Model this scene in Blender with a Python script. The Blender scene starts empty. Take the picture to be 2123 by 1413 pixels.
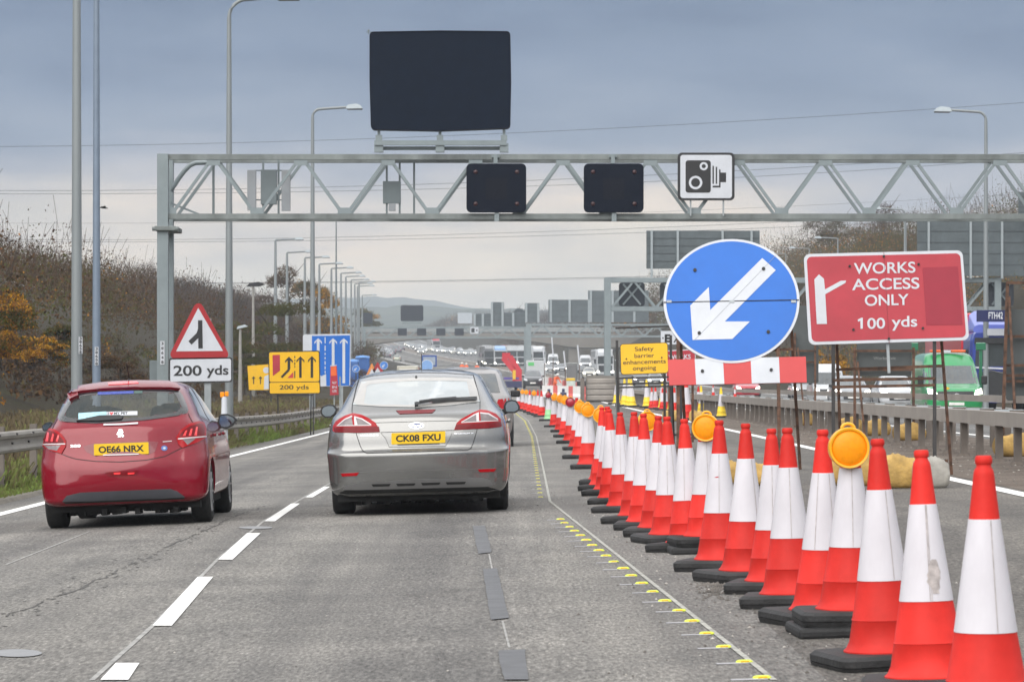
import bpy, bmesh, math, random
import numpy as np
from mathutils import Vector, Matrix
from mathutils.bvhtree import BVHTree
from mathutils.geometry import delaunay_2d_cdt
random.seed(7); RS = np.random.RandomState(7)
scene = bpy.context.scene
COL = scene.collection

# ---------------------------------------------------------------- camera, sky, sun, exposure
F, CX, HY = 7000.0, 1061.5, 797.0            # focal length and horizon in photo pixels (2123 x 1413)
CAM = Vector((0, 0, 1.28))
cd = bpy.data.cameras.new("camera"); cam = bpy.data.objects.new("camera", cd); COL.objects.link(cam)
cam.location = CAM; cam.rotation_euler = (math.pi / 2, 0, 0)
cd.sensor_width = 36; cd.lens = F / 2123 * 36
cd.shift_y = (HY - 706.5) / 2123
cd.clip_start = 0.5; cd.clip_end = 30000
cd.dof.use_dof = True; cd.dof.focus_distance = 31; cd.dof.aperture_fstop = 14
scene.camera = cam
SUN_EL, SUN_AZ = math.radians(38), math.radians(205)     # azimuth clockwise from +Y: behind the camera, a little to the left
w = bpy.data.worlds.new("World"); scene.world = w; w.use_nodes = True
nt = w.node_tree; nt.nodes.clear()
def N(nt, t, **k):
    n = nt.nodes.new(t)
    for a, b in k.items(): setattr(n, a, b)
    return n
def ramp(nt, stops, interp='LINEAR'):
    r = N(nt, 'ShaderNodeValToRGB'); e = r.color_ramp.elements; r.color_ramp.interpolation = interp
    while len(e) > 1: e.remove(e[-1])
    e[0].position = stops[0][0]; e[0].color = (*stops[0][1], 1)
    for p, c in stops[1:]:
        q = e.new(p); q.color = (*c, 1)
    return r
out = N(nt, 'ShaderNodeOutputWorld'); bg = N(nt, 'ShaderNodeBackground'); bg.inputs[1].default_value = 0.1
sky = N(nt, 'ShaderNodeTexSky', sky_type='NISHITA', sun_disc=False)
sky.sun_elevation = SUN_EL; sky.sun_rotation = SUN_AZ
tc = N(nt, 'ShaderNodeTexCoord'); sep = N(nt, 'ShaderNodeSeparateXYZ'); nt.links.new(tc.outputs['Generated'], sep.inputs[0])
mp = N(nt, 'ShaderNodeMapping'); mp.inputs['Scale'].default_value = (6, 6, 30); nt.links.new(tc.outputs['Generated'], mp.inputs[0])
no = N(nt, 'ShaderNodeTexNoise'); no.inputs['Scale'].default_value = 1.0; no.inputs['Detail'].default_value = 7; no.inputs['Roughness'].default_value = .55
nt.links.new(mp.outputs[0], no.inputs['Vector'])
ma = N(nt, 'ShaderNodeMath', operation='MULTIPLY_ADD'); ma.inputs[1].default_value = .085; ma.inputs[2].default_value = -.0425
nt.links.new(no.outputs['Fac'], ma.inputs[0])
ad = N(nt, 'ShaderNodeMath', operation='ADD'); nt.links.new(sep.outputs['Z'], ad.inputs[0]); nt.links.new(ma.outputs[0], ad.inputs[1])
cr = ramp(nt, [(0, (.66, .59, .47)), (.026, (.66, .58, .46)), (.044, (.56, .485, .415)), (.060, (.285, .294, .345)),
               (.078, (.140, .182, .268)), (.096, (.100, .144, .238)), (.118, (.070, .109, .194)), (.17, (.12, .17, .26)),
               (.30, (.62, .65, .70)), (.5, (.95, .97, 1.0)), (1, (1, 1, 1))])
nt.links.new(ad.outputs[0], cr.inputs[0])
# broken warm light low down, darker scud higher up
no2 = N(nt, 'ShaderNodeTexNoise'); no2.inputs['Scale'].default_value = 1; no2.inputs['Detail'].default_value = 5
mp2 = N(nt, 'ShaderNodeMapping'); mp2.inputs['Scale'].default_value = (17, 17, 70); mp2.inputs['Location'].default_value = (3.1, 0, 0)
nt.links.new(tc.outputs['Generated'], mp2.inputs[0]); nt.links.new(mp2.outputs[0], no2.inputs['Vector'])
cr2 = ramp(nt, [(.32, (.74, .78, .84)), (.50, (1.0, .99, .98)), (.68, (1.22, 1.14, 1.06))]); nt.links.new(no2.outputs['Fac'], cr2.inputs[0])
mu = N(nt, 'ShaderNodeMix', data_type='RGBA', blend_type='MULTIPLY'); mu.inputs['Factor'].default_value = 1
nt.links.new(cr.outputs[0], mu.inputs['A']); nt.links.new(cr2.outputs[0], mu.inputs['B'])
sc = N(nt, 'ShaderNodeMix', data_type='RGBA', blend_type='MULTIPLY'); sc.inputs['Factor'].default_value = 1; sc.clamp_result = False
sc.inputs['B'].default_value = (11, 11, 11, 1)
nt.links.new(mu.outputs['Result'], sc.inputs['A'])
mx = N(nt, 'ShaderNodeMix', data_type='RGBA'); mx.inputs['Factor'].default_value = .93
nt.links.new(sky.outputs[0], mx.inputs['A']); nt.links.new(sc.outputs['Result'], mx.inputs['B'])
nt.links.new(mx.outputs['Result'], bg.inputs[0]); nt.links.new(bg.outputs[0], out.inputs[0])
sd = bpy.data.lights.new("sun", 'SUN'); sd.energy = 2.1; sd.angle = math.radians(65); sd.color = (1, .96, .9)
sun = bpy.data.objects.new("sun", sd); COL.objects.link(sun)
sun.rotation_euler = Vector((-math.sin(SUN_AZ) * math.cos(SUN_EL), -math.cos(SUN_AZ) * math.cos(SUN_EL), -math.sin(SUN_EL))).to_track_quat('-Z', 'Y').to_euler()
scene.view_settings.view_transform = 'Standard'; scene.view_settings.look = 'None'
scene.view_settings.exposure = 0.52; scene.view_settings.gamma = 1; scene.view_settings.use_curve_mapping = False
scene.render.engine = 'CYCLES'
try:
    scene.cycles.volume_bounces = 0; scene.cycles.max_bounces = 7; scene.cycles.transparent_max_bounces = 12
except Exception: pass

# ---------------------------------------------------------------- lie of the land
def lerp(a, b, t): return a + (b - a) * t
def clamp(v, a, b): return max(a, min(b, v))
def sstep(a, b, v):
    t = clamp((v - a) / (b - a), 0, 1); return t * t * (3 - 2 * t)
def zr(y):                                   # the road climbs gently beyond 300 m
    y = min(y, 1300); e = (y - 320) / 60
    return .9 * (e if e > 30 else math.log1p(math.exp(e))) + (1.2e-5 * (y - 700) ** 2 if y > 700 else 0)
def shift(y):                                # and swings to the left
    return 0 if y < 300 else -1.0e-4 * (min(y, 700) - 300) ** 2 - (max(y, 700) - 700) * .072
def gz(x, y):
    u = x - shift(y); k = lerp(1, .35, sstep(150, 420, y))
    if u >= 1.2: c = .027 * (min(u, 8) - 1.2)
    elif u >= -2.3: c = .027 * (u - 1.2)
    else: c = -.0945 + .042 * (max(u, -6.6) + 2.3)
    z = zr(y) + c * k
    if u < -7.0:
        t = -7.0 - u; z += .10 * min(t, 7) + .34 * clamp(t - 7, 0, 24) + .04 * clamp(t - 31, 0, 60)
    if u > 23:
        t = u - 23; z += (.75 * clamp(t - 3, 0, 13) + .03 * clamp(t - 16, 0, 60)) * lerp(1, .4, sstep(480, 800, y))
    return z
def ray(px, py): return Vector(((px - CX) / F, 1, -(py - HY) / F))
def P(px, py, d): return CAM + ray(px, py) * d
def X(px, d): return (px - CX) / F * d
def G(px, py, dz=0.0):                       # where the line of sight meets the ground
    r = ray(px, py); f = lambda y: CAM.z + r.z * y - gz(r.x * y, y) - dz
    y = 6.0; s = 1.01
    while y < 1500:
        if f(y * s) <= 0:
            a, b = y, y * s
            for _ in range(40):
                m = (a + b) / 2
                if f(m) > 0: a = m
                else: b = m
            return Vector((r.x * a, a, gz(r.x * a, a)))
        y *= s
    return Vector((r.x * 1000, 1000, gz(r.x * 1000, 1000)))
def at(px, d):
    x = X(px, d); return Vector((x, d, gz(x, d)))

# ---------------------------------------------------------------- materials
MATS = {}
def M(name, col, rough=.5, metal=0.0, var=.12, scale=6.0, bump=0.0, bscale=40.0, coat=0.0, spec=.5, col2=None, objrand=0.0, alpha=1.0, emit=None, es=1.0, detail=5.0, inside=None, stretch=None, ior=None):
    if name in MATS: return MATS[name]
    m = bpy.data.materials.new(name); m.use_nodes = True; MATS[name] = m
    nt = m.node_tree; b = nt.nodes['Principled BSDF']; L = nt.links.new
    b.inputs['Roughness'].default_value = rough; b.inputs['Metallic'].default_value = metal
    b.inputs['Specular IOR Level'].default_value = spec; b.inputs['Coat Weight'].default_value = coat; b.inputs['Coat Roughness'].default_value = .04
    if ior: b.inputs['IOR'].default_value = ior
    tc = N(nt, 'ShaderNodeTexCoord'); src = tc.outputs['Object']
    if stretch:
        mp = N(nt, 'ShaderNodeMapping'); mp.inputs['Scale'].default_value = stretch; L(src, mp.inputs[0]); src = mp.outputs[0]
    n = N(nt, 'ShaderNodeTexNoise'); n.inputs['Scale'].default_value = scale; n.inputs['Detail'].default_value = detail; n.inputs['Roughness'].default_value = .62
    L(src, n.inputs['Vector'])
    c1 = tuple(c * (1 - var) for c in col); c2 = col2 or tuple(min(1, c * (1 + var)) for c in col)
    r = ramp(nt, [(.33, c1), (.67, c2)]); L(n.outputs['Fac'], r.inputs[0]); cur = r.outputs[0]
    if objrand:
        oi = N(nt, 'ShaderNodeObjectInfo'); hs = N(nt, 'ShaderNodeHueSaturation')
        a = N(nt, 'ShaderNodeMath', operation='MULTIPLY_ADD'); a.inputs[1].default_value = 2 * objrand; a.inputs[2].default_value = 1 - objrand
        L(oi.outputs['Random'], a.inputs[0]); L(a.outputs[0], hs.inputs['Value']); L(cur, hs.inputs['Color']); cur = hs.outputs[0]
    if inside:
        ge = N(nt, 'ShaderNodeNewGeometry'); mi = N(nt, 'ShaderNodeMix', data_type='RGBA'); L(ge.outputs['Backfacing'], mi.inputs['Factor'])
        L(cur, mi.inputs['A']); mi.inputs['B'].default_value = (*inside, 1); cur = mi.outputs['Result']
    L(cur, b.inputs['Base Color'])
    if bump:
        n2 = N(nt, 'ShaderNodeTexNoise'); n2.inputs['Scale'].default_value = bscale; n2.inputs['Detail'].default_value = 4; L(src, n2.inputs['Vector'])
        bp = N(nt, 'ShaderNodeBump'); bp.inputs['Strength'].default_value = bump; bp.inputs['Distance'].default_value = .02
        L(n2.outputs['Fac'], bp.inputs['Height']); L(bp.outputs[0], b.inputs['Normal'])
    if alpha < 1: b.inputs['Alpha'].default_value = alpha
    if emit:
        b.inputs['Emission Color'].default_value = (*emit, 1); b.inputs['Emission Strength'].default_value = es
    return m

# ---------------------------------------------------------------- mesh building
class MB:
    def __init__(s): s.v = []; s.f = []; s.mi = []; s.sm = []
    def add(s, vs, fs, m=0, smooth=False, mat=None):
        o = len(s.v)
        s.v += [tuple(mat @ Vector(v)) if mat is not None else tuple(v) for v in vs]
        for f in fs: s.f.append(tuple(i + o for i in f)); s.mi.append(m); s.sm.append(smooth)
        return s
    def box(s, c, size, m=0, mat=None, bev=0.0):
        x, y, z = c; a, b, h = (q / 2 for q in size)
        if bev <= 0:
            vs = [(x + i * a, y + j * b, z + k * h) for i in (-1, 1) for j in (-1, 1) for k in (-1, 1)]
            return s.add(vs, [(0, 1, 3, 2), (4, 6, 7, 5), (0, 4, 5, 1), (2, 3, 7, 6), (0, 2, 6, 4), (1, 5, 7, 3)], m, False, mat)
        bm = bmesh.new(); bmesh.ops.create_cube(bm, size=1)
        for v in bm.verts: v.co = Vector((x + v.co.x * 2 * a, y + v.co.y * 2 * b, z + v.co.z * 2 * h))
        bmesh.ops.bevel(bm, geom=list(bm.edges), offset=bev, segments=2, affect='EDGES', profile=.5)
        bm.verts.index_update()
        s.add([v.co[:] for v in bm.verts], [[v.index for v in f.verts] for f in bm.faces], m, False, mat); bm.free(); return s
    def bar(s, p0, p1, wd, dp=None, m=0, mat=None):          # square bar between two points
        p0, p1 = Vector(p0), Vector(p1); d = (p1 - p0); L = d.length; d.normalize()
        up = Vector((0, 1, 0)) if abs(d.y) < .95 else Vector((0, 0, 1))
        a = d.cross(up).normalized(); b = a.cross(d).normalized(); dp = dp or wd
        vs = [p + a * i * wd / 2 + b * j * dp / 2 for p in (p0, p1) for i, j in ((-1, -1), (1, -1), (1, 1), (-1, 1))]
        return s.add(vs, [(3, 2, 1, 0), (4, 5, 6, 7), (0, 1, 5, 4), (1, 2, 6, 5), (2, 3, 7, 6), (3, 0, 4, 7)], m, False, mat)
    def tube(s, pts, r, n=8, m=0, mat=None, caps=True):
        pts = [Vector(p) for p in pts]; rs = r if isinstance(r, (list, tuple)) else [r] * len(pts); vs = []; fs = []
        for i, p in enumerate(pts):
            d = (pts[min(i + 1, len(pts) - 1)] - pts[max(i - 1, 0)]).normalized()
            up = Vector((0, 0, 1)) if abs(d.z) < .9 else Vector((0, 1, 0))
            a = d.cross(up).normalized(); b = a.cross(d)
            vs += [p + (a * math.cos(t) + b * math.sin(t)) * rs[i] for t in (2 * math.pi * k / n for k in range(n))]
        for i in range(len(pts) - 1):
            for k in range(n): fs.append((i * n + k, i * n + (k + 1) % n, (i + 1) * n + (k + 1) % n, (i + 1) * n + k))
        s.add(vs, fs, m, True, mat)
        if caps: s.add(vs[:n], [tuple(range(n))][::-1], m, False, mat); s.add(vs[-n:], [tuple(range(n))], m, False, mat)
        return s
    def lathe(s, prof, n=28, m=0, mat=None, smooth=True, axis='z'):   # prof: (r, h)
        vs = []; fs = []
        for r, h in prof:
            for k in range(n):
                t = 2 * math.pi * k / n; q = (r * math.cos(t), r * math.sin(t), h)
                vs.append(q if axis == 'z' else ((h, q[0], q[1]) if axis == 'x' else (q[0], h, q[1])))
        for i in range(len(prof) - 1):
            for k in range(n): fs.append((i * n + k, i * n + (k + 1) % n, (i + 1) * n + (k + 1) % n, (i + 1) * n + k))
        return s.add(vs, fs, m, smooth, mat)
    def prism(s, poly, y, t, m=0, mat=None, back=None):      # polygon in x-z, front face at y, thickness t going back
        n = len(poly); q = back or poly
        vs = [(x, y, z) for x, z in poly] + [(x, y + t, z) for x, z in q]
        fs = [tuple(range(n)), tuple(range(2 * n - 1, n - 1, -1))] + [(i, i + n, (i + 1) % n + n, (i + 1) % n) for i in range(n)]
        return s.add(vs, fs, m, False, mat)
    def ring(s, po, pi, y, t, m=0, mat=None):                # frame between two polygons of equal count
        n = len(po); vs = [(x, yy, z) for yy in (y, y + t) for pl in (po, pi) for x, z in pl]; fs = []
        for i in range(n):
            j = (i + 1) % n
            fs += [(i, j, n + j, n + i), (2 * n + i, 3 * n + i, 3 * n + j, 2 * n + j), (i, 2 * n + i, 2 * n + j, j), (n + i, n + j, 3 * n + j, 3 * n + i)]
        return s.add(vs, fs, m, False, mat)
    def sheet(s, rows, m=0, smooth=True, mat=None):          # rows of points, equal length
        n = len(rows[0]); vs = [p for r in rows for p in r]
        fs = [(i * n + k, i * n + k + 1, (i + 1) * n + k + 1, (i + 1) * n + k) for i in range(len(rows) - 1) for k in range(n - 1)]
        return s.add(vs, fs, m, smooth, mat)
    def mesh(s, name, mats):
        me = bpy.data.meshes.new(name); me.from_pydata(s.v, [], s.f)
        me.polygons.foreach_set('material_index', s.mi); me.polygons.foreach_set('use_smooth', s.sm)
        for m in (mats if isinstance(mats, (list, tuple)) else [mats]): me.materials.append(m)
        bm = bmesh.new(); bm.from_mesh(me); bmesh.ops.recalc_face_normals(bm, faces=bm.faces); bm.to_mesh(me); bm.free()
        me.update(); return me
    def build(s, name, mats, parent=None, sharp=None):
        me = s.mesh(name, mats)
        if sharp: me.set_sharp_from_angle(angle=math.radians(sharp))
        return link(bpy.data.objects.new(name, me), parent)
def link(o, parent=None):
    COL.objects.link(o)
    if parent is not None: o.parent = parent
    return o
def tag(o, label=None, cat=None, group=None, kind=None):
    if label: o['label'] = label
    if cat: o['category'] = cat
    if group: o['group'] = group
    if kind: o['kind'] = kind
    return o
def thing(name, label, cat, loc=(0, 0, 0), rot=(0, 0, 0), group=None):
    o = bpy.data.objects.new(name, None); o.empty_display_size = .2; COL.objects.link(o); o.location = loc; o.rotation_euler = rot
    return tag(o, label, cat, group)
def kids(o): return [c for c in KID.get(o, [])] if False else [c for c in o.children]
def dup(o, parent=None):
    c = o.copy(); COL.objects.link(c)
    if parent is not None: c.parent = parent
    for ch in o.children: dup(ch, c)
    return c
def dup_as(o, label, loc, rot=None, scale=None, group=None):
    c = dup(o); c['label'] = label; c.location = loc
    if rot is not None: c.rotation_euler = rot
    if scale is not None: c.scale = scale
    if group: c['group'] = group
    return c
def setmat(o, i, m):
    o.material_slots[i].link = 'OBJECT'; o.material_slots[i].material = m
def rrect(wd, h, r, cx=0, cz=0, n=5):
    pts = []
    for sx, sz, a0 in ((1, 1, 0), (-1, 1, 90), (-1, -1, 180), (1, -1, 270)):
        for k in range(n + 1):
            a = math.radians(a0 + 90 * k / n); pts.append((cx + sx * (wd / 2 - r) + r * math.cos(a), cz + sz * (h / 2 - r) + r * math.sin(a)))
    return pts
def roundpoly(pts, r, n=5):
    out = []; k = len(pts)
    for i in range(k):
        p = Vector(pts[i]); a = (Vector(pts[i - 1]) - p).normalized(); b = (Vector(pts[(i + 1) % k]) - p).normalized()
        ang = a.angle(b); L = r / math.tan(ang / 2); c = p + (a + b).normalized() * (r / math.sin(ang / 2))
        s, e = p + a * L - c, p + b * L - c
        a0 = math.atan2(s.y, s.x); d = (math.atan2(e.y, e.x) - a0 + math.pi) % (2 * math.pi) - math.pi
        out += [(c.x + r * math.cos(a0 + d * t / n), c.y + r * math.sin(a0 + d * t / n)) for t in range(n + 1)]
    return out
def inset(pts, t):                              # shrink a convex polygon by t
    k = len(pts); cx = sum(p[0] for p in pts) / k; cy = sum(p[1] for p in pts) / k; out = []
    for i in range(k):
        p0, p, p1 = Vector(pts[i - 1]), Vector(pts[i]), Vector(pts[(i + 1) % k])
        e = (p - p0).normalized() + (p1 - p).normalized(); nrm = Vector((-e.y, e.x)).normalized()
        if nrm.dot(Vector((cx, cy)) - p) < 0: nrm = -nrm
        out.append(tuple(p + nrm * t))
    return out
TXT = {}
def glyphs(body, bold=0.0):                     # triangles of a text, unit box coordinates
    k = (body, bold)
    if k not in TXT:
        c = bpy.data.curves.new('lettering', 'FONT'); c.body = body; c.size = 1; c.offset = bold; c.fill_mode = 'FRONT'; c.align_x = 'CENTER'; c.space_line = 1.0
        o = bpy.data.objects.new('lettering', c); COL.objects.link(o); bpy.context.view_layer.update()
        me = bpy.data.meshes.new_from_object(o.evaluated_get(bpy.context.evaluated_depsgraph_get()))
        vs = [v.co.copy() for v in me.vertices]; fs = [tuple(p.vertices) for p in me.polygons]
        x0, x1 = min(v.x for v in vs), max(v.x for v in vs); y0, y1 = min(v.y for v in vs), max(v.y for v in vs)
        TXT[k] = ([((v.x - x0) / (x1 - x0) - .5, (v.y - y0) / (y1 - y0) - .5) for v in vs], fs)
        bpy.data.objects.remove(o); bpy.data.meshes.remove(me)
    return TXT[k]

# ---------------------------------------------------------------- setting: ground, roads, markings
def asphalt(name, base, spread=.16, dark=1.0, warm=0.0):
    m = bpy.data.materials.new(name); m.use_nodes = True; nt = m.node_tree; b = nt.nodes['Principled BSDF']; L = nt.links.new
    b.inputs['Specular IOR Level'].default_value = .3
    tc = N(nt, 'ShaderNodeTexCoord')
    def noise(scale, detail, rough=.6, st=None):
        n = N(nt, 'ShaderNodeTexNoise'); n.inputs['Scale'].default_value = scale; n.inputs['Detail'].default_value = detail; n.inputs['Roughness'].default_value = rough
        if st:
            mp = N(nt, 'ShaderNodeMapping'); mp.inputs['Scale'].default_value = st; L(tc.outputs['Object'], mp.inputs[0]); L(mp.outputs[0], n.inputs['Vector'])
        else: L(tc.outputs['Object'], n.inputs['Vector'])
        return n
    c = lambda k: (base[0] * k * (1 + warm), base[1] * k, base[2] * k * (1 - warm))
    agg = noise(1.0, 4, .75, (52, 9, 20)); r1 = ramp(nt, [(.28, c(.26)), (.42, c(.70)), (.53, c(1.0)), (.64, c(1.45)), (.73, c(2.3))]); L(agg.outputs['Fac'], r1.inputs[0])
    big = noise(.55, 6, .6); r2 = ramp(nt, [(.3, (.74, .74, .745)), (.7, (1.18, 1.17, 1.15))]); L(big.outputs['Fac'], r2.inputs[0])
    strk = noise(1.0, 5, .6, (1.7, .045, 1)); r3 = ramp(nt, [(.32, (.74, .74, .75)), (.68, (1.20, 1.19, 1.17))]); L(strk.outputs['Fac'], r3.inputs[0])
    m1 = N(nt, 'ShaderNodeMix', data_type='RGBA', blend_type='MULTIPLY'); m1.inputs['Factor'].default_value = 1; L(r1.outputs[0], m1.inputs['A']); L(r2.outputs[0], m1.inputs['B'])
    m2 = N(nt, 'ShaderNodeMix', data_type='RGBA', blend_type='MULTIPLY'); m2.inputs['Factor'].default_value = 1; L(m1.outputs['Result'], m2.inputs['A']); L(r3.outputs[0], m2.inputs['B'])
    # scattered darker stains, patchy in themselves
    st = noise(.9, 8, .72, (1, .35, 1)); r4 = ramp(nt, [(.60, (1, 1, 1)), (.72, (.72, .71, .70))]); L(st.outputs['Fac'], r4.inputs[0])
    m3 = N(nt, 'ShaderNodeMix', data_type='RGBA', blend_type='MULTIPLY'); m3.inputs['Factor'].default_value = dark; L(m2.outputs['Result'], m3.inputs['A']); L(r4.outputs[0], m3.inputs['B'])
    # oil-darkened lane middles, worn along the road and broken up by noise
    sx = N(nt, 'ShaderNodeSeparateXYZ'); L(tc.outputs['Object'], sx.inputs[0]); pp = N(nt, 'ShaderNodeMath', operation='PINGPONG'); pp.inputs[1].default_value = 1.85
    ax = N(nt, 'ShaderNodeMath', operation='ADD'); ax.inputs[1].default_value = .6; L(sx.outputs['X'], ax.inputs[0]); L(ax.outputs[0], pp.inputs[0])
    nz = N(nt, 'ShaderNodeMath', operation='MULTIPLY_ADD'); nz.inputs[1].default_value = 1.3; L(strk.outputs['Fac'], nz.inputs[0]); L(pp.outputs[0], nz.inputs[2])
    r5 = ramp(nt, [(.30, (.80, .80, .81)), (.52, (1.0, 1.0, 1.0)), (.70, (1.07, 1.07, 1.06)), (.90, (.93, .93, .93))]); dv = N(nt, 'ShaderNodeMath', operation='DIVIDE'); dv.inputs[1].default_value = 2.4; L(nz.outputs[0], dv.inputs[0]); L(dv.outputs[0], r5.inputs[0])
    m4 = N(nt, 'ShaderNodeMix', data_type='RGBA', blend_type='MULTIPLY'); m4.inputs['Factor'].default_value = 1; L(m3.outputs['Result'], m4.inputs['A']); L(r5.outputs[0], m4.inputs['B'])
    L(m4.outputs['Result'], b.inputs['Base Color']); b.inputs['Roughness'].default_value = .82
    bp = N(nt, 'ShaderNodeBump'); bp.inputs['Strength'].default_value = .55; bp.inputs['Distance'].default_value = .012
    L(agg.outputs['Fac'], bp.inputs['Height']); L(bp.outputs[0], b.inputs['Normal'])
    return m
def groundmat(name, stops, scale=.6, fine=9.0):
    m = bpy.data.materials.new(name); m.use_nodes = True; nt = m.node_tree; b = nt.nodes['Principled BSDF']; L = nt.links.new
    tc = N(nt, 'ShaderNodeTexCoord'); n = N(nt, 'ShaderNodeTexNoise'); n.inputs['Scale'].default_value = scale; n.inputs['Detail'].default_value = 9; n.inputs['Roughness'].default_value = .7
    n2 = N(nt, 'ShaderNodeTexNoise'); n2.inputs['Scale'].default_value = fine; n2.inputs['Detail'].default_value = 6; n2.inputs['Roughness'].default_value = .75
    L(tc.outputs['Object'], n.inputs['Vector']); L(tc.outputs['Object'], n2.inputs['Vector'])
    r = ramp(nt, stops); L(n.outputs['Fac'], r.inputs[0]); r2 = ramp(nt, [(.3, (.55, .55, .55)), (.7, (1.4, 1.4, 1.4))]); L(n2.outputs['Fac'], r2.inputs[0])
    mm = N(nt, 'ShaderNodeMix', data_type='RGBA', blend_type='MULTIPLY'); mm.inputs['Factor'].default_value = 1
    L(r.outputs[0], mm.inputs['A']); L(r2.outputs[0], mm.inputs['B']); L(mm.outputs['Result'], b.inputs['Base Color'])
    b.inputs['Roughness'].default_value = .95; b.inputs['Specular IOR Level'].default_value = .15
    bp = N(nt, 'ShaderNodeBump'); bp.inputs['Strength'].default_value = .7; bp.inputs['Distance'].default_value = .06; L(n2.outputs['Fac'], bp.inputs['Height']); L(bp.outputs[0], b.inputs['Normal'])
    return m
YS = [-60, -20, 0] + list(range(4, 200, 4)) + list(range(200, 460, 8)) + list(range(460, 1320, 20)) + [1350, 1400, 1500, 1800, 2500, 4000, 7000]
def strip_u(us, ys, dz): return [[(shift(y) + u, y, gz(shift(y) + u, y) + dz) for u in us] for y in ys]
m_verge = groundmat('verge_soil', [(.3, (.026, .021, .015)), (.5, (.042, .034, .022)), (.68, (.046, .044, .020))])
mb = MB(); mb.sheet(strip_u([-6000, -2000, -600, -250, -98, -70, -50, -38, -31, -26, -20, -14, -11, -9, -8, -7.0, -6.6, -2.3, 1.2, 5.9, 8, 9.4, 22.6, 23, 26, 32, 39, 45, 60, 99, 250, 600, 2000, 6000], YS, 0), smooth=False)
tag(mb.build('ground', m_verge), kind='structure')
m_road = asphalt('worn_asphalt', (.188, .185, .178), warm=.018)
m_works = asphalt('dusty_asphalt', (.142, .137, .129), warm=.03)
m_far = asphalt('far_asphalt', (.165, .163, .16))
RY = [y for y in YS if -20 <= y <= 1500]
mb = MB(); mb.sheet(strip_u([-6.6, -2.3, 1.35], RY, .006), smooth=False); tag(mb.build('carriageway', m_road), kind='structure')
mb = MB(); mb.sheet(strip_u([1.35, 5.55], RY, .006), smooth=False); tag(mb.build('closed_lane_road', m_works), kind='structure')
mb = MB(); mb.sheet(strip_u([9.4, 15, 22.6], RY, .006), smooth=False); tag(mb.build('opposite_carriageway', m_far), kind='structure')
m_grav = groundmat('median_gravel', [(.3, (.125, .102, .085)), (.5, (.185, .155, .132)), (.7, (.24, .208, .18))], .8, 30)
mb = MB(); mb.sheet(strip_u([5.55, 8, 9.4], RY, .010), smooth=False); tag(mb.build('central_reserve', m_grav), kind='structure')
# low concrete channel along the nearside edge
m_kerb = M('kerb_concrete', (.16, .145, .12), .9, var=.25, scale=3, bump=.4)
rows = []
for y in RY:
    s = shift(y); rows.append([(s - 6.95, y, gz(s - 6.6, y) - .05), (s - 6.95, y, gz(s - 6.6, y) + .07), (s - 6.62, y, gz(s - 6.6, y) + .05), (s - 6.58, y, gz(s - 6.6, y) + .008)])
mb = MB(); mb.sheet(rows, smooth=False); tag(mb.build('kerb', m_kerb), kind='structure')
m_white = M('road_paint', (.80, .80, .78), .6, var=.06, scale=14)
m_worn = M('worn_road_paint', (.30, .297, .285), .8, var=.35, scale=9, detail=9)
m_chalk = M('thin_setting_out_paint', (.33, .33, .30), .9, var=.4, scale=12, detail=9)
def flat_line(mb, pts, wd, dz=.012):              # painted line through ground points (x, y)
    rows = []
    for i, (x, y) in enumerate(pts):
        a = pts[max(i - 1, 0)]; b = pts[min(i + 1, len(pts) - 1)]; d = Vector((b[0] - a[0], b[1] - a[1])).normalized(); n = Vector((d.y, -d.x)) * wd / 2
        rows.append([(x - n.x, y - n.y, gz(x - n.x, y - n.y) + dz), (x + n.x, y + n.y, gz(x + n.x, y + n.y) + dz)])
    mb.sheet(rows, smooth=False)
def dens(pts, step=3.0):
    out = []
    for (a, b) in zip(pts[:-1], pts[1:]):
        k = max(1, int(math.dist(a, b) / step)); out += [(lerp(a[0], b[0], t / k), lerp(a[1], b[1], t / k)) for t in range(k)]
    return out + [pts[-1]]
yl = [y for y in RY if y >= 6]
mb = MB()
flat_line(mb, [(shift(y) - 5.98 + .2 * sstep(40, 110, y), y) for y in yl], .19); flat_line(mb, [(shift(y) + 5.36 + .1 * sstep(40, 90, y), y) for y in yl], .19)
flat_line(mb, [(shift(y) + 9.9, y) for y in yl if y > 20], .2); flat_line(mb, [(shift(y) + 21.4, y) for y in yl if y > 20], .2)
tag(mb.build('edge_lines', m_white), kind='structure')
mb = MB()
def gq(px, py): p = G(px, py); return (p.x, p.y)
for l0, r0, l1, r1, yb, yt in ((208, 266, 240, 289, 1413, 1378), (316, 356, 410, 442, 1300, 1198), (452, 482, 512, 540, 1162, 1107), (548, 570, 604, 622, 1082, 1045), (633, 648, 672, 684, 1032, 1010)):
    a, b, c, d = gq(l0, yb), gq(r0, yb), gq(r1, yt), gq(l1, yt)
    mb.add([(x, y, gz(x, y) + .012) for x, y in (a, b, c, d)], [(0, 1, 2, 3)])
for k in range(30):
    y = 53 + 7.4 * k; s = shift(y); flat_line(mb, dens([(s - 2.45, y), (s - 2.45, y + 5)]), .17)
for k in range(60):
    for u in (13.6, 17.6):
        y = 40 + 9 * k; s = shift(y); flat_line(mb, [(s + u, y), (s + u, y + 2.2)], .14)
tag(mb.build('lane_dashes', m_white), kind='structure')
mb = MB(); flat_line(mb, dens([gq(190, 1413), gq(318, 1298), gq(452, 1160), gq(548, 1080), gq(633, 1030), (-2.52, 52)], 1.0), .028, .0095)
flat_line(mb, dens([gq(12, 1172), gq(185, 1103)], 1.0), .02, .0095)
flat_line(mb, dens([gq(1056, 1345), gq(1042, 1290)], .6), .012, .0095); flat_line(mb, dens([gq(1020, 1180), gq(1014, 1150)], .6), .012, .0095)
tag(mb.build('old_line_traces', m_worn), kind='structure')
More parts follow.
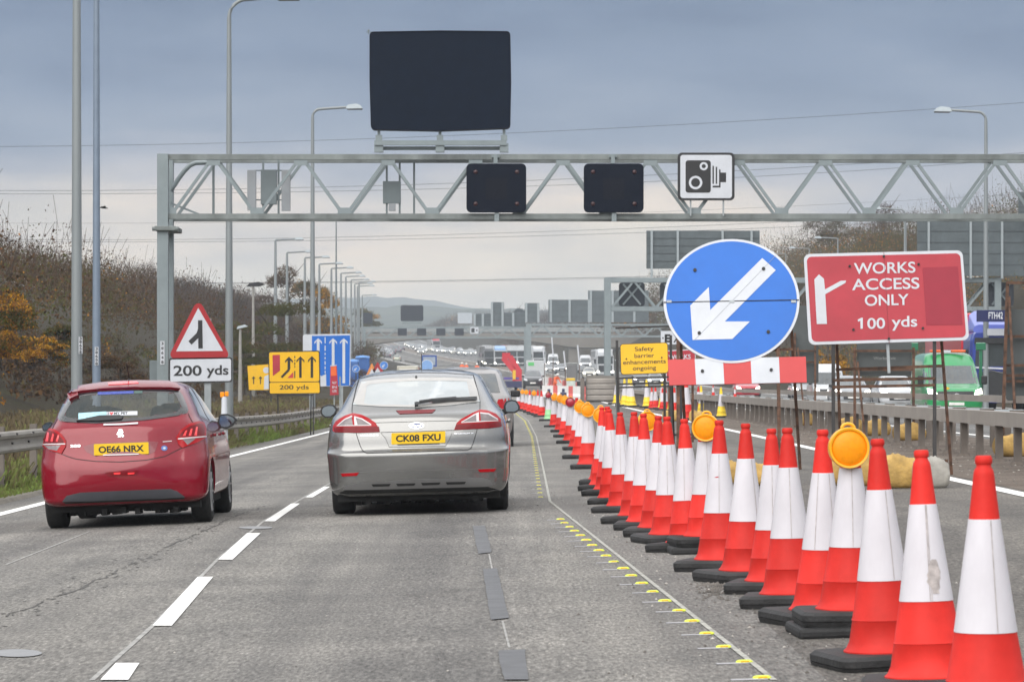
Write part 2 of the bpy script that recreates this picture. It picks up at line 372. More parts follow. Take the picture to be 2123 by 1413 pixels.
STUD = [gq(1605, 1413), gq(1140, 1040), gq(1128, 980), gq(1112, 905), gq(1095, 872), gq(1070, 852)]
mb = MB(); flat_line(mb, dens(STUD, .5), .028, .0105); tag(mb.build('setting_out_line', m_chalk), kind='structure')
# repaired strips where old markings were burnt off, and round core patches
m_patch = M('tar_patch', (.105, .108, .115), .7, var=.16, scale=5, bump=.2)
m_core = M('core_patch', (.245, .25, .26), .7, var=.08, scale=6)
def gpoly(mb, pts, dz=.0125):
    mb.add([(p[0], p[1], gz(p[0], p[1]) + dz) for p in (gq(*q) for q in pts)], [tuple(range(len(pts)))])
mb = MB()
for pts in (((980, 1092), (1006, 1091), (1012, 1115), (1019, 1147), (992, 1150), (986, 1124)), ((1001, 1182), (1030, 1180), (1040, 1220), (1049, 1262), (1056, 1284), (1018, 1288), (1010, 1240)), ((1034, 1352), (1088, 1350), (1096, 1413), (1046, 1413), (1036, 1380)), ((1040, 1425), (1100, 1425), (1110, 1500), (1050, 1500))):
    r = []
    for i in range(len(pts)):
        a, b = pts[i], pts[(i + 1) % len(pts)]
        r += [(lerp(a[0], b[0], t / 7) + random.uniform(-1.1, 1.1), lerp(a[1], b[1], t / 7)) for t in range(7)]
    gpoly(mb, r)
tag(mb.build('tar_patches', m_patch), kind='structure')
mb = MB()
for cx, cy, rx, ry in ((34, 1357, 53, 8), (530, 1095, 35, 2.6)):
    gpoly(mb, [(cx + rx * math.cos(t), cy + ry * math.sin(t)) for t in [2 * math.pi * k / 24 for k in range(24)]], .0115)
tag(mb.build('core_patches', m_core), kind='structure')
# the opened joint between the lanes: crumbling and irregular
m_crack = M('open_joint', (.085, .082, .078), .95, var=.5, scale=20)
mb = MB(); base = dens([gq(-40, 1300), gq(165, 1222), gq(330, 1143), gq(440, 1095), gq(490, 1070), gq(560, 1046)], .25); rr = random.Random(3); rows = []
for i, (x, y) in enumerate(base):
    if rr.random() < .1 and len(rows) > 1: mb.sheet(rows, smooth=False); rows = []; continue
    j = rr.gauss(0, .018); wd = .003 + abs(rr.gauss(0, .007)); rows.append([(x + j - wd, y, gz(x, y) + .0092), (x + j + wd, y, gz(x, y) + .0092)])
if len(rows) > 1: mb.sheet(rows, smooth=False)
for _ in range(380):
    x, y = base[rr.randrange(len(base))]; x += abs(rr.gauss(0, .13)) * rr.choice((1, 1, -1)) - .05; y += rr.uniform(-.3, .3); q = rr.uniform(.006, .022); z = gz(x, y) + .0094
    mb.add([(x - q, y, z), (x + rr.uniform(0, q), y - q * 2, z), (x + q, y + q, z), (x - q * .3, y + 2 * q, z)], [(0, 1, 2, 3)])
tag(mb.build('open_joint', m_crack), kind='structure')
# loose grit swept to the cone line and over the reserve
m_grit = M('loose_grit', (.11, .10, .09), .95, var=.5, scale=2, objrand=0)
m_grit2 = M('pale_grit', (.36, .34, .31), .95, var=.3, scale=2)
mb = MB()
def chip(x, y, q, m):
    z = gz(x, y) + .008; a = rr.uniform(0, 6.28); vs = [(x + q * math.cos(a + t), y + 1.5 * q * math.sin(a + t), z) for t in (0, 1.5, 3.0, 4.6)] + [(x, y, z + q * .8)]
    mb.add(vs, [(0, 1, 4), (1, 2, 4), (2, 3, 4), (3, 0, 4)], m)
for _ in range(900):
    y = 13 + 30 * rr.random() ** 1.5; x = 1.35 + rr.gauss(0, .55) + (.25 if y < 25 else -.1); chip(x, y, rr.uniform(.004, .013), 0 if rr.random() < .72 else 1)
for _ in range(420):
    p = G(1490 + rr.gauss(0, 22), 1212 + rr.gauss(0, 16)); chip(p.x, p.y, rr.uniform(.005, .016), 0)
for _ in range(3500):
    y = 34 + 90 * rr.random() ** 1.6; chip(5.7 + 3.4 * rr.random(), y, rr.uniform(.006, .022), 0 if rr.random() < .75 else 1)
for _ in range(500):
    y = 14 + 30 * rr.random(); chip(-6 + 7 * rr.random(), y, rr.uniform(.003, .008), 1 if rr.random() < .6 else 0)
tag(mb.build('loose_grit', [m_grit, m_grit2]), kind='stuff')
# far hills beyond the motorway
m_hill = groundmat('hill_woods', [(.35, (.030, .040, .030)), (.5, (.050, .062, .035)), (.65, (.075, .085, .045))], .012, .08)
def ridge(name, d, pts, thick):
    rows = []
    for j, (k, dd) in enumerate(((0, -.5), (.45, -.2), (.8, -.06), (1, 0), (.9, .15), (0, .6))):
        row = []
        for px in range(-700, 2900, 20):
            h = np.interp(px, [q[0] for q in pts], [q[1] for q in pts]); n = 3 * math.sin(px * .031) + 2.2 * math.sin(px * .083 + 1) + 1.3 * math.sin(px * .21)
            z = (HY - h + n * thick) / F * d; row.append((X(px, d * (1 + dd)), d * (1 + dd), 4 + (z - 4) * k))
        rows.append(row)
    mb = MB(); mb.sheet(rows); tag(mb.build(name, m_hill), kind='structure')
ridge('far_hill', 3600, [(-700, 648), (500, 622), (780, 611), (900, 621), (1000, 638), (1150, 640), (1500, 636), (2900, 640)], .5)
ridge('near_hill', 2500, [(-700, 640), (500, 640), (760, 632), (850, 630), (960, 634), (1100, 640), (1400, 645), (2900, 640)], .6)

# ---------------------------------------------------------------- traffic cones, warning lamps, road studs
m_cone = M('cone_orange_plastic', (.60, .022, .015), .55, var=.17, scale=3.0, detail=10, objrand=.12, col2=(.74, .036, .028), spec=.22)
m_sleeve = M('cone_white_sleeve', (.60, .58, .62), .5, var=.10, scale=2.6, objrand=.07, detail=9, col2=(.70, .685, .73), spec=.25, stretch=(1, 1, .45))
m_smear = M('sleeve_smear', (.42, .38, .37), .7, var=.35, scale=30, detail=9)
m_rubber = M('black_rubber', (.020, .020, .021), .72, var=.4, scale=7, bump=.25, objrand=.25)
m_ycone = M('cone_yellow_plastic', (.80, .56, .02), .5, var=.08, objrand=.1)
m_gcone = M('cone_green_plastic', (.30, .62, .30), .5, var=.08)
m_amber = M('amber_lens', (.82, .27, .004), .42, var=.10, scale=40, spec=.3, emit=(1, .32, .0), es=.10)
m_rim = M('lamp_yellow_plastic', (.88, .42, .012), .4, var=.06, coat=.2)
m_redlens = M('red_lens', (.38, .012, .03), .2, var=.1, scale=40, coat=.5)
CP = [(.183, 0), (.183, .010), (.170, .022), (.156, .05), (.1405, .140), (.1435, .146), (.139, .152), (.110, .318), (.0545, .716), (.0365, .875), (.034, .888), (.0265, .900), (.026, .908), (.0305, .913), (.031, .930), (.026, .94), (0, .94)]
def cone_proto(mat, cut=False):
    t = thing('traffic_cone', 'x', 'traffic cone')
    mb = MB(); mb.lathe([(r, z + .07) for r, z in (CP[:9] + [(.050, .745), (.046, .770), (0, .770)] if cut else CP)], 32); mb.build('cone_body', mat, t, sharp=45)
    if 1:
        mb = MB(); f = lambda z: lerp(.110, .0545, (z - .318) / .398) + .0022
        mb.lathe([(f(.318) - .002, .388), (f(.318), .388), (f(.45), .52), (f(.716), .786), (f(.716) - .002, .786)], 32); mb.build('reflective_sleeve', m_sleeve, t, sharp=45)
    mb = MB(); pl = [(x, y) for x, y in rrect(.56, .56, .075)]
    def slab(z0, z1, k0, k1): mb.add([(x * k0, y * k0, z0) for x, y in pl] + [(x * k1, y * k1, z1) for x, y in pl], [tuple(range(len(pl) - 1, -1, -1)), tuple(range(len(pl), 2 * len(pl)))] + [(i, (i + 1) % len(pl), (i + 1) % len(pl) + len(pl), i + len(pl)) for i in range(len(pl))])
    slab(0, .026, .97, 1); slab(.026, .030, .975, .975); slab(.030, .058, 1, 1); slab(.058, .0745, 1, .93)
    mb.build('rubber_base', m_rubber, t)
    return t
def cone_tilt(p): u = p.x; return -(.027 if u > -2.3 else .042) if p.y < 250 else -.01
proto_cone = cone_proto(m_cone); proto_cut = cone_proto(m_cone, True)
# each cone: pixel of the middle of its red foot, and how to tell it apart
ORD = ['nearest', 'second nearest', 'third nearest', 'fourth nearest', 'fifth nearest', 'sixth nearest', 'seventh nearest', 'eighth nearest', 'ninth nearest', 'tenth nearest', 'eleventh nearest', 'twelfth nearest', 'thirteenth nearest', 'fourteenth nearest', 'fifteenth nearest', 'sixteenth nearest', 'seventeenth nearest', 'eighteenth nearest', 'nineteenth nearest', 'twentieth nearest', 'twenty-first nearest', 'twenty-second nearest', 'twenty-third nearest', 'twenty-fourth nearest', 'twenty-fifth nearest', 'twenty-sixth nearest', 'twenty-seventh nearest', 'twenty-eighth nearest', 'twenty-ninth nearest', 'thirtieth nearest', 'thirty-first nearest', 'thirty-second nearest', 'thirty-third nearest', 'thirty-fourth nearest', 'thirty-fifth nearest', 'thirty-sixth nearest']
ROW = [(2046, 1494, 0), (1927, 1403, 0), (1836, 1350, 0), (1765, 1286, 1), (1708, 1264, 0), (1641, 1231, 0), (1605, 1203, 0), (1549, 1182, 0), (1495, 1160, 0), (1467, 1126, 1), (1430, 1123, 0), (1392, 1106, 0), (1366, 1093, 0), (1341, 1080, 0), (1322, 1068, 0), (1294, 1047, 0),
       (1346, 1034, 2), (1274, 1030, 0), (1263, 1014, 0), (1252, 1004, 0), (1249, 993, 1), (1221, 962, 1), (1205, 942, 1), (1197, 925, 0), (1184, 912, 3), (1173, 900, 1), (1163, 890, 1), (1151, 880, 1), (1138, 868, 4), (1124, 860, 0), (1116, 857, 0), (1108, 855, 1), (1099, 852, 0), (1092, 849, 1), (1084, 847, 1), (1075, 844, 1)]
# lamp with a round lens, on a cone
def lamp_proto(lens):
    t = thing('warning_lamp', 'x', 'warning lamp')
    mb = MB(); mb.lathe([(.0001, -.030), (.030, -.029), (.060, -.024), (.084, -.014), (.092, -.004), (.092, .02)], 36, axis='y', smooth=True); lens_o = mb.build('lens', lens, t, sharp=50)
    mb = MB(); mb.lathe([(.088, -.004), (.090, -.020), (.100, -.022), (.104, -.010), (.104, .030), (.096, .046), (.0001, .05)], 36, axis='y'); mb.box((0, .075, -.05), (.05, .07, .10), bev=.012)
    mb.build('lamp_housing', m_rim if lens is m_amber else M('dark_red_plastic', (.22, .02, .03), .5), t, sharp=40)
    mb = MB(); mb.tube([(math.cos(a) * .034, .012, .094 + math.sin(a) * .028) for a in [math.pi * k / 8 for k in range(9)]], .008, 8); mb.build('carry_handle', m_rim, t)
    return t
pl_amber = lamp_proto(m_amber); pl_red = lamp_proto(m_redlens)
g_row = 'traffic cones in the row closing the right lane'
used = {}
for i, (px, py, k) in enumerate(ROW):
    p = G(px, py, .07); lab = '%s orange cone of the right lane row' % ORD[i]
    extra = {0: ', cut by the picture corner', 1: ', with a brown smear on its sleeve', 8: ', its sleeve scuffed red'}.get(i, ', carrying a round lamp' if k else '')
    c = proto_cone if i == 0 else proto_cut if i == 3 else dup(proto_cut if k else proto_cone)
    tag(c, ' '.join((lab + extra).replace('row closing the right lane', 'right lane row').split()), 'traffic cone', g_row)
    c.location = p; sc_ = random.uniform(.985, 1.015); c.scale = (sc_,) * 3
    c.rotation_euler = (random.gauss(0, .006), cone_tilt(p) + random.gauss(0, .014), random.uniform(-.5, .5) if i > 2 else (.1, -.12, .22)[i])
    if k in (1, 2, 3, 4):
        red = k in (3, 4); src = pl_red if red else pl_amber; key = 'r' if red else 'a'
        L = src if key not in used else dup(src); used[key] = used.get(key, 0) + 1
        L.location = (p.x - .02, p.y - .085, c.location.z + .885 + (.058 if i in (3, 9) else 0)); L.rotation_euler = (random.gauss(0, .03), random.gauss(0, .05), random.gauss(0, .12))
        tag(L, '%s round lamp on the %s cone of the right lane row' % ('dark red' if red else 'amber', ORD[i]), 'warning lamp', 'round warning lamps on the cones')
    if i in (3, 9):                                        # a spare rubber base lies under the lamp cones
        mb = MB(); mb.box((0, 0, .03), (.60, .58, .06), bev=.02); o = mb.build('spare_base', m_rubber); o.location = p; o.rotation_euler = (0, cone_tilt(p), .05)
        tag(o, 'extra black rubber slab under the %s cone, doubling its base' % ORD[i], 'cone base', 'spare rubber bases'); c.location.z += .058
    if i == 1:                                             # smear and a dark seam on the second sleeve
        mb = MB(); rows = []
        for z in np.linspace(.42, .56, 12):
            r = lerp(.1125, .0567, (z - .388) / .398) + .0012; wd = .3 * math.sin((z - .41) / .16 * math.pi) + .06
            rows.append([(r * math.cos(a), r * math.sin(a), z) for a in np.linspace(-1.5 + .25 - wd + rr.uniform(-.06, .06), -1.5 + .25 + wd * .6 + rr.uniform(-.06, .06), 7)])
        mb.sheet(rows); o = mb.build('smear', m_smear, c); o.rotation_euler.z = -c.rotation_euler.z
    if i in (0, 1, 3, 4, 7, 11, 15):
        mb = MB(); a = -1.57 + (.25, .1, 0, -.5, .6, -.2, .4)[(0, 1, 3, 4, 7, 11, 15).index(i)]; f2 = lambda z: lerp(.1145, .0590, (z - .388) / .398)
        mb.sheet([[(f2(z) * math.cos(a + q / f2(z)), f2(z) * math.sin(a + q / f2(z)), z) for q in (-.0016, .0016)] for z in np.linspace(.392, .784, 9)]); o = mb.build('sleeve_seam', m_smear, c); o.rotation_euler.z = -c.rotation_euler.z
    if i == 8:
        mb = MB(); r = .079
        mb.sheet([[(r * math.cos(a), r * math.sin(a), z + .02 * (a + 1.9)) for a in np.linspace(-2.1, -1.75, 6)] for z in (.622, .632)]); o = mb.build('scuff', M('red_scuff', (.45, .05, .06), .6), c); o.rotation_euler.z = -c.rotation_euler.z
for i in (29, 30):
    pass
o = [x for x in COL.objects if x.get('label', '').startswith('twenty-ninth')]
for x in o:
    x['label'] = 'white cone with a pale green foot and dark red lamp in the right lane row'
    for ch in x.children:
        if ch.name.startswith('cone_body'): setmat(ch, 0, m_gcone)
# cones standing about on the closed lane behind the signs: yellow ones and red ones
proto_y = cone_proto(m_ycone)
YC = [(1279, 838, 'leftmost, half behind the thin yellow sign leg'), (1296, 842, 'second from the left, by the barrier end'), (1305, 843, 'standing close behind another one'), (1310, 844, 'right one of the close pair'), (1342, 845, 'beside the red cones under the yellow sign'), (1374, 848, 'just right of the red pair'), (1393, 852, 'beside the left leg of the blue sign'), (1455, 858, 'in front of the barrier, under the striped board'), (1425, 858, 'right behind the leaning red cone'), (1496, 866, 'rightmost, alone in front of the barrier')]
for i, (px, py, s) in enumerate(YC):
    p = G(px, py); c = proto_y if i == 0 else dup(proto_y); d = p.y; c.location = p; c.rotation_euler = (0, cone_tilt(p), random.uniform(0, 1))
    hpx = {0: 52, 9: 63}.get(i, 58); k = hpx / F * d / 1.0; c.scale = (k,) * 3
    tag(c, 'yellow and white cone ' + s, 'traffic cone', 'yellow cones standing on the closed lane')
RC = [(1352, 848, 46, 'left one of the red cone cluster under the yellow sign'), (1360, 848, 47, 'right one of the red cone cluster under the yellow sign'), (1374, 850, 46, 'beside the orange tipped cones'), (1381, 850, 46, 'right of the orange tipped pair'), (1399, 853, 50, 'left of the blue sign leg'), (1416, 853, 40, 'half hidden behind the blue sign leg'), (1449, 853, 52, 'left behind the yellow cone by the thin leg'), (1424, 872, 88, 'tall, leaning on the blue sign frame'), (1417, 903, 62, 'low, under the blue sign frame'), (1479, 822, 24, 'small, standing on the barrier beam left'), (1524, 824, 22, 'small, standing on the barrier beam right')]
for i, (px, py, hpx, s) in enumerate(RC):
    p = G(px, py) if i < 9 else Vector((7.0, 7000 * 7.0 / (px - CX), 0))
    if i >= 9: p.z = CAM.z - (py - HY) / F * p.y
    c = dup(proto_cone); c.location = p; k = hpx / F * p.y; c.scale = (k,) * 3; c.rotation_euler = (0, cone_tilt(p), random.uniform(0, 1))
    tag(c, 'red and white cone ' + s, 'traffic cone', 'red cones standing on the closed lane')
# yellow stick-down road studs along the thin line
m_stud = M('stud_yellow', (.62, .72, .05), .5, var=.05, coat=.2); m_studr = M('stud_amber', (.85, .42, .02), .3); m_pad = M('stud_pad', (.38, .38, .40), .7, var=.1)
stud = thing('road_stud', 'x', 'road stud')
mb = MB(); mb.lathe([(.0001, .014), (.03, .0135), (.040, .009), (.044, .0), (.0001, 0)], 20); mb.v = [(x, y * .72, z) for x, y, z in mb.v]; mb.build('stud_body', m_stud, stud, sharp=50)
mb = MB(); mb.box((0, -.028, .0085), (.040, .006, .006)); mb.build('reflector', m_studr, stud)
mb = MB(); mb.box((-.06, -.03, .001), (.16, .05, .003)); mb.build('adhesive_pad', m_pad, stud)
near = [(1950, 1030), (1845, 935), (1722, 845), (1622, 765), (1535, 692), (1458, 628), (1372, 570), (1300, 515), (1235, 465), (1172, 419), (1125, 376), (1068, 336), (1022, 300), (980, 268), (940, 237), (905, 206), (870, 178), (835, 151), (805, 127), (775, 103), (752, 81)]
pts = [(900 + a / 2.869, 1050 + b / 2.869) for a, b in near]
far = []; q = [G(*a) for a in [(1138, 1036), (1126, 980), (1110, 905), (1093, 872), (1068, 852)]]
for y in np.arange(38.6, 150, 1.5):
    x = np.interp(y, [a.y for a in q], [a.x for a in q]); far.append(Vector((x - .09, y, gz(x, y))))
for i, p in enumerate([G(*a) for a in pts] + far):
    c = stud if i == 0 else dup(stud); c.location = p + Vector((0, 0, .008)); c.scale = (random.uniform(.9, 1.05),) * 3 if i < len(pts) else (.7, .5, .6); c.rotation_euler = (0, cone_tilt(p), random.gauss(0, .08))
    n = len(pts)
    if i < n: lab = '%s yellow stick-down stud left of the thin line' % ORD[i]
    else: lab = 'small yellow stud beside the straight far part of the thin line'
    tag(c, lab, 'road stud', 'yellow studs along the bending line' if i < n else 'yellow studs along the straight line')

# ---------------------------------------------------------------- signs
m_galv = M('galvanised_steel', (.30, .33, .345), .5, metal=.25, var=.10, scale=4)
m_gant = M('gantry_paint', (.215, .255, .268), .5, metal=.1, var=.10, scale=1.7, detail=8)
m_gantst = M('gantry_weathered', (.165, .185, .182), .6, metal=.1, var=.40, scale=1.3, detail=9, stretch=(1.0, 1.0, .4))
m_rust = M('rusty_angle_iron', (.060, .034, .024), .85, var=.45, scale=9, bump=.3, col2=(.15, .075, .045))
m_dark = M('black_steel', (.022, .020, .020), .6, var=.3)
m_swhite = M('sign_white', (.56, .585, .63), .5, var=.06, scale=2.5, detail=8, spec=.2)
m_sblue = M('sign_blue', (.002, .120, .50), .5, var=.06, scale=1.6)
m_sred = M('sign_red', (.40, .028, .045), .5, var=.13, scale=1.4, detail=7)
m_spatch = M('sign_red_overlay', (.29, .010, .030), .5, var=.05)
m_sredtri = M('sign_red_border', (.34, .008, .013), .5, var=.06)
m_syel = M('sign_yellow', (.80, .455, .004), .5, var=.05, scale=2)
m_sblack = M('sign_black', (.016, .016, .018), .5, var=.1)
m_sboard = M('board_red', (.52, .040, .042), .5, var=.06, scale=2)
m_back = M('sign_back_grey', (.075, .084, .085), .55, var=.16, scale=1.5, metal=.15)
m_shole = M('fixing_bolt', (.012, .011, .012), .6)
m_sand = M('sandbag_ochre', (.50, .32, .10), .85, var=.35, scale=4, bump=.9, bscale=14, detail=9)
m_sandw = M('sandbag_white', (.33, .315, .285), .8, var=.25, scale=5, bump=.4, bscale=9)
class Board:
    """a flat sign plane standing at distance d, leaning back; pixel outlines become plane coordinates"""
    def __init__(s, name, label, cat, px, d, lean=0, z0=None, group=None, loc=None):
        s.d, s.k = d, math.radians(lean); s.x0 = X(px, d); s.z0 = gz(s.x0, d) if z0 is None else z0
        s.root = thing(name, label, cat, (s.x0, d, s.z0), group=group)
        s.m = Matrix(((1, 0, 0), (0, math.cos(s.k), math.sin(s.k)), (0, -math.sin(s.k), math.cos(s.k)))).to_4x4()
    def c(s, px, py):
        r = ray(px, py); tn = math.tan(s.k); t = (s.d + (CAM.z - s.z0) * tn) / (1 - r.z * tn)
        return (r.x * t - s.x0, (CAM.z + r.z * t - s.z0) / math.cos(s.k))
    def poly(s, pts): return [s.c(*p) for p in pts]
    def part(s, name, mat, pts, y=0, t=.004, sub=None, rad=0):
        pl = s.poly(pts); pl = roundpoly(pl, rad) if rad else pl
        return MB().prism(pl, y, t, mat=s.m).build(name, mat, sub or s.root)
    def text(s, body, mat, cx, cy, wpx, hpx, y, sub=None, rot=0.0, bold=.012, name='lettering', shear=0):
        vs, fs = glyphs(body, bold); mb = MB(); n = len(vs)
        pl = []
        for u, v in vs:
            a, b = u * wpx, -v * hpx; pl.append(s.c(cx + a * math.cos(rot) - b * math.sin(rot), cy + a * math.sin(rot) + b * math.cos(rot)))
        mb.add([(x, y, z) for x, z in pl], fs, mat=s.m); return mb.build(name, mat, sub or s.root)
    def bars(s, name, mat, segs, w=.04, sub=None):           # segs: pixel pairs in the plane, or 3-D local points
        mb = MB()
        for a, b in segs:
            p = [(lambda q: tuple(s.m @ Vector((q[0], .03, q[1]))))(s.c(*e)) if len(e) == 2 else e for e in (a, b)]
            mb.bar(p[0], p[1], w)
        return mb.build(name, mat, sub or s.root)
def circ(cx, cy, rx, ry=None, n=48): ry = ry or rx; return [(cx + rx * math.cos(2 * math.pi * k / n), cy + ry * math.sin(2 * math.pi * k / n)) for k in range(n)]
def bolts(b, pts, y, r=4.2, sub=None):
    mb = MB()
    for p in pts: mb.prism(b.poly(circ(*p, r, n=10)), y - .012, .02, mat=b.m)
    mb.build('fixing_bolts', m_shole, sub or b.root)

# --- round blue arrow sign on a rusty frame
b = Board('arrow_sign', 'large round blue sign with white down-left arrow above a red and white board', 'road sign', 1516, 46, 20)
disc = b.part('sign_disc', m_swhite, circ(1516.5, 625, 141, 128.5, 72), -.02, .03); disc['label'] = 'round blue disc with white rim'
b.part('blue_face', m_sblue, circ(1516.5, 625, 135.5, 123.5, 72), -.0245, .004, disc)
fx = lambda a, q: (1240 + a / 3.926, 460 + q / 3.926)
b.part('white_arrow', m_swhite, [fx(*p) for p in ((1335, 300), (1445, 398), (1030, 815), (1235, 815), (1092, 957), (768, 965), (750, 685), (900, 535), (912, 722))], -.029, .004, disc)
mb = MB(); mb.bar(*[tuple(b.m @ Vector((b.c(*q)[0], -.030, b.c(*q)[1]))) for q in ((1376, 628), (1656, 623))], .013, .006); mb.build('fold_seam', m_sblack, disc)
mb = MB(); mb.bar(*[tuple(b.m @ Vector((b.c(*q)[0], -.0305, b.c(*q)[1]))) for q in ((1608, 531), (1440, 706))], .004, .003); mb.build('crease', M('crease_grey', (.3, .32, .35), .6), disc)
mb = MB()
for q in (1387, 1517, 1645): mb.prism(b.poly([(q - 5, 624), (q + 5, 624), (q + 5, 629), (q - 5, 629)]), -.036, .008, mat=b.m)
mb.build('hinges', m_galv, disc)
bolts(b, [fx(787, 398), fx(1345, 388), fx(822, 910), fx(1384, 900)], -.03, 3.6, disc)
bd = [fx(566, 1122), fx(1690, 1097), fx(1698, 1306), fx(580, 1330)]
board = b.part('striped_board', m_sboard, bd, -.012, .02)
L2 = lambda p, q, t: (lerp(p[0], q[0], t), lerp(p[1], q[1], t))
for t0, t1 in ((.195, .40), (.60, .805)): b.part('white_stripe', m_swhite, [L2(bd[0], bd[1], t0), L2(bd[0], bd[1], t1), L2(bd[3], bd[2], t1), L2(bd[3], bd[2], t0)], -.016, .004, board)
bolts(b, [fx(848, 1217), fx(1408, 1207)], -.02, 3.4, board)
def fpt(px, py, d, dz=0): p = P(px, py, d); return p
def legs(b, name, mat, pairs, w):                          # pairs of world points, each bar a part of its own
    for p, q in pairs: MB().bar(Vector(p) - b.root.location, Vector(q) - b.root.location, w).build(name, mat, b.root)
def BP(b, px, py, back=.05):                               # point just behind the sign plane
    x, z = b.c(px, py); return b.root.location + b.m @ Vector((x, back, z))
Gd = lambda px, d: (X(px, d), d, gz(X(px, d), d))
legs(b, 'frame_leg', m_rust, [(Gd(1406, 46), BP(b, 1406, 580))], .045); legs(b, 'frame_leg', m_rust, [(Gd(1616, 46), BP(b, 1612, 560))], .045)
legs(b, 'rear_leg', m_rust, [(Gd(1424, 48), BP(b, 1410, 660, .1))], .04); legs(b, 'rear_leg', m_rust, [(Gd(1659, 47.4), BP(b, 1642, 680, .1))], .04)
legs(b, 'cross_bar', m_rust, [(BP(b, 1404, 905), BP(b, 1500, 905)), (BP(b, 1645, 721), BP(b, 1560, 724)), (BP(b, 1406, 650), BP(b, 1612, 650))], .035)

# --- red works access sign
b = Board('works_access_sign', 'red rectangular sign reading WORKS ACCESS ONLY 100 yds on a rusty frame', 'road sign', 1836, 42.5, 8)
q4 = [(1666, 527), (1995, 519), (2009, 705), (1677, 715)]
pn = b.part('sign_panel', m_swhite, q4, -.018, .03, rad=.075); pn['label'] = 'white bordered red panel with lettering'
b.part('red_face', m_sred, [(1672, 533), (1990, 525.5), (2002.5, 699), (1683, 708.5)], -.0225, .004, pn, rad=.06)
gx = lambda a, q: (1600 + a / 3.365, 380 + q / 3.365)
b.part('overlay_patch', m_spatch, [gx(1050, 590), gx(1297, 582), gx(1330, 988), gx(1077, 992)], -.026, .003, pn)
b.part('arrow_symbol', m_swhite, [gx(328, 637), gx(363, 668), gx(370, 742), gx(480, 682), gx(518, 680), gx(512, 697), gx(372, 775), gx(384, 982), gx(313, 983), gx(296, 672)], -.0265, .003, pn)
tl = -.024
for body, cx_, cy_, w_, h_ in (('WORKS', 786, 592, 428, 78), ('ACCESS', 793, 703, 470, 80), ('ONLY', 801, 815, 306, 78), ('00', 727, 978, 124, 76)): b.text(body, m_swhite, *gx(cx_, cy_), w_ / 3.365, h_ / 3.365, -.0265, pn, tl, .014)
b.part('digit_one', m_swhite, [gx(*p) for p in ((598, 952), (624, 939), (634, 939), (634, 1015), (618, 1016), (617, 960), (602, 967))], -.0265, .002, pn)
b.text('yds', m_swhite, *gx(924, 977), 178 / 3.365, 100 / 3.365, -.0265, pn, tl, .014)
bolts(b, [gx(542, 580), gx(1022, 567), gx(568, 1022), gx(1052, 1012), gx(780, 512), gx(815, 1085)], -.028, 2.6, pn)
mb = MB(); mb.bar(*[tuple(b.m @ Vector((b.c(*q)[0], -.0265, b.c(*q)[1]))) for q in (gx(780, 480), gx(818, 1115))], .005, .003); mb.build('fold_seam', M('sign_red_dark', (.25, .02, .03), .5), pn)
D = 42.5
legs(b, 'frame_leg', m_dark, [(Gd(1728, D), BP(b, 1728, 560))], .042); legs(b, 'frame_leg', m_dark, [(Gd(1938, D), BP(b, 1938, 560))], .042)
legs(b, 'rear_leg', m_rust, [(Gd(1745, D + 1.2), BP(b, 1734, 640, .1))], .036); legs(b, 'rear_leg', m_rust, [(Gd(1973, D + .5), BP(b, 1949, 640, .1))], .036)
legs(b, 'cross_bar', m_rust, [(P(1733, 766, D + .7), P(1957, 758, D + .3)), (BP(b, 1726, 788, .0), BP(b, 1938, 784, .0)), (BP(b, 1726, 802, .0), BP(b, 1938, 798, .0)), (P(1733, 965, D + .6), P(1965, 955, D + .2))], .036)
legs(b, 'prop', m_galv, [(BP(b, 1840, 690), BP(b, 1844, 772))], .035)

# --- yellow safety sign
b = Board('safety_notice', 'yellow sign reading Safety barrier enhancements ongoing on a thin black frame', 'road sign', 1335, 60, 6)
hx = lambda a, q: (1240 + a / 5.4375, 560 + q / 5.4375)
pn = b.part('sign_panel', m_sblack, [hx(246, 832), hx(785, 812), hx(795, 1160), hx(256, 1180)], -.015, .02, rad=.05)
b.part('yellow_face', m_syel, [hx(252, 838), hx(779, 819), hx(789, 1154), hx(262, 1173)], -.019, .004, pn, rad=.045)
tl = -.036
for body, cx_, cy_, w_, h_ in (('Safety', 520, 893, 212, 58), ('barrier', 520, 962, 222, 44), ('enhancements', 522, 1032, 482, 46), ('ongoing', 522, 1110, 262, 56)): b.text(body, m_sblack, *hx(cx_, cy_), w_ / 5.4375, h_ * 1.06 / 5.4375, -.0225, pn, tl, .007)
bolts(b, [hx(318, 1000), hx(716, 985)], -.022, 1.6, pn)
D = 60
legs(b, 'frame_leg', m_dark, [(Gd(1284, D), BP(b, 1279, 705))], .045); legs(b, 'frame_leg', m_dark, [(Gd(1392, D), BP(b, 1391, 694))], .045)
legs(b, 'rear_leg', m_galv, [(Gd(1281, D + 1.3), BP(b, 1277, 745, .1))], .03); legs(b, 'rear_leg', m_dark, [(Gd(1398, D + 1.3), BP(b, 1393, 745, .1))], .03)
legs(b, 'cross_bar', m_dark, [(BP(b, 1276, 679.5), BP(b, 1390, 675)), (P(1277, 784, D), P(1390, 781, D)), (P(1281, 796, D), P(1392, 793, D)), (P(1281, 803, D), P(1392, 800, D))], .03)

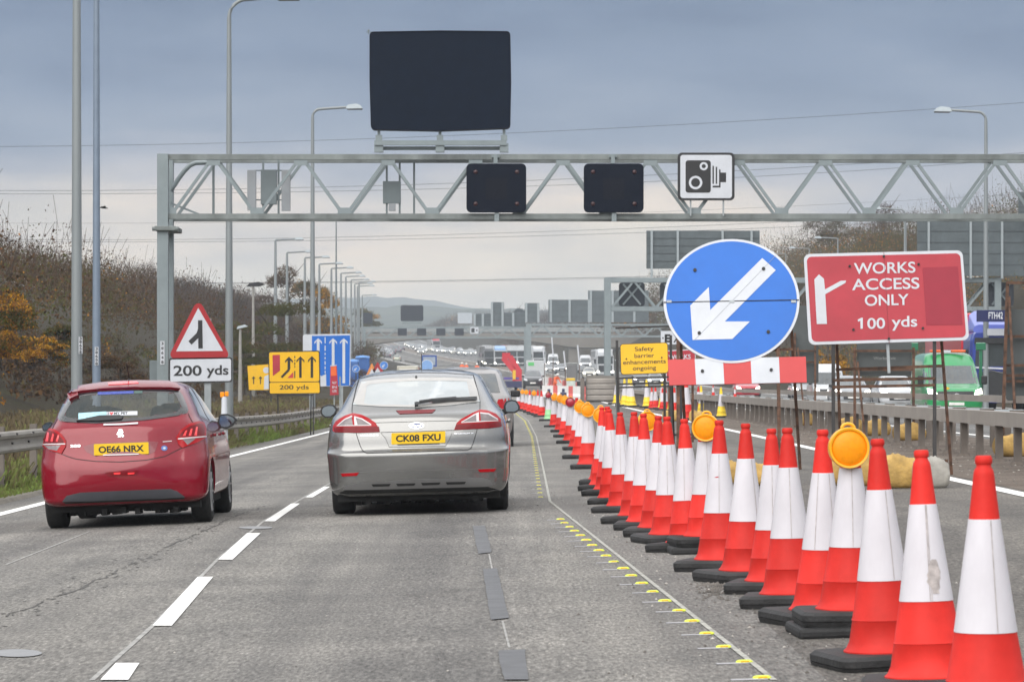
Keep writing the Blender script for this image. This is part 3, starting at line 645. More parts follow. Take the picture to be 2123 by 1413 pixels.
# --- signs half hidden further on
b = Board('exit_sign', 'white sign with a black letter E half hidden behind the blue disc', 'road sign', 1392, 78)
pn = b.part('sign_panel', m_swhite, [(1370, 686), (1420, 685), (1420, 713), (1370, 714)], 0, .03); b.text('E', m_sblack, 1384, 701, 12, 17, -.004, pn, 0, .05)
b.part('dash', m_sblack, [(1373, 699), (1376, 699), (1376, 702), (1373, 702)], -.004, .004, pn); b.text('X', m_sblack, 1403, 701, 14, 17, -.004, pn, 0, .03)
legs(b, 'frame_leg', m_dark, [(Gd(1378, 78.1), P(1378, 690, 78.1))], .06); legs(b, 'frame_leg', m_dark, [(Gd(1412, 78.1), P(1412, 690, 78.1))], .06)
b = Board('red_works_sign', 'red sign with the letters WORKS showing just behind the striped board', 'road sign', 1412, 70)
pn = b.part('sign_panel', m_swhite, [(1380, 726), (1442, 723), (1443, 790), (1381, 792)], 0, .03, rad=.04); b.part('red_face', m_sred, [(1382, 728), (1440.5, 725), (1441.5, 788), (1382.5, 790)], -.004, .004, pn)
b.text('WORKS', m_swhite, 1409, 739.5, 46, 10, -.0075, pn, -.03, .02)
legs(b, 'frame_leg', m_rust, [(Gd(1388, 70.1), P(1388, 735, 70.1))], .05); legs(b, 'frame_leg', m_rust, [(Gd(1436, 70.1), P(1436, 735, 70.1))], .05)
for nm, x0, x1, y0, y1, d, base, lab in ((0, 1638, 1697, 633, 794, 84, 1, 'tall grey sign back on a rusty frame between the blue disc and the red sign'), (1, 1777, 1890, 700, 779, 67, 1, 'grey sign back with faint pale lettering under the red works sign'), (2, 2086, 2215, 641, 830, 56, 1, 'grey sign back on a leaning rusty frame at the right edge')):
    b = Board('temporary_sign', lab, 'road sign', (x0 + x1) / 2, d, 0, group='sign backs on rusty frames in the central reserve')
    pn = b.part('sign_panel', m_back, [(x0, y0), (x1, y0), (x1, y1), (x0, y1)], 0, .02, rad=.05)
    if nm == 1: b.text('Works Exit', M('pale_stencil', (.30, .31, .31), .6), 1834, 742, 46, 6, -.004, pn, 0, .0)
    ty = {0: 690, 1: 720, 2: 585}[nm]; xa, xb = {0: (1648, 1690), 1: (1772, 1894), 2: (2086, 2190)}[nm]; lean = {0: 0, 1: 0, 2: 14}[nm]
    legs(b, 'frame_leg', m_rust, [(Gd(xa - lean * .6, d - .35), P(xa + lean * .2, ty, d - .08))], .05); legs(b, 'frame_leg', m_rust, [(Gd(xb, d - .35), P(xb, ty, d - .08))], .05)
    legs(b, 'rear_leg', m_rust, [(Gd(xa + 22, d - 1.0), P(xa + 6, ty + 30, d - .1))], .04)
    legs(b, 'cross_bar', m_rust, [(P(xa, yy, d - .12), P(xb, yy, d - .12)) for yy in {0: (727, 750), 1: (727, 766, 785), 2: (586, 697, 757, 778, 790)}[nm]], .045)

# --- sandbags
def sandbag(label, px, py, w, d_, h, mat, rz=0, dy=0):
    p = G(px, py); bm = bmesh.new(); bmesh.ops.create_cube(bm, size=1); bmesh.ops.subdivide_edges(bm, edges=bm.edges, cuts=7, use_grid_fill=True); r = random.Random(int(px))
    for v in bm.verts:
        x, y, z = v.co * 2; k = 1 - .07 * (abs(x) ** 4); k2 = 1 - .22 * max(abs(x), abs(y)) ** 7; sag = .07 * math.sin(x * 4 + px) + .05 * math.sin(y * 6 + x * 9 + px) + r.uniform(-.015, .015)
        v.co = Vector((x * w / 2 * (1 - .08 * z * z), y * d_ / 2 * k * (1 - .2 * z * z), (z * k2 + 1) * h / 2 + (sag * h if z > 0 else 0) + .004))
    me = bpy.data.meshes.new('sandbag')
    for f in bm.faces: f.smooth = True
    bmesh.ops.recalc_face_normals(bm, faces=bm.faces); bm.to_mesh(me); bm.free(); me.materials.append(mat)
    o = link(bpy.data.objects.new('sandbag', me)); o.location = p + Vector((0, dy, 0)); o.rotation_euler.z = rz
    return tag(o, label, 'sandbag', 'sandbags weighing down the sign frames')
sandbag('ochre sandbag at the left foot of the red works sign', 1757, 1006, .50, .30, .34, m_sand, .1)
sandbag('ochre sandbag right of the nearest round lamp, under the red works sign', 1806, 1008, .40, .34, .36, m_sand, -.1, .2)
sandbag('ochre sandbag in the middle of the pile under the red works sign', 1862, 1012, .50, .34, .36, m_sand, .05)
sandbag('off-white sandbag at the right end under the red works sign', 1930, 1012, .42, .30, .33, m_sandw, -.08)
sandbag('ochre sandbag left behind the cones under the blue sign', 1524, 1003, .38, .3, .27, m_sand, .1)
sandbag('ochre sandbag right behind the cones under the blue sign', 1568, 1006, .34, .3, .27, m_sand, -.1)
sandbag('pale ochre sandbag left of the blue sign leg', 1394, 873, .62, .35, .33, m_sand, 0)
sandbag('pale ochre sandbag right of the leaning cone', 1442, 874, .40, .35, .33, m_sand, 0)
sandbag('bright yellow sandbag between the cones under the yellow sign', 1379, 925, .25, .3, .42, m_syel, 0)
for i, (px, d, w_, s) in enumerate(((1760, 77, .6, 'left'), (1815, 71.5, .6, 'middle'), (1885, 65.5, .6, 'right'), (1668, 89, .5, 'far left'), (2110, 51.2, .7, 'rightmost'))):
    o = sandbag('ochre sandbag behind the near barrier posts, %s one' % s, 1000, 1000, w_, .4, .33, m_sand, .1); o.location = Gd(px, d)

# --- left verge: triangle, plate, lane signs
b = Board('warning_triangle', 'red bordered triangle of a side road joining above a white 200 yds plate', 'road sign', 412, 84)
tri = roundpoly(b.poly([(411, 617), (480, 744), (347, 744)]), .12); pn = MB().prism(tri, 0, .03).build('triangle_panel', m_sredtri, b.root)
b.part('white_face', m_swhite, [(411, 638), (462.5, 727), (365, 728)], -.004, .004, pn)
ix = lambda a, q: (300 + a / 4.615, 560 + q / 4.615)
b.part('junction_symbol', m_sblack, [ix(510, 478), ix(552, 478), ix(556, 748), ix(513, 748), ix(512, 650), ix(448, 712), ix(418, 678), ix(495, 602), ix(510, 560)], -.0075, .003, pn)
pl = b.part('distance_plate', m_sblack, [(350, 742), (481.5, 740), (481.5, 792), (350, 794)], 0, .03, rad=.06); b.part('white_face', m_swhite, [(353, 745), (479, 743), (479, 789), (353, 791)], -.004, .004, pl, rad=.05)
b.text('200', m_sblack, *ix(410, 960), 270 / 4.615, 100 / 4.615, -.0075, pl, -.01, .02); b.text('yds', m_sblack, *ix(697, 968), 210 / 4.615, 122 / 4.615, -.0075, pl, -.01, .02)
legs(b, 'post', m_galv, [(Gd(431, 84.12), P(431, 660, 84.12))], .16)
b = Board('lane_sign', 'yellow lane merge sign with black arrows and 200 yds, on thin legs', 'road sign', 610, 100)
pn = b.part('sign_panel', m_sblack, [(556, 728), (663, 726.5), (664.5, 815.5), (557.5, 817)], 0, .03, rad=.06)
b.part('yellow_face', m_syel, [(558, 730), (661, 728.5), (662, 790), (559, 791.5)], -.004, .004, pn, rad=.05); b.part('yellow_face', m_syel, [(559, 793), (662.3, 791.8), (663, 814), (559.5, 815.3)], -.004, .004, pn, rad=.04)
b.part('red_bar', m_sred, [ix(1223, 810), ix(1294, 808), ix(1295, 960), ix(1226, 1012)], -.0075, .003, pn); b.part('red_wedge', m_sboard, [ix(1365, 1030), ix(1422, 972), ix(1422, 1030)], -.0075, .003, pn)
def arrow(b, pn, x, yt, yb, w, hw, hh, fold=None, mat=None):
    b.part('lane_arrow', mat or m_sblack, [ix(x, yt), ix(x + hw, yt + hh), ix(x + hw, yt + hh + 22), ix(x + w, yt + hh * .72), ix(x + w, yb), ix(x - w, yb), ix(x - w, yt + hh * .72), ix(x - hw, yt + hh + 22), ix(x - hw, yt + hh)], -.0075, .003, pn)
arrow(b, pn, 1490, 822, 1028, 12, 38, 40); arrow(b, pn, 1600, 820, 1028, 12, 38, 40)
b.part('lane_arrow', m_sblack, [ix(*p) for p in ((1380, 825), (1418, 865), (1418, 887), (1393, 862), (1393, 940), (1385, 962), (1318, 1030), (1300, 1018), (1366, 948), (1368, 862), (1343, 887), (1343, 865))], -.0075, .003, pn)
mb = MB()
for y0, y1 in ((820, 840), (856, 868), (880, 905), (915, 930), (962, 1030)): mb.prism(b.poly([ix(1431, y0), ix(1441, y0), ix(1441, y1), ix(1431, y1)]), -.0075, .003)
mb.build('dashes', m_sblack, pn)
b.text('200 yds', m_sblack, *ix(1430, 1124), 280 / 4.615, 56 / 4.615, -.0075, pn, -.01, .012)
legs(b, 'frame_leg', m_dark, [(Gd(577, 100.05), P(575, 740, 100.05))], .035); legs(b, 'frame_leg', m_dark, [(Gd(650, 100.05), P(648, 740, 100.05))], .035)
legs(b, 'frame_leg', m_dark, [(Gd(644, 101), P(646, 740, 100.1))], .035); legs(b, 'cross_bar', m_dark, [(P(574, 819.5, 100.05), P(650, 818.5, 100.05))], .03)
b = Board('slip_road_sign', 'plain yellow sign with small black arrows half hidden left of the lane sign', 'road sign', 540, 150)
pn = b.part('sign_panel', m_syel, [(513, 758), (566, 754), (570, 808), (516, 808)], 0, .04)
for x in (1042, 1108): b.part('lane_arrow', m_sblack, [ix(x, 1012), ix(x + 15, 1030), ix(x + 15, 1040), ix(x + 5, 1030), ix(x + 5, 1088), ix(x - 5, 1088), ix(x - 5, 1030), ix(x - 15, 1040), ix(x - 15, 1030)], -.006, .005, pn)
b.part('white_roundel', m_swhite, circ(552, 767, 6.5), -.006, .005, pn); b.part('white_flap', m_swhite, [(548, 780), (557, 776), (560, 806), (547, 807)], -.006, .005, pn)
legs(b, 'frame_leg', m_dark, [(Gd(520, 150.1), P(520, 790, 150.1))], .06); legs(b, 'frame_leg', m_dark, [(Gd(562, 150.1), P(562, 790, 150.1))], .06)
b = Board('blue_lane_sign', 'large blue and white lane sign with white arrows behind the red ramp board', 'road sign', 680, 128)
pn = b.part('sign_panel', m_swhite, [(628, 693), (727, 691.5), (726, 800), (628, 801)], 0, .04, rad=.08)
b.part('blue_face', m_sblue, [ix(1600, 628), ix(1965, 622), ix(1958, 1102), ix(1738, 1105), ix(1735, 990), ix(1690, 1012), ix(1600, 900)], -.006, .006, pn)
for x, yb in ((1660, 860), (1803, 1080), (1905, 1080)): arrow(b, pn, x, 650, yb, 13, 36, 34, mat=m_swhite); b.root.children
mb = MB()
for y0, y1 in ((640, 700), (720, 770), (790, 810), (830, 850), (870, 900), (920, 945), (960, 985)): mb.prism(b.poly([ix(1722, y0), ix(1731, y0), ix(1731, y1), ix(1722, y1)]), -.0105, .004)
mb.build('dashes', m_swhite, pn)
for o_ in pn.children:
    if o_.name.startswith('lane_arrow'): o_.location.y -= .004
legs(b, 'post', m_galv, [(Gd(645, 128.1), P(645, 720, 128.1))], .12); legs(b, 'post', m_galv, [(Gd(708, 128.1), P(708, 720, 128.1))], .12)
b = Board('ramp_board', 'narrow red board on a pole in front of the blue lane sign', 'road sign', 693, 104)
pn = b.part('sign_panel', m_sred, [(685, 758), (698, 757), (702, 818), (684, 819)], 0, .03); b.part('orange_face', M('orange_face', (.75, .13, .03), .5), [(686, 760), (697, 759), (698, 778), (686, 779)], -.004, .004, pn)
for t_, y_ in (('NOT', 793), ('IN', 802), ('USE', 810)): b.text(t_, m_swhite, 693.5, y_, 9, 5, -.006, pn, 0, .02)
b.part('panel_rim', m_swhite, [(685, 757), (698, 756), (698, 758), (685, 759)], -.003, .006, pn)
legs(b, 'post', m_galv, [(Gd(705, 104.1), P(705, 780, 104.1))], .05); legs(b, 'post', m_galv, [(Gd(693, 104.1), P(693, 790, 104.1))], .04)
# orange lamp on a white post behind the guardrail
p = at(465, 82); t = thing('post_lamp', 'white cone shaped post with twin orange lamps behind the guardrail', 'warning lamp', p)
h = CAM.z - (822 - HY) / F * 82 - p.z
mb = MB(); mb.lathe([(.10, 0), (.065, h - .05), (.05, h)], 14); mb.build('post', m_swhite, t)
mb = MB(); mb.box((-.05, 0, h + .05), (.10, .08, .13), bev=.02); mb.box((.06, 0, h + .07), (.09, .08, .12), bev=.02); mb.build('lamp_head', m_amber, t)

# ---------------------------------------------------------------- gantries
m_panel = M('dark_sign_face', (.004, .009, .021), .6, var=.12, scale=3, spec=.10)
m_panelg = M('far_dark_sign_face', (.018, .024, .036), .6, var=.1)
m_hsg = M('signal_housing', (.005, .008, .017), .6, var=.1, spec=.10)
m_dimred = M('unlit_red_lamp', (.035, .010, .012), .3, var=.2)
m_gbox = M('equipment_grey', (.15, .18, .19), .6, var=.08, scale=2)
def truss(name, label, cat, d, x0, x1, zt, zb, per, xa, depth, cw, posts, group=None, brace=.075, weath=True):
    root = thing(name, label, cat, (x0, d, 0), group=group); R = Vector((x0, d, 0))
    mt = m_gantst if weath else m_gant
    for nm, z, y, s in (('top_chord', zt, 0, cw), ('top_chord', zt, depth, cw), ('bottom_chord', zb, 0, cw), ('bottom_chord', zb, depth, cw)):
        mb = MB(); mb.box(((x1 - x0) / 2, y, z), (x1 - x0, s, s)); mb.build(nm, mt, root)
    mb = MB(); x = xa; up = True; lo, hi = zb + cw / 2, zt - cw / 2; k = 0
    while x < x1 - per / 2:
        a, b = (lo, hi) if k % 2 == 0 else (hi, lo)
        for y in (0, depth):
            if x > x0: mb.bar((x - x0 + .06, y, a), (x + per / 2 - x0 - .06, y, b), brace)
        x += per / 2; k += 1
    n = int((x1 - x0) / per)
    for i in range(n):
        xx = xa - x0 + i * per
        mb.bar((xx + per / 2, 0, hi), (xx + per / 2, depth, hi), brace * .8)
        mb.bar((xx + per, 0, lo), (xx + per, depth, lo), brace * .8)
    if weath:
        for i in range(n + 1):
            xx = xa - x0 + i * per
            for x_, z_ in ((xx, lo + .07), (xx + per / 2, hi - .07)):
                if 0 < x_ < x1 - x0: mb.box((x_, -.045, z_), (.34, .014, .16))
    mb.build('bracing', m_gant, root)
    for px, w_ in posts:
        zg = gz(px, d)
        for y in (0, depth):
            mb = MB(); mb.box((px - x0, y, (zg - .3 + zt + cw * .55) / 2), (w_, w_, zt + cw * .55 - zg + .3)); mb.build('post', mt if False else m_gant, root)
    return root, R
D1 = 85.0; px2 = lambda p: X(p, D1); pz = lambda q, d=D1: CAM.z - (q - HY) / F * d
g1, R1 = truss('sign_gantry', 'grey steel lattice gantry spanning the road ahead, carrying dark signals', 'gantry', D1, px2(338), 23.5, pz(325.5), pz(448.5), 2.2, px2(352), 1.25, .135, [(px2(338), .275), (23.4, .275)])
for p, w_ in ((438, .06), (542, .05), (574, .05), (800, .05), (827, .05), (857, .05)): MB().bar((px2(p) - R1.x, .62, pz(448)), (px2(p) - R1.x, .62, pz(328)), w_).build('upright', m_gbox, g1)
mb = MB(); mb.tube([(px2(a) - R1.x, .5, pz(b_)) for a, b_ in ((352, 395), (356, 384), (366, 368), (378, 352), (390, 340), (402, 335), (430, 334))], .06, 8); mb.build('cable_tray', m_gant, g1)
mb = MB(); mb.bar((px2(352) - R1.x, .3, pz(420)), (px2(418) - R1.x, .3, pz(446)), .05); mb.build('stay', m_gant, g1)
mb = MB(); mb.box((px2(344) - R1.x, .6, pz(474)), (px2(366) - px2(322), 1.7, .12), bev=.02)
for p in (322, 368): mb.lathe([(0, -.05), (.06, -.05), (.06, .05), (0, .05)], 10, mat=Matrix.Translation((px2(p) - R1.x, -.2, pz(475))))
mb.build('clamp', m_gantst, g1)
mb = MB(); mb.box((px2(318) - R1.x, .5, pz(772)), (.26, .4, .62), bev=.01); mb.build('cabinet', m_gbox, g1)
def vdigits(parent, px, ys, d, y, R, s=6.0, digits='38648'):
    mb = MB(); x = X(px, d); mb.box((x - R.x, y, (pz(ys[0], d) + pz(ys[-1], d)) / 2), (s * 1.45 / F * d, .012, abs(pz(ys[0], d) - pz(ys[-1], d)) + s * 1.7 / F * d)); pl = mb.build('number_strip', m_swhite, parent)
    mb = MB()
    for dg, q in zip(digits, ys):
        vs, fs = glyphs(dg, .03); mb.add([(x - R.x + u * s * .8 / F * d, y - .009, pz(q, d) + v * s / F * d) for u, v in vs], fs)
    mb.build('digits', m_sblack, pl)
vdigits(g1, 338, [712 + 9.6 * k for k in range(5)], D1, -.147, R1)
def on_gantry(name, label, cat, px, py, d, group=None): return thing(name, label, cat, P(px, py, d), group=group)
# big matrix sign on top
dM = D1 - .15; t = on_gantry('message_sign', 'large dark blank rectangular message sign standing on top of the gantry', 'message sign', 912.5, 168, dM); o0 = t.location
loc = lambda px, py: (X(px, dM) - o0.x, pz(py, dM) - o0.z)
ol = roundpoly([loc(*p) for p in ((766, 66), (912, 63.5), (1058, 65), (1060, 168), (1058, 266), (912, 271.5), (769, 269), (766, 168))], .10)
mb = MB(); mb.prism(ol, 0, .35); mb.build('sign_case', m_panel, t)
mb = MB(); mb.ring(ol, [(x * .985, z * .98) for x, z in ol], -.02, .021); mb.build('visor_edge', m_hsg, t)
mb = MB()
for p in (785, 912, 1045):
    a, b_ = loc(p, 268), loc(p, 300); mb.bar((a[0], .15, a[1]), (b_[0], .15, b_[1] - .02), .07)
    mb.box((b_[0], .15, loc(p, 285)[1]), (.16, .2, .13)); mb.box((b_[0], .15, loc(p, 306)[1]), (.22, .24, .22))
for q in (296,):
    a, b_ = loc(776, q), loc(1050, q); mb.bar((a[0], .05, a[1]), (b_[0], .05, b_[1]), .12); mb.bar((a[0], .3, a[1] - .12), (b_[0], .3, b_[1] - .12), .09)
mb.build('support_frame', m_gant, t)
mb = MB(); a = loc(759, 66); c_ = loc(777, 66); mb.bar((a[0], .1, a[1]), (c_[0], .1, c_[1]), .02); q = loc(764, 66); mb.bar((q[0], .1, q[1] - .05), (q[0], .1, q[1] + .04), .025); mb.lathe([(0, .07), (.03, .055), (.03, .03)], 8, mat=Matrix.Translation((q[0], .1, q[1]))); mb.build('sensor', m_gbox, t)
# lane signals
dS = D1 - .22; LS = None
for px, lab in ((1029, 'left lane signal, dark square with four unlit lamps, under the message sign'), (1272.5, 'right lane signal, dark square with four unlit lamps, beside the camera sign')):
    c_ = P(px, 389.5, dS)
    if LS is None:
        t = thing('lane_signal', lab, 'lane signal', c_, group='unlit lane signals on the gantry'); LS = t; u = dS / F
        mb = MB(); mb.prism(rrect(124 * u, 101 * u, .12), 0, .2); mb.build('signal_case', m_hsg, t)
        mb = MB(); mb.prism(rrect(44 * u, 44 * u, .02, 0, -.02), -.004, .005); mb.build('display', M('display_grey', (.008, .010, .017), .6, var=.2, scale=20, spec=.1), t)
        for sx in (-1, 1):
            for sz in (-1, 1):
                mb = MB(); mb.lathe([(0, -.02), (.035, -.018), (.055, -.005), (.055, 0)], 14, axis='y', mat=Matrix.Translation((sx * 43 * u, 0, sz * 33 * u))); mb.build('corner_lamp', m_dimred, t)
        mb = MB(); mb.box((-.02, .1, 58 * u), (.10, .12, .30)); mb.box((-.02, .12, 66 * u), (.2, .1, .06)); mb.build('bracket', m_gant, t); mb = MB(); mb.box((.01, .1, -60 * u), (.12, .12, .22)); mb.build('bracket', m_gant, t)
    else: dup_as(LS, lab, c_)
# camera sign
dC = D1 - .2; t = on_gantry('camera_sign', 'white square sign with a black camera symbol on the gantry', 'road sign', 1464, 366, dC); o0 = t.location
jx = lambda a, q: (X(1150 + a / 4.718, dC) - o0.x, pz(290 + q / 4.718, dC) - o0.z)
u = dC / F
mb = MB(); mb.prism(rrect(118 * u, 99 * u, .11), 0, .03); pn = mb.build('sign_panel', m_sblack, t)
mb = MB(); mb.prism(rrect(107 * u, 89.5 * u, .07), -.004, .004); mb.build('white_face', m_swhite, pn)
def jpoly(pts, y, m, nm='camera_symbol', rad=0):
    pl = [jx(*p) for p in pts]; pl = roundpoly(pl, rad) if rad else pl; MB().prism(pl, y, .003).build(nm, m, pn)
def jring(cx, cy, r0, r1):
    mb = MB(); mb.ring([jx(cx + r0 * math.cos(a), cy + r0 * math.sin(a)) for a in [k * .2618 for k in range(24)]], [jx(cx + r1 * math.cos(a), cy + r1 * math.sin(a)) for a in [k * .2618 for k in range(24)]], -.0105, .003); mb.build('lens_ring', m_swhite, pn)
jpoly(((1280, 200), (1527, 200), (1527, 517), (1280, 517)), -.0075, m_sblack, rad=.07); jring(1458, 258, 40, 20); jring(1378, 418, 66, 44)
for pts in (((1543, 254), (1557, 254), (1557, 430), (1543, 430)), ((1575, 264), (1589, 264), (1589, 430), (1575, 430)), ((1608, 290), (1622, 290), (1622, 466), (1545, 466), (1545, 448), (1608, 448)), ((1622, 320), (1676, 320), (1676, 414), (1622, 414))): jpoly(pts, -.0075, m_sblack)
mb = MB()
for p in (1432, 1500): mb.bar((X(p, dC) - o0.x, .06, pz(412, dC) - o0.z), (X(p, dC) - o0.x, .06, pz(447, dC) - o0.z), .04)
mb.build('struts', m_galv, t)
# equipment boxes inside the truss
t = on_gantry('equipment_panel', 'three grey equipment panels hung inside the left of the gantry', 'equipment box', 557, 395, D1 + .62); o0 = t.location; d_ = D1 + .62
def eb(nm, x0, x1, y0, y1, m=m_gbox, th=.16):
    mb = MB(); mb.box(((X(x0, d_) + X(x1, d_)) / 2 - o0.x, 0, (pz(y0, d_) + pz(y1, d_)) / 2 - o0.z), (X(x1, d_) - X(x0, d_), th, pz(y0, d_) - pz(y1, d_)), bev=.008); mb.build(nm, m, t)
m_elight = M('equipment_light_grey', (.30, .32, .34), .6, var=.06)
eb('side_panel', 513, 531, 353, 436, m_elight); eb('side_panel', 584, 602, 353, 437, m_elight); eb('centre_panel', 541, 574, 352, 424)
mb = MB()
for q in (353, 414): mb.bar((X(513, d_) - o0.x, .1, pz(q, d_) - o0.z), (X(602, d_) - o0.x, .1, pz(q, d_) - o0.z), .03)
mb.build('rails', m_gbox, t)
t = on_gantry('equipment_panel', 'single small grey equipment panel hung inside the gantry left of the message sign', 'equipment box', 813, 395, D1 + .62); o0 = t.location
eb('centre_panel', 794, 831, 376, 422); eb('side_panel', 806, 820, 422, 437, m_elight)

# --- further gantries with sign backs (cross-road ones seen from behind)
m_backs = M('gantry_sign_back', (.085, .105, .113), .5, var=.16, scale=1.2, metal=.15)
m_stiff = M('sign_stiffener', (.30, .34, .36), .5, var=.06)
def back_panel(label, x0, x1, y0, y1, d, stiff, yb=None, group='large sign backs on the far gantries', planks=5):
    t = thing('direction_sign', label, 'sign back', P((x0 + x1) / 2, (y0 + y1) / 2, d), group=group); o0 = t.location; W = X(x1, d) - X(x0, d); H = pz(y0, d) - pz(y1, d)
    mb = MB(); mb.box((0, 0, 0), (W, .06, H)); pn = mb.build('panel', m_backs, t)
    mb = MB()
    for k in range(1, planks): mb.box((0, -.045, -H / 2 + H * k / planks), (W, .03, .05))
    mb.build('plank_seams', M('seam_dark', (.05, .06, .065), .6), pn)
    for s in stiff:
        b_ = yb or y1; mb = MB(); hh = pz(y0, d) - pz(b_, d); mb.box((X(s, d) - o0.x, -.12, H / 2 - hh / 2 + .02), (4.6 / F * d, .14, hh)); mb.build('stiffener', m_stiff, t)
    return t
D2 = 228.0
zb2, zt2 = pz(640, D2), pz(580, D2)
truss('sign_gantry', 'grey lattice gantry over the opposite carriageway, its post right of the yellow notice', 'gantry', D2, X(1260, D2), 33, zt2, zb2, 3.0, X(1268, D2), 1.6, .3, [(X(1260, D2), .42), (32.8, .42)], brace=.14, weath=False)
back_panel('grey sign back high above the blue disc, on the nearer far gantry', 1340, 1575, 478, 557, D2, (1351, 1405, 1498, 1558), 578)
back_panel('broad grey sign back behind the red works sign, topmost at right', 1901, 2150, 456, 572, D2 - .5, (1925, 2012, 2077), 578)
back_panel('small dark grey sign back above the gantry beam at the right edge', 2111, 2190, 398, 450, D2 - 2.5, (2140,), 470)
for px, lab in ((1310, 'dark signal hood seen from behind, left in the far gantry'), (1395, 'dark signal hood seen from behind, beside the blue disc'), (2075, 'dark signal hood seen from behind, right in the far gantry')):
    t = thing('lane_signal', lab, 'lane signal', P(px, 610, D2 + .8), group='signal hoods seen from behind'); mb = MB(); mb.prism(rrect(1.75, 1.6, .2), 0, .3); mb.build('signal_case', m_panelg, t)
    mb = MB(); mb.bar((-.6, -.06, -.7), (.6, -.06, .7), .12); mb.bar((.6, -.1, -.7), (-.6, -.1, .7), .12); mb.build('bracket', m_gant, t)
D3 = 505.0
zb3, zt3 = pz(697, D3), pz(673, D3)
truss('sign_gantry', 'distant lattice gantry with red and white bits over the opposite carriageway', 'gantry', D3, X(1096, D3), X(1560, D3), zt3, zb3, 3.4, X(1100, D3), 1.6, .28, [(X(1096, D3), .8), (X(1555, D3), .8)], brace=.22, weath=False)
truss('sign_gantry', 'distant lattice gantry above the left carriageway carrying four dark signals', 'gantry', D3 + 12, X(744, D3), X(1092, D3), pz(676, D3), pz(697, D3), 3.4, X(748, D3), 1.6, .26, [(X(747, D3), .5), (X(1091, D3), .6)], brace=.18, weath=False)
for x0, x1, y0, y1, st, s in ((1137, 1222, 621, 668, (1142, 1181, 1221), 'second from right of the distant row'), (1219, 1345, 602, 668, (1225, 1270, 1315), 'rightmost and tallest of the distant row'), (1088, 1117, 628, 668, (1091, 1116), 'narrow one on the distant gantry post'), (1018, 1045, 626, 676, (1020, 1042), 'tall narrow one in the distant row'), (983, 1018, 650, 676, (984, 1001), 'low one left of the tall narrow one'), (1045, 1089, 648, 676, (1064,), 'low one right of the tall narrow one')):
    back_panel('small grey sign back, ' + s, x0, x1, y0, y1, D3, st, None, 'small grey sign backs on the distant gantries', 4)
t = thing('message_sign', 'small pale grey message sign back on the distant gantry', 'message sign', P(964, 659, D3)); mb = MB(); mb.box((0, 0, 0), (30 / F * D3, .3, 22 / F * D3)); mb.build('sign_case', M('pale_case', (.42, .46, .50), .5), t)
t = thing('message_sign', 'small dark message sign on the distant gantry, straight over the road', 'message sign', P(854, 649, D3)); mb = MB(); mb.prism(rrect(47 / F * D3, 33 / F * D3, .25), 0, .5); mb.build('sign_case', m_panelg, t); mb = MB(); mb.box((0, .2, -20 / F * D3), (40 / F * D3, .2, .25)); mb.build('support_frame', m_gant, t)
t = thing('message_sign', 'small dark message sign beside the distant lamp posts', 'message sign', P(762, 659, D3)); mb = MB(); mb.prism(rrect(20 / F * D3, 22 / F * D3, .2), 0, .5); mb.build('sign_case', m_panelg, t)
t0 = None
for px, s in ((834, 'leftmost'), (874, 'second from left'), (914, 'third from left'), (952, 'rightmost, next to the white camera sign')):
    t = thing('lane_signal', 'tiny dark lane signal on the distant gantry, ' + s, 'lane signal', P(px, 688, D3), group='tiny lane signals on the distant gantry'); mb = MB(); mb.prism(rrect(19 / F * D3, 15 / F * D3, .1), 0, .3); mb.build('signal_case', m_panelg, t)
t = thing('camera_sign', 'tiny white camera sign on the distant gantry', 'road sign', P(983.5, 684.5, D3)); mb = MB(); mb.prism(rrect(17 / F * D3, 14 / F * D3, .1), 0, .1); mb.build('sign_panel', m_swhite, t)
mb = MB(); mb.prism(rrect(7 / F * D3, 9 / F * D3, .08, -3 / F * D3), -.02, .02); mb.prism(rrect(3 / F * D3, 3 / F * D3, .05, 5 / F * D3), -.02, .02); mb.build('camera_symbol', m_sblack, t)
mb = MB(); 
# --- road bridge behind the distant gantry
m_conc = M('bridge_concrete', (.20, .185, .165), .85, var=.12, scale=.3, detail=8)
DB = 640.0; t = thing('road_bridge', 'long low concrete bridge with arched underside behind the distant gantries', 'bridge', (X(960, DB), DB, 0)); bx = lambda p: X(p, DB) - t.location.x
zd = pz(691, DB)
top = [(bx(600), zd + .2), (bx(1560), zd + .2)]
def soffit(p):
    if p < 752 or p > 1196: return 720
    m_ = 960
    return 700 + 17 * (abs(p - m_) / 210) ** 2.2 if p <= m_ + 240 else 715
pl = [(bx(600), pz(691, DB)), (bx(1560), pz(691, DB))] + [(bx(p), pz(min(soffit(p), 722), DB)) for p in range(1560, 599, -20)]
mb = MB(); mb.prism(pl, 0, 9); mb.build('deck', m_conc, t)
for p, w_ in ((735, 2.6), (1190, 2.0), (1330, 2.0)):
    zg = gz(X(p, DB), DB); mb = MB(); mb.box((bx(p), 4.5, (zg - 1 + pz(700, DB)) / 2), (w_, 8, pz(700, DB) - zg + 1)); mb.build('pier', m_conc, t)
mb = MB(); mb.box((bx(1080), .3, zd + .75), (bx(1560) - bx(600), .12, .9)); mb.build('parapet', M('parapet_grey', (.26, .275, .275), .7), t)

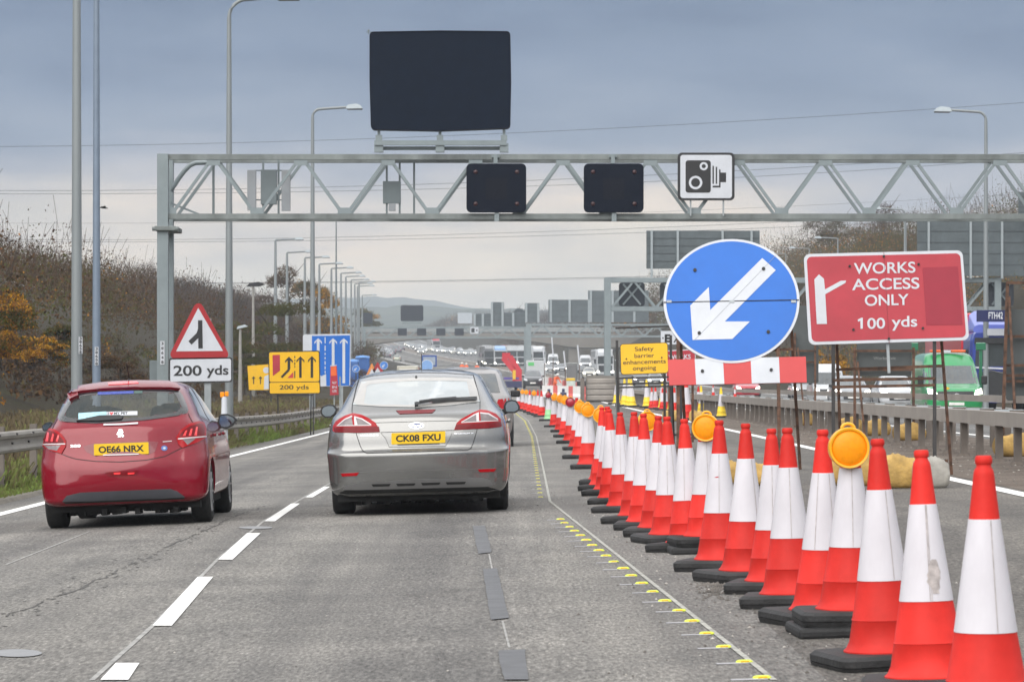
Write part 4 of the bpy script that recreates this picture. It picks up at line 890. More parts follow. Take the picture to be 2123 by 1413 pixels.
# ---------------------------------------------------------------- barriers, lamp posts, cables
m_beam = M('barrier_beam', (.30, .272, .245), .6, metal=.1, var=.12, scale=1.5, detail=8)
m_post = M('barrier_post', (.165, .142, .124), .75, metal=.1, var=.3, scale=2.2, detail=8, stretch=(1, 1, .5))
m_brk = M('spacer_galvanised', (.42, .47, .50), .5, metal=.2, var=.08)
m_foot = M('post_foot', (.12, .10, .085), .9, var=.3)
root = thing('crash_barrier', 'near box beam barrier with close brown posts along the central reserve', 'crash barrier', (7.0, 40, 0)); O = root.location
rows = []; yy = [34] + list(range(36, 216, 4)) + [217]
def bz(y): return gz(7.0, y) + .63
mb = MB(); mb.sheet([[(dx, y - O.y, bz(y) + dz) for dx, dz in ((-.1, -.1), (-.1, .1), (.1, .1), (.1, -.1), (-.1, -.1))] for y in yy], smooth=False); mb.build('beam', m_beam, root)
pm = MB(); pm.box((0, 0, .26), (.10, .13, .56)); pm.lathe([(.13, .0), (.09, .05), (.08, .055)], 12, 1); post_me = pm.mesh('post', [m_post, m_foot])
y = 35.6; k = 0
while y < 212 and k < 96:
    o = link(bpy.data.objects.new('post', post_me), root); o.location = (random.gauss(0, .01), y - O.y, gz(7.0, y)); o.rotation_euler.y = random.gauss(0, .012); y += 1.85; k += 1
root = thing('crash_barrier', 'far barrier beam with pale spacer blocks behind the near one', 'crash barrier', (8.25, 46, 0)); O = root.location
def bz2(y): return gz(8.25, y) + .74
mb = MB(); mb.sheet([[(dx, y - O.y, bz2(y) + dz) for dx, dz in ((.10, .04), (.10, .16), (.20, .16), (.20, .04), (.10, .04))] for y in yy], smooth=False); mb.build('beam', m_beam, root)
mb = MB(); mb.sheet([[(dx, y - O.y, bz2(y) + dz - .30) for dx, dz in ((-.42, -.03), (-.42, .03), (-.32, .03), (-.32, -.03), (-.42, -.03))] for y in yy], smooth=False); mb.build('lower_rail', m_beam, root)
bm1 = MB(); bm1.box((-.16, 0, 0), (.46, .13, .17)); br1 = bm1.mesh('spacer', m_brk); br2 = bm1.mesh('spacer', m_post)
pm = MB(); pm.box((0, 0, .30), (.10, .11, .62)); p2 = pm.mesh('post', m_post)
y = 46.4; k = 0
while y < 150 and k < 50:
    o = link(bpy.data.objects.new('spacer', br1 if k % 2 else br2), root); o.location = (-.05, y - O.y, bz2(y) - .14)
    o = link(bpy.data.objects.new('post', p2), root); o.location = (.02, y - O.y, gz(8.25, y)); y += 1.6 + (y - 46) * .012; k += 1
# crash cushion of stacked corrugated rails at the gantry post
root = thing('crash_cushion', 'stack of curved corrugated rails ending the barrier by the far gantry post', 'crash barrier', at(1250, 205)); O = root.location
for k in range(4):
    mb = MB(); z = .25 + .34 * k
    rows = []
    for i in range(13):
        a = math.pi * i / 12; r = 1.05; x = -r * math.cos(a); yv = -.8 * math.sin(a)
        rows.append([(x, yv * (1 + q), z + dz) for q, dz in ((0, -.15), (.08, -.08), (0, 0), (.08, .08), (0, .15))])
    mb.sheet(rows); mb.build('corrugated_rail', m_beam, root)
mb = MB(); mb.box((0, .6, .8), (2.0, 1.2, 1.6)); mb.build('plinth', m_conc, root); mb = MB(); mb.box((-1.25, -.2, .7), (.25, .3, 1.5)); mb.build('end_post', m_post, root)
mb = MB(); mb.box((.3, 18, .55), (1.0, 34, 1.1)); mb.build('parapet_wall', m_conc, root)
# nearside guardrail
m_wb = M('guardrail_steel', (.24, .222, .195), .6, metal=.2, var=.16, scale=1.3, detail=8)
root = thing('guardrail', 'weathered corrugated guardrail along the grassy left verge', 'guardrail', (-7.05, 30, 0)); O = root.location
def rz(y): return gz(-6.6, y) + .74 - .22 * sstep(48, 105, y) - .0 * y
gx_ = lambda y: shift(y) + .22 * sstep(45, 110, y)
yy = list(range(12, 300, 4)) + list(range(300, 700, 10))
prof = ((.00, .155), (.055, .135), (.075, .10), (.055, .06), (.0, .03), (-.005, 0), (.0, -.03), (.055, -.06), (.075, -.10), (.055, -.135), (.0, -.155))
mb = MB(); mb.sheet([[(gx_(y) + dx, y - O.y, rz(y) + dz) for dx, dz in prof] for y in yy], smooth=False); mb.build('beam', m_wb, root)
pm = MB(); pm.box((-.07, 0, -.2), (.10, .11, .85)); gp = pm.mesh('post', m_post)
y = 31.0; k = 0
while k < 80: o = link(bpy.data.objects.new('post', gp), root); o.location = (gx_(y), y - O.y, rz(y)); y += 3.2; k += 1
mb = MB()
y = 30
while y < 130:
    for dz in (.11, -.02): mb.box((gx_(y) + (.072 if dz > 0 else .01), y - O.y, rz(y) + dz), (.02, .10, .03))
    y += 1.6
mb.build('rail_bolts', m_sblack, root)
# --- lamp posts
m_lp = M('lamp_post_steel', (.24, .265, .275), .5, metal=.2, var=.08, scale=2, stretch=(1, 1, .3)); m_lpb = M('lamp_post_blue_grey', (.19, .24, .31), .5, metal=.2, var=.06)
m_lh = M('lantern_shell', (.48, .54, .58), .4, var=.05); m_glass_l = M('lantern_glass', (.10, .11, .12), .2)
def lamp_post(label, px, d, top, r0=.11, arm=1.9, side=1, bend=.35, mat=None, group='street lamps along the left verge', base=None, thick=1):
    p = at(px, d); p.z -= .2; t = thing('street_lamp', label, 'street lamp', p, group=group); H = pz(top, d) - p.z; mat = mat or m_lp
    pts = [(0, 0, 0), (0, 0, 2.0), (0, 0, H - bend)]; rs = [r0 * thick, r0 * .95 * thick, r0 * .5 * thick]; mb = MB(); mb.tube(pts, rs, 12); mb.build('column', mat, t)
    ap = [(side * bend * (1 - math.cos(a)), 0, H - bend + bend * math.sin(a)) for a in [math.pi / 2 * k / 7 for k in range(8)]] + [(side * arm, 0, H + .07)]
    mb = MB(); mb.tube(ap, r0 * .42 * thick, 8); mb.build('arm', mat, t)
    x0, x1 = arm * side - .05 * side, (arm + .62) * side
    mb = MB(); mb.prism([(x0, H + .0), (x0 + .08 * side, H + .16), (x1 - .25 * side, H + .20), (x1 - .1 * side, H + .14), (x1, H + .02)], -.14, .28); mb.build('lantern', m_lh, t)
    mb = MB(); mb.prism([(x0 + .08 * side, H - .035), (x1 - .03 * side, H - .03), (x1 - .01 * side, H + .015), (x0 + .02 * side, H - .003)], -.13, .26); mb.build('lantern_glass', m_glass_l, t)
    return t
a = lamp_post('thick grey lamp column at the left edge of the picture', 159, 56, -560, .098, mat=m_lp)
vdigits(a, 169.5, [702 + 8.8 * k for k in range(5)], 56, -.165, Vector((a.location.x, 0, a.location.z)) if False else a.location, 4.5, '38658') if False else None
b_ = lamp_post('blue-grey lamp column just right of the thick one at the left', 200, 66, -430, .086, mat=m_lpb, arm=2.2)
def strip_on(t, px, y0, y1, d, r):
    o = t.location; mb = MB(); zz0, zz1 = pz(y0, d) - o.z, pz(y1, d) - o.z; mb.box((X(px, d) - o.x, -r - .004, (zz0 + zz1) / 2), (7.6 / F * d, .008, zz0 - zz1)); pl = mb.build('number_strip', m_swhite, t); mb = MB()
    for k, dg in enumerate('38658'):
        vs, fs = glyphs(dg, .03); mb.add([(X(px, d) - o.x + u * 5 / F * d, -r - .012, zz0 + (zz1 - zz0) * (k + .5) / 5 + v * 6 / F * d) for u, v in vs], fs)
    mb.build('digits', m_sblack, pl)
strip_on(a, 169, 698, 733, 56, .115); strip_on(b_, 201.5, 719, 757, 66, .090)
lamp_post('lamp column whose curved arm leaves the picture at the top left of the gantry', 475, 94, -1, .12, 1.36, bend=.5)
lamp_post('street lamp with curved arm between the gantry equipment and the message sign', 648, 132, 226, .12, 1.35, bend=.32)
for px, d, top, s in ((571, 250, 497, 'first and tallest of the far row'), (595, 268, 523, 'second of the far row'), (632, 284, 534, 'third of the far row'), (662, 300, 547, 'fourth of the far row'), (687, 318, 556, 'fifth of the far row'), (707, 340, 566, 'sixth of the far row'), (717, 362, 573, 'seventh of the far row'), (728, 385, 580, 'eighth of the far row'), (735.5, 400, 588, 'ninth of the far row'), (741, 415, 593, 'tenth of the far row, thick'), (744.5, 420, 584, 'eleventh of the far row'), (751, 480, 612, 'last and smallest of the far row')):
    lamp_post('far left street lamp, ' + s, px, d, top, .13, 1.5, bend=.1, thick=1.3)
p = at(697, 300); t = thing('mast', 'thin tall bare mast rising above the far row of lamps', 'mast', p); mb = MB(); mb.tube([(0, 0, 0), (0, 0, pz(455, 300) - p.z)], [.13, .05], 8); mb.build('mast_tube', m_gbox, t)
for px, d, top, s in ((525, 175, 594, 'taller dark headed lamp post among the bushes'), (498, 150, 682, 'short pale headed lamp post among the bushes')):
    p = at(px, d); t = thing('street_lamp', s, 'street lamp', p); H = pz(top, d) - p.z; mb = MB(); mb.tube([(0, 0, -.5), (0, 0, H)], [.11, .055], 8); mb.build('column', M('concrete_column', (.30, .29, .27), .8), t)
    mb = MB(); mb.prism([(-.35, 0), (-.2, .18), (.3, .25), (.62, .10), (.3, .0)] if s[0] == 't' else [(-.15, 0), (-.1, .12), (.2, .2), (.35, .12)], -.12, .24, mat=Matrix.Translation((0, 0, H))); mb.build('lantern', m_sblack if s[0] == 't' else m_lh, t)
GR = 'street lamps along the far right side'
for px, d, top, s, arm in ((2044, 128, 232, 'nearest right street lamp rising behind the gantry at the right', 1.35), (1876, 222, 434, 'right street lamp with arched arm showing above the gantry beam', 1.6), (1878, 240, 457, 'right street lamp just under the gantry beam', 1.6), (1737, 300, 494, 'right street lamp above the left corner of the red sign', 1.5), (1678, 345, 515, 'right street lamp between the blue disc and the red sign', 1.5), (1629, 400, 526, 'right street lamp at the edge of the blue disc', 1.5)):
    lamp_post(s, px, d, top, .10, arm, -1, .32 if d < 250 else .08, group=GR, thick=1.2)
# --- overhead cables
m_cable = M('power_cable', (.055, .06, .07), .7, var=.1)
for i, (ys, d, r, s) in enumerate((([(-200, 305), (0, 303), (500, 296), (1000, 279), (1500, 253), (2123, 213), (2400, 192)], 330, .021, 'topmost cable crossing behind the message sign'),
        ([(-200, 395), (0, 394), (400, 392), (800, 386), (1200, 370), (1560, 352), (2123, 316), (2400, 296)], 330, .021, 'upper one of the two cables crossing inside the gantry'), ([(-200, 402), (0, 401), (400, 399.5), (800, 395), (1200, 383), (1560, 366), (2123, 328), (2400, 305)], 330, .021, 'lower one of the two cables crossing inside the gantry'),
        ([(-200, 462), (0, 461), (400, 461), (800, 456), (1200, 447), (1560, 430), (2123, 400), (2400, 385)], 330, .012, 'faint cable along the bottom beam of the gantry'),
        ([(-200, 495), (0, 495), (400, 496), (800, 490), (1180, 479), (1420, 469), (1900, 446), (2400, 420)], 330, .018, 'upper cable just below the gantry'), ([(-200, 499), (0, 499), (400, 500), (800, 497), (1180, 488), (1420, 480), (1900, 456), (2400, 432)], 330, .018, 'lower cable just below the gantry'),
        ([(-200, 585), (0, 586), (400, 586), (800, 583), (1180, 577), (1420, 572), (1900, 556), (2400, 540)], 420, .032, 'lowest dark cable crossing in front of the left woods'), ([(-200, 588), (400, 588), (800, 585), (1180, 580), (1420, 575), (1900, 560), (2400, 545)], 420, .016, 'thin cable just under the lowest dark one'))):
    xs = np.linspace(-400, 2500, 40); xp = [a for a, _ in ys]; yp = [b__ for _, b__ in ys]; cf = np.polyfit(xp, yp, 3)
    mb = MB(); mb.tube([P(x, float(np.polyval(cf, x)), d) for x in xs], r, 5); o = mb.build('power_cable', m_cable); tag(o, s, 'power cable', 'power cables crossing the sky')
# bird
t = thing('bird', 'small dark bird flying beside the blue-grey lamp column', 'bird', P(214, 431, 70))
mb = MB(); mb.tube([(-.07, 0, .0), (-.04, 0, .015), (.0, 0, .01), (.06, 0, -.005), (.10, 0, -.008)], [.004, .02, .024, .012, .006], 8)
mb.add([(-.03, 0, .012), (.05, -.25, .03), (.09, -.22, .026), (.04, 0, .008), (-.03, 0, .012), (.05, .25, .03), (.09, .22, .026), (.04, 0, .008)], [(0, 1, 2, 3), (4, 7, 6, 5)]); mb.build('bird_body', m_sblack, t)

# ---------------------------------------------------------------- cars
def catmull(rows, k=4):                         # smooth interpolation through rows of parameters
    out = []; n = len(rows)
    for i in range(n - 1):
        p0, p1, p2, p3 = (rows[clamp(j, 0, n - 1)] for j in (i - 1, i, i + 1, i + 2))
        for s in range(k):
            t = s / k; r = []
            for a, b, c, d in zip(p0, p1, p2, p3):
                m1, m2 = (c - a) / 2, (d - b) / 2
                if (b - a) * (c - b) <= 0: m1 = 0
                if (c - b) * (d - c) <= 0: m2 = 0
                lim = 3 * abs(c - b); m1 = clamp(m1, -lim, lim); m2 = clamp(m2, -lim, lim)
                r.append((2 * t ** 3 - 3 * t ** 2 + 1) * b + (t ** 3 - 2 * t * t + t) * m1 + (-2 * t ** 3 + 3 * t * t) * c + (t ** 3 - t * t) * m2)
            out.append(r)
    return out + [list(rows[-1])]
def shell(slices, nr=9, nc=7, ns=18, k=4, taper=.035):
    """car body as horizontal outlines stacked upward: z, half width, rear y, front y, rear corner rx, ry, rear crown, front corner fx, fy, front crown"""
    vs = []; fs = []; S = catmull(slices, k) if k > 1 else slices
    for z, w_, yr, yf, rx, ry, cr_, fx_, fy, cf in S:
        L = max(yf - yr, .05); sc_ = min(1, L / (ry + fy + cr_ + cf + .02)); ry *= sc_; fy *= sc_; cr_ *= sc_; cf *= sc_; h = []
        for i in range(nr + 1):
            t = i / nr; h.append(((w_ - rx) * t, yr + cr_ * t * t))
        for i in range(1, nc + 1):
            a = math.pi / 2 * i / nc; h.append((w_ - rx + rx * math.sin(a), yr + cr_ + ry * (1 - math.cos(a))))
        y1, y2 = yr + cr_ + ry, yf - cf - fy
        for i in range(1, ns): h.append((w_, lerp(y1, y2, i / ns)))
        for i in range(nc + 1):
            a = math.pi / 2 * i / nc; h.append((w_ - fx_ + fx_ * math.cos(a), y2 + fy * math.sin(a)))
        for i in range(nr - 1, -1, -1):
            t = i / nr; h.append(((w_ - fx_) * t, yf - cf * t * t))
        ym = (yr + yf) / 2; h = [(x * (1 - taper * abs((y - ym) / (L / 2)) ** 3), y) for x, y in h]
        loop = h + [(-x, y) for x, y in h[-2:0:-1]]; vs += [(x, y, z) for x, y in loop]
    n = len(loop); m = len(S)
    for i in range(m - 1):
        for j in range(n): fs.append((i * n + j, i * n + (j + 1) % n, (i + 1) * n + (j + 1) % n, (i + 1) * n + j))
    for base, rev in ((0, True), ((m - 1) * n, False)):
        c = len(vs); ring_ = vs[base:base + n]; vs.append((0, sum(p[1] for p in ring_) / n, ring_[0][2]))
        for j in range(n):
            f = (c, base + j, base + (j + 1) % n); fs.append(f[::-1] if rev else f)
    return vs, fs
def cut_arches(mb_vs, mb_fs, arches):           # boolean away the wheel arches: (y, z, r)
    me = bpy.data.meshes.new('tmp'); me.from_pydata(mb_vs, [], mb_fs); bm = bmesh.new(); bm.from_mesh(me); bmesh.ops.recalc_face_normals(bm, faces=bm.faces); bm.to_mesh(me); bm.free()
    o = link(bpy.data.objects.new('tmp', me)); cs = []
    for i, (y, z, r, wd) in enumerate(arches):
        c = MB(); c.lathe([(.0001, -wd), (r, -wd), (r, wd), (.0001, wd)], 40, axis='x', mat=Matrix.Translation((0, y, z))); c = link(bpy.data.objects.new('cut', c.mesh('cut', [])))
        md = o.modifiers.new('b', 'BOOLEAN'); md.operation = 'DIFFERENCE'; md.object = c; md.solver = 'EXACT'; cs.append(c)
    bpy.context.view_layer.update(); me2 = bpy.data.meshes.new_from_object(o.evaluated_get(bpy.context.evaluated_depsgraph_get()))
    for c in cs + [o]: bpy.data.objects.remove(c)
    return me2
def inpoly(x, y, pl):
    c = False; n = len(pl)
    for i in range(n):
        x1, y1 = pl[i]; x2, y2 = pl[i - 1]
        if (y1 > y) != (y2 > y) and x < (x2 - x1) * (y - y1) / (y2 - y1) + x1: c = not c
    return c
class Car:
    def __init__(s, name, label, x, d, yaw, roll, me, paint, crop):
        s.root = thing(name, label, 'car', (x, d, gz(x, d)), (0, -roll, yaw)); s.W = Matrix.Translation(s.root.location) @ s.root.rotation_euler.to_matrix().to_4x4(); s.I = s.W.inverted()
        bm = bmesh.new(); bm.from_mesh(me); s.bvh = BVHTree.FromBMesh(bm); bm.free(); s.me = me; s.crop = crop; s.eye = s.I @ CAM; s.paint = paint
    def px(s, X_, Y_): c = s.crop; return (c[0] + X_ / c[2], c[1] + Y_ / c[2])
    def dirn(s, p): return (s.I.to_3x3() @ ray(*s.px(*p))).normalized()
    def hit(s, p):
        h = s.bvh.ray_cast(s.eye, s.dirn(p))
        if h[0] is None or h[0].y > 2.6:
            d = s.dirn(p); q = s.eye + d * ((.5 - s.eye.y) / d.y); h = s.bvh.find_nearest(q)
        return h[0], h[1]
    def hitl(s, axis, u, v):                     # cast in car space, from the sides or the front
        o, d = (Vector((3, u, v)), Vector((-1, 0, 0))) if axis == 'R' else (Vector((-3, u, v)), Vector((1, 0, 0))) if axis == 'L' else (Vector((u, 8, v)), Vector((0, -1, 0))) if axis == 'F' else (Vector((u, -3, v)), Vector((0, 1, 0)))
        h = s.bvh.ray_cast(o, d); return (h[0], h[1]) if h[0] is not None else s.bvh.find_nearest(o + d * 2)[:2]
    def patch(s, name, mat, pts, off=.004, res=None, parent=None, axis=None, rim=.012, smooth=True):
        res = res or (22 if axis is None else .05); n = len(pts); P2 = []
        for i in range(n):
            a, b = Vector(pts[i]), Vector(pts[(i + 1) % n]); k = max(1, int((b - a).length / res))
            P2 += [a.lerp(b, t / k) for t in range(k)]
        nb = len(P2); pl = [tuple(p) for p in P2]; xs = [p.x for p in P2]; ys = [p.y for p in P2]
        gx0 = min(xs) + res / 2
        while gx0 < max(xs):
            gy0 = min(ys) + res / 2
            while gy0 < max(ys):
                if inpoly(gx0, gy0, pl) and all((Vector((gx0, gy0)) - q).length > res * .45 for q in P2): P2.append(Vector((gx0, gy0)))
                gy0 += res
            gx0 += res
        V2, E2, F2, *_ = delaunay_2d_cdt(P2, [(i, (i + 1) % nb) for i in range(nb)], [], 1, 1e-5)
        vs = []; bs = []
        for p in V2:
            h, nn = s.hit((p.x, p.y)) if axis is None else s.hitl(axis, p.x, p.y)
            if nn.dot(s.eye - h) < 0 and axis is None: nn = -nn
            vs.append(h + nn * off); bs.append(h - nn * rim)
        fs = [tuple(f) for f in F2]; cnt = {}
        for f in fs:
            for a, b in zip(f, f[1:] + f[:1]): cnt[(a, b)] = cnt.get((a, b), 0) + 1
        be = [(a, b) for (a, b) in cnt if (b, a) not in cnt]; m = len(vs)
        mb = MB(); mb.add(vs, fs, 0, smooth); mb.add([vs[a] for e in be for a in e] + [bs[a] for e in be for a in e], [(2 * i, 2 * i + 1, 2 * len(be) + 2 * i + 1, 2 * len(be) + 2 * i) for i in range(len(be))], 0, False)
        return mb.build(name, mat, parent or s.root)
    def strip(s, name, mat, pts, wpx, off=.0035, parent=None, axis=None, step=None, closed=False):
        step = step or (14 if axis is None else .04); P2 = []; pts = list(pts) + ([pts[0]] if closed else [])
        for a, b in zip(pts[:-1], pts[1:]):
            a, b = Vector(a), Vector(b); k = max(1, int((b - a).length / step)); P2 += [a.lerp(b, t / k) for t in range(k)]
        P2.append(Vector(pts[-1])); rows = []
        for i, p in enumerate(P2):
            d = (P2[min(i + 1, len(P2) - 1)] - P2[max(i - 1, 0)]); nrm = Vector((-d.y, d.x)).normalized() * wpx / 2; r = []
            for q in (p - nrm, p + nrm):
                h, nn = s.hit(tuple(q)) if axis is None else s.hitl(axis, q.x, q.y)
                if axis is None and nn.dot(s.eye - h) < 0: nn = -nn
                r.append(h + nn * off)
            rows.append(r)
        mb = MB(); mb.sheet(rows); return mb.build(name, mat, parent or s.root)
    def text(s, body, mat, cx, cy, w_, h_, rot=0, off=.006, bold=.0, shear=0, parent=None, name='lettering'):
        vs, fs = glyphs(body, bold); out = []
        for u, v in vs:
            a, b = u * w_ + shear * v * h_, -v * h_; h, nn = s.hit((cx + a * math.cos(rot) - b * math.sin(rot), cy + a * math.sin(rot) + b * math.cos(rot)))
            if nn.dot(s.eye - h) < 0: nn = -nn
            out.append(h + nn * off)
        mb = MB(); mb.add(out, fs); return mb.build(name, mat, parent or s.root)
    def plane(s, p, y): d = s.dirn(p); q = s.eye + d * ((y - s.eye.y) / d.y); return (q.x, q.z)
    def plate(s, quad, body, rot=0.0):
        y = min(s.hit(p)[0].y for p in quad) - .012; pl = [s.plane(p, y) for p in quad]
        o = MB().prism(roundpoly(pl, .008), y, .012).build('number_plate', M('plate_yellow', (.80, .51, .008), .4, var=.03), s.root)
        cx = sum(p[0] for p in pl) / 4; cz = sum(p[1] for p in pl) / 4; W_ = math.dist(pl[0], pl[1]) * .83; H_ = math.dist(pl[0], pl[3]) * .60
        a = math.atan2(pl[1][1] - pl[0][1], pl[1][0] - pl[0][0]); vs, fs = glyphs(body, .03); mb = MB()
        mb.add([(cx + u * W_ * math.cos(a) - v * H_ * math.sin(a), y - .002, cz + u * W_ * math.sin(a) + v * H_ * math.cos(a)) for u, v in vs], fs); mb.build('registration', m_sblack, o); return o
    def mirror(s, outline, d_local, glass_in, mat, flip):
        y = d_local; pl = [s.plane(p, y) for p in outline]; cx = sum(p[0] for p in pl) / len(pl); cz = sum(p[1] for p in pl) / len(pl)
        bk = lambda k: [(cx + (x - cx) * k, cz + (z - cz) * k) for x, z in pl]
        t = MB().prism(roundpoly(pl, .022), y, .05, back=roundpoly(bk(1.04), .022)).build('door_mirror', m_sblack, s.root)
        MB().prism(roundpoly(bk(1.04), .022), y + .05, .10, back=roundpoly(bk(.55), .02)).build('mirror_shell', mat, t)
        MB().prism(roundpoly(bk(.80), .016), y - .002, .004).build('mirror_glass', glass_in, t)
        MB().bar((cx - flip * .06, y + .06, cz - .05), (cx - flip * .24, y + .10, cz - .09), .06).build('mirror_arm', m_sblack, t); return t
    def body(s, holes=(), side='rear'):
        bm = bmesh.new(); bm.from_mesh(s.me); bm.normal_update(); dl = []
        for f in bm.faces:
            c = f.calc_center_median()
            if any(h(c, f.normal) for h in holes): dl.append(f)
        bmesh.ops.delete(bm, geom=dl, context='FACES')
        for f in bm.faces: f.smooth = True
        me = bpy.data.meshes.new('body'); bm.to_mesh(me); bm.free(); me.materials.clear(); me.materials.append(s.paint); me.set_sharp_from_angle(angle=math.radians(38))
        return link(bpy.data.objects.new('body', me), s.root)
    def pxof(s, v):
        w_ = s.W @ v - CAM; return ((w_.x / w_.y * F + CX - s.crop[0]) * s.crop[2], (-w_.z / w_.y * F + HY - s.crop[1]) * s.crop[2])
m_tyre = M('tyre_rubber', (.014, .014, .0145), .85, var=.35, scale=12, bump=.3, bscale=60); m_rimw = M('alloy_wheel', (.42, .43, .45), .35, metal=.7, var=.1)
m_under = M('underbody_black', (.010, .010, .010), .9, var=.4); m_trim = M('black_plastic_trim', (.022, .023, .025), .6, var=.2)
m_seat = M('seat_cloth', (.045, .045, .048), .9, var=.2); m_chrome = M('chrome', (.75, .76, .78), .15, metal=1, var=.03); m_seam = M('panel_gap', (.010, .010, .011), .7)
m_tail = M('tail_lamp_red', (.33, .002, .007), .3, var=.12, scale=14, coat=.15, spec=.15); m_tail2 = M('tail_lamp_dark_red', (.15, .001, .005), .3, var=.15, scale=20, coat=.15, spec=.15); m_tclear = M('lamp_clear', (.19, .165, .17), .25, var=.2, scale=16, coat=.3, spec=.3); m_tsilver = M('lamp_silver', (.56, .53, .54), .25, var=.05, coat=.3)
m_lit = M('lit_brake_lamp', (.6, .01, .015), .25, coat=1, emit=(1, .02, .02), es=.22); m_mglass = M('mirror_glass', (.24, .31, .42), .04, metal=1, var=.02)  # blue-grey tint stands in for a dark sky reflected in the mirrors
def wheel(root, x, y, r, wd, side, spokes=10):
    t = MB(); t.lathe([(r * .66, -wd * .48), (r * .90, -wd * .5), (r * .975, -wd * .42), (r, -wd * .3), (r, wd * .3), (r * .975, wd * .42), (r * .90, wd * .5), (r * .66, wd * .48)], 40, axis='x')
    for k in range(-2, 3): t.lathe([(r * 1.001, k * wd * .12 - .003), (r * 1.004, k * wd * .12), (r * 1.001, k * wd * .12 + .003)], 40, axis='x')
    o = t.build('wheel', m_tyre, root, sharp=40); o.location = (x, y, r)
    q = MB(); q.lathe([(r * .68, side * wd * .47), (r * .64, side * wd * .40), (r * .60, side * wd * .30), (.0001, side * wd * .26)], 36, axis='x')
    for k in range(spokes):
        a = 2 * math.pi * k / spokes; q.bar((side * wd * .36, math.cos(a) * r * .10, math.sin(a) * r * .10), (side * wd * .42, math.cos(a) * r * .65, math.sin(a) * r * .65), r * .12, .02)
    q.lathe([(.0001, side * wd * .46), (r * .13, side * wd * .44), (r * .14, side * wd * .3)], 16, axis='x'); q.build('rim', m_rimw, o, sharp=40); return o
def interior(root, wd, zf, y0, y1, seatz):
    mb = MB(); mb.box((0, (y0 + y1) / 2, zf), (wd * 1.7, y1 - y0, .05)); mb.box((0, y1 - .1, zf + .45), (wd * 1.6, .35, .35), bev=.06); mb.build('floor_and_dash', m_seat, root)
    for x in (-.38, .38):
        mb = MB(); mb.box((x, y0 + 1.35, zf + .55), (.48, .16, .75), bev=.07); mb.build('front_seat', m_seat, root); mb = MB(); mb.box((x, y0 + 1.33, seatz), (.27, .10, .17), bev=.045); mb.build('headrest', m_seat, root)
    mb = MB(); mb.box((0, y0 + .45, zf + .42), (wd * 1.5, .16, .62), bev=.06); mb.build('rear_bench', m_seat, root)
    for x in (-.40, .40): mb = MB(); mb.box((x, y0 + .45, zf + .80), (.24, .09, .14), bev=.04); mb.build('headrest', m_seat, root)

# ============ silver hatchback straight ahead
SL = [(.205, .84, .14, 4.70, .16, .16, .05, .3, .3, .1), (.25, .90, .06, 4.74, .18, .18, .06, .3, .35, .1), (.33, .930, .022, 4.77, .22, .22, .07, .35, .4, .12), (.42, .942, .006, 4.78, .26, .24, .08, .38, .45, .15), (.52, .946, .0, 4.78, .28, .25, .08, .4, .5, .16), (.61, .953, .0, 4.77, .28, .25, .08, .4, .5, .16), (.650, .955, .012, 4.76, .28, .25, .08, .4, .5, .18), (.668, .955, .045, 4.75, .26, .28, .07, .4, .55, .2), (.70, .953, .072, 4.74, .25, .32, .06, .4, .6, .2), (.80, .944, .088, 4.66, .24, .36, .06, .4, .7, .22), (.90, .928, .115, 4.45, .23, .40, .06, .4, .7, .25), (.96, .912, .140, 4.18, .22, .42, .06, .4, .6, .25), (1.005, .893, .165, 3.80, .21, .44, .07, .35, .5, .2), (1.03, .876, .205, 3.60, .20, .46, .08, .3, .45, .2), (1.06, .850, .285, 3.42, .18, .48, .09, .3, .4, .18), (1.12, .806, .40, 3.22, .15, .5, .10, .25, .35, .16), (1.20, .765, .56, 2.98, .13, .5, .10, .22, .3, .14), (1.30, .715, .76, 2.70, .12, .5, .10, .2, .3, .14), (1.385, .665, .94, 2.45, .12, .5, .10, .2, .3, .14), (1.425, .625, 1.05, 2.30, .16, .5, .11, .22, .3, .14), (1.455, .55, 1.18, 2.18, .2, .5, .12, .25, .3, .14), (1.478, .43, 1.36, 2.05, .22, .3, .10, .25, .2, .1), (1.492, .28, 1.52, 1.92, .2, .2, .05, .2, .15, .05)]
m_silver = M('silver_metallic_paint', (.198, .199, .196), .24, metal=.68, var=.03, scale=1.2, coat=.9, inside=(.03, .03, .03))
vs, fs = shell(SL, nr=12, nc=9, ns=24)
me = cut_arches(vs, fs, [(.96, .34, .37, 2), (3.80, .34, .37, 2)])
c = Car('hatchback', 'silver grey hatchback straight ahead in the middle lane, seen from behind', X(868, 34.35), 34.35, 0.0, .027, me, m_silver, (640, 730, 3.926))
inner = [(475, 268), (640, 245), (900, 233), (1285, 238), (1315, 370), (1100, 398), (880, 430), (450, 428)]
outer = [(360, 428), (395, 335), (432, 240), (560, 226), (720, 214), (900, 207), (1120, 209), (1338, 218), (1372, 310), (1393, 402), (1150, 432), (880, 449), (600, 443)]
c.body([lambda p, n: p.y < 1.5 and p.z > 1.02 and n.y < -.1 and inpoly(*c.pxof(p), inner), lambda p, n: p.y > 2.2 and p.z > 1.10 and n.y > .25 and abs(p.x) < .58])
m_gsil = M('sky_pale_rear_glass', (.56, .61, .63), .08, var=.09, scale=1.6, alpha=.66, spec=.9, coat=1.0); m_gband = M('glass_border_grey', (.36, .35, .335), .10, var=.05, coat=1)  # pale base colour stands in for bright sky in the glass; border greyed likewise
c.patch('rear_window', m_gsil, outer, .004)
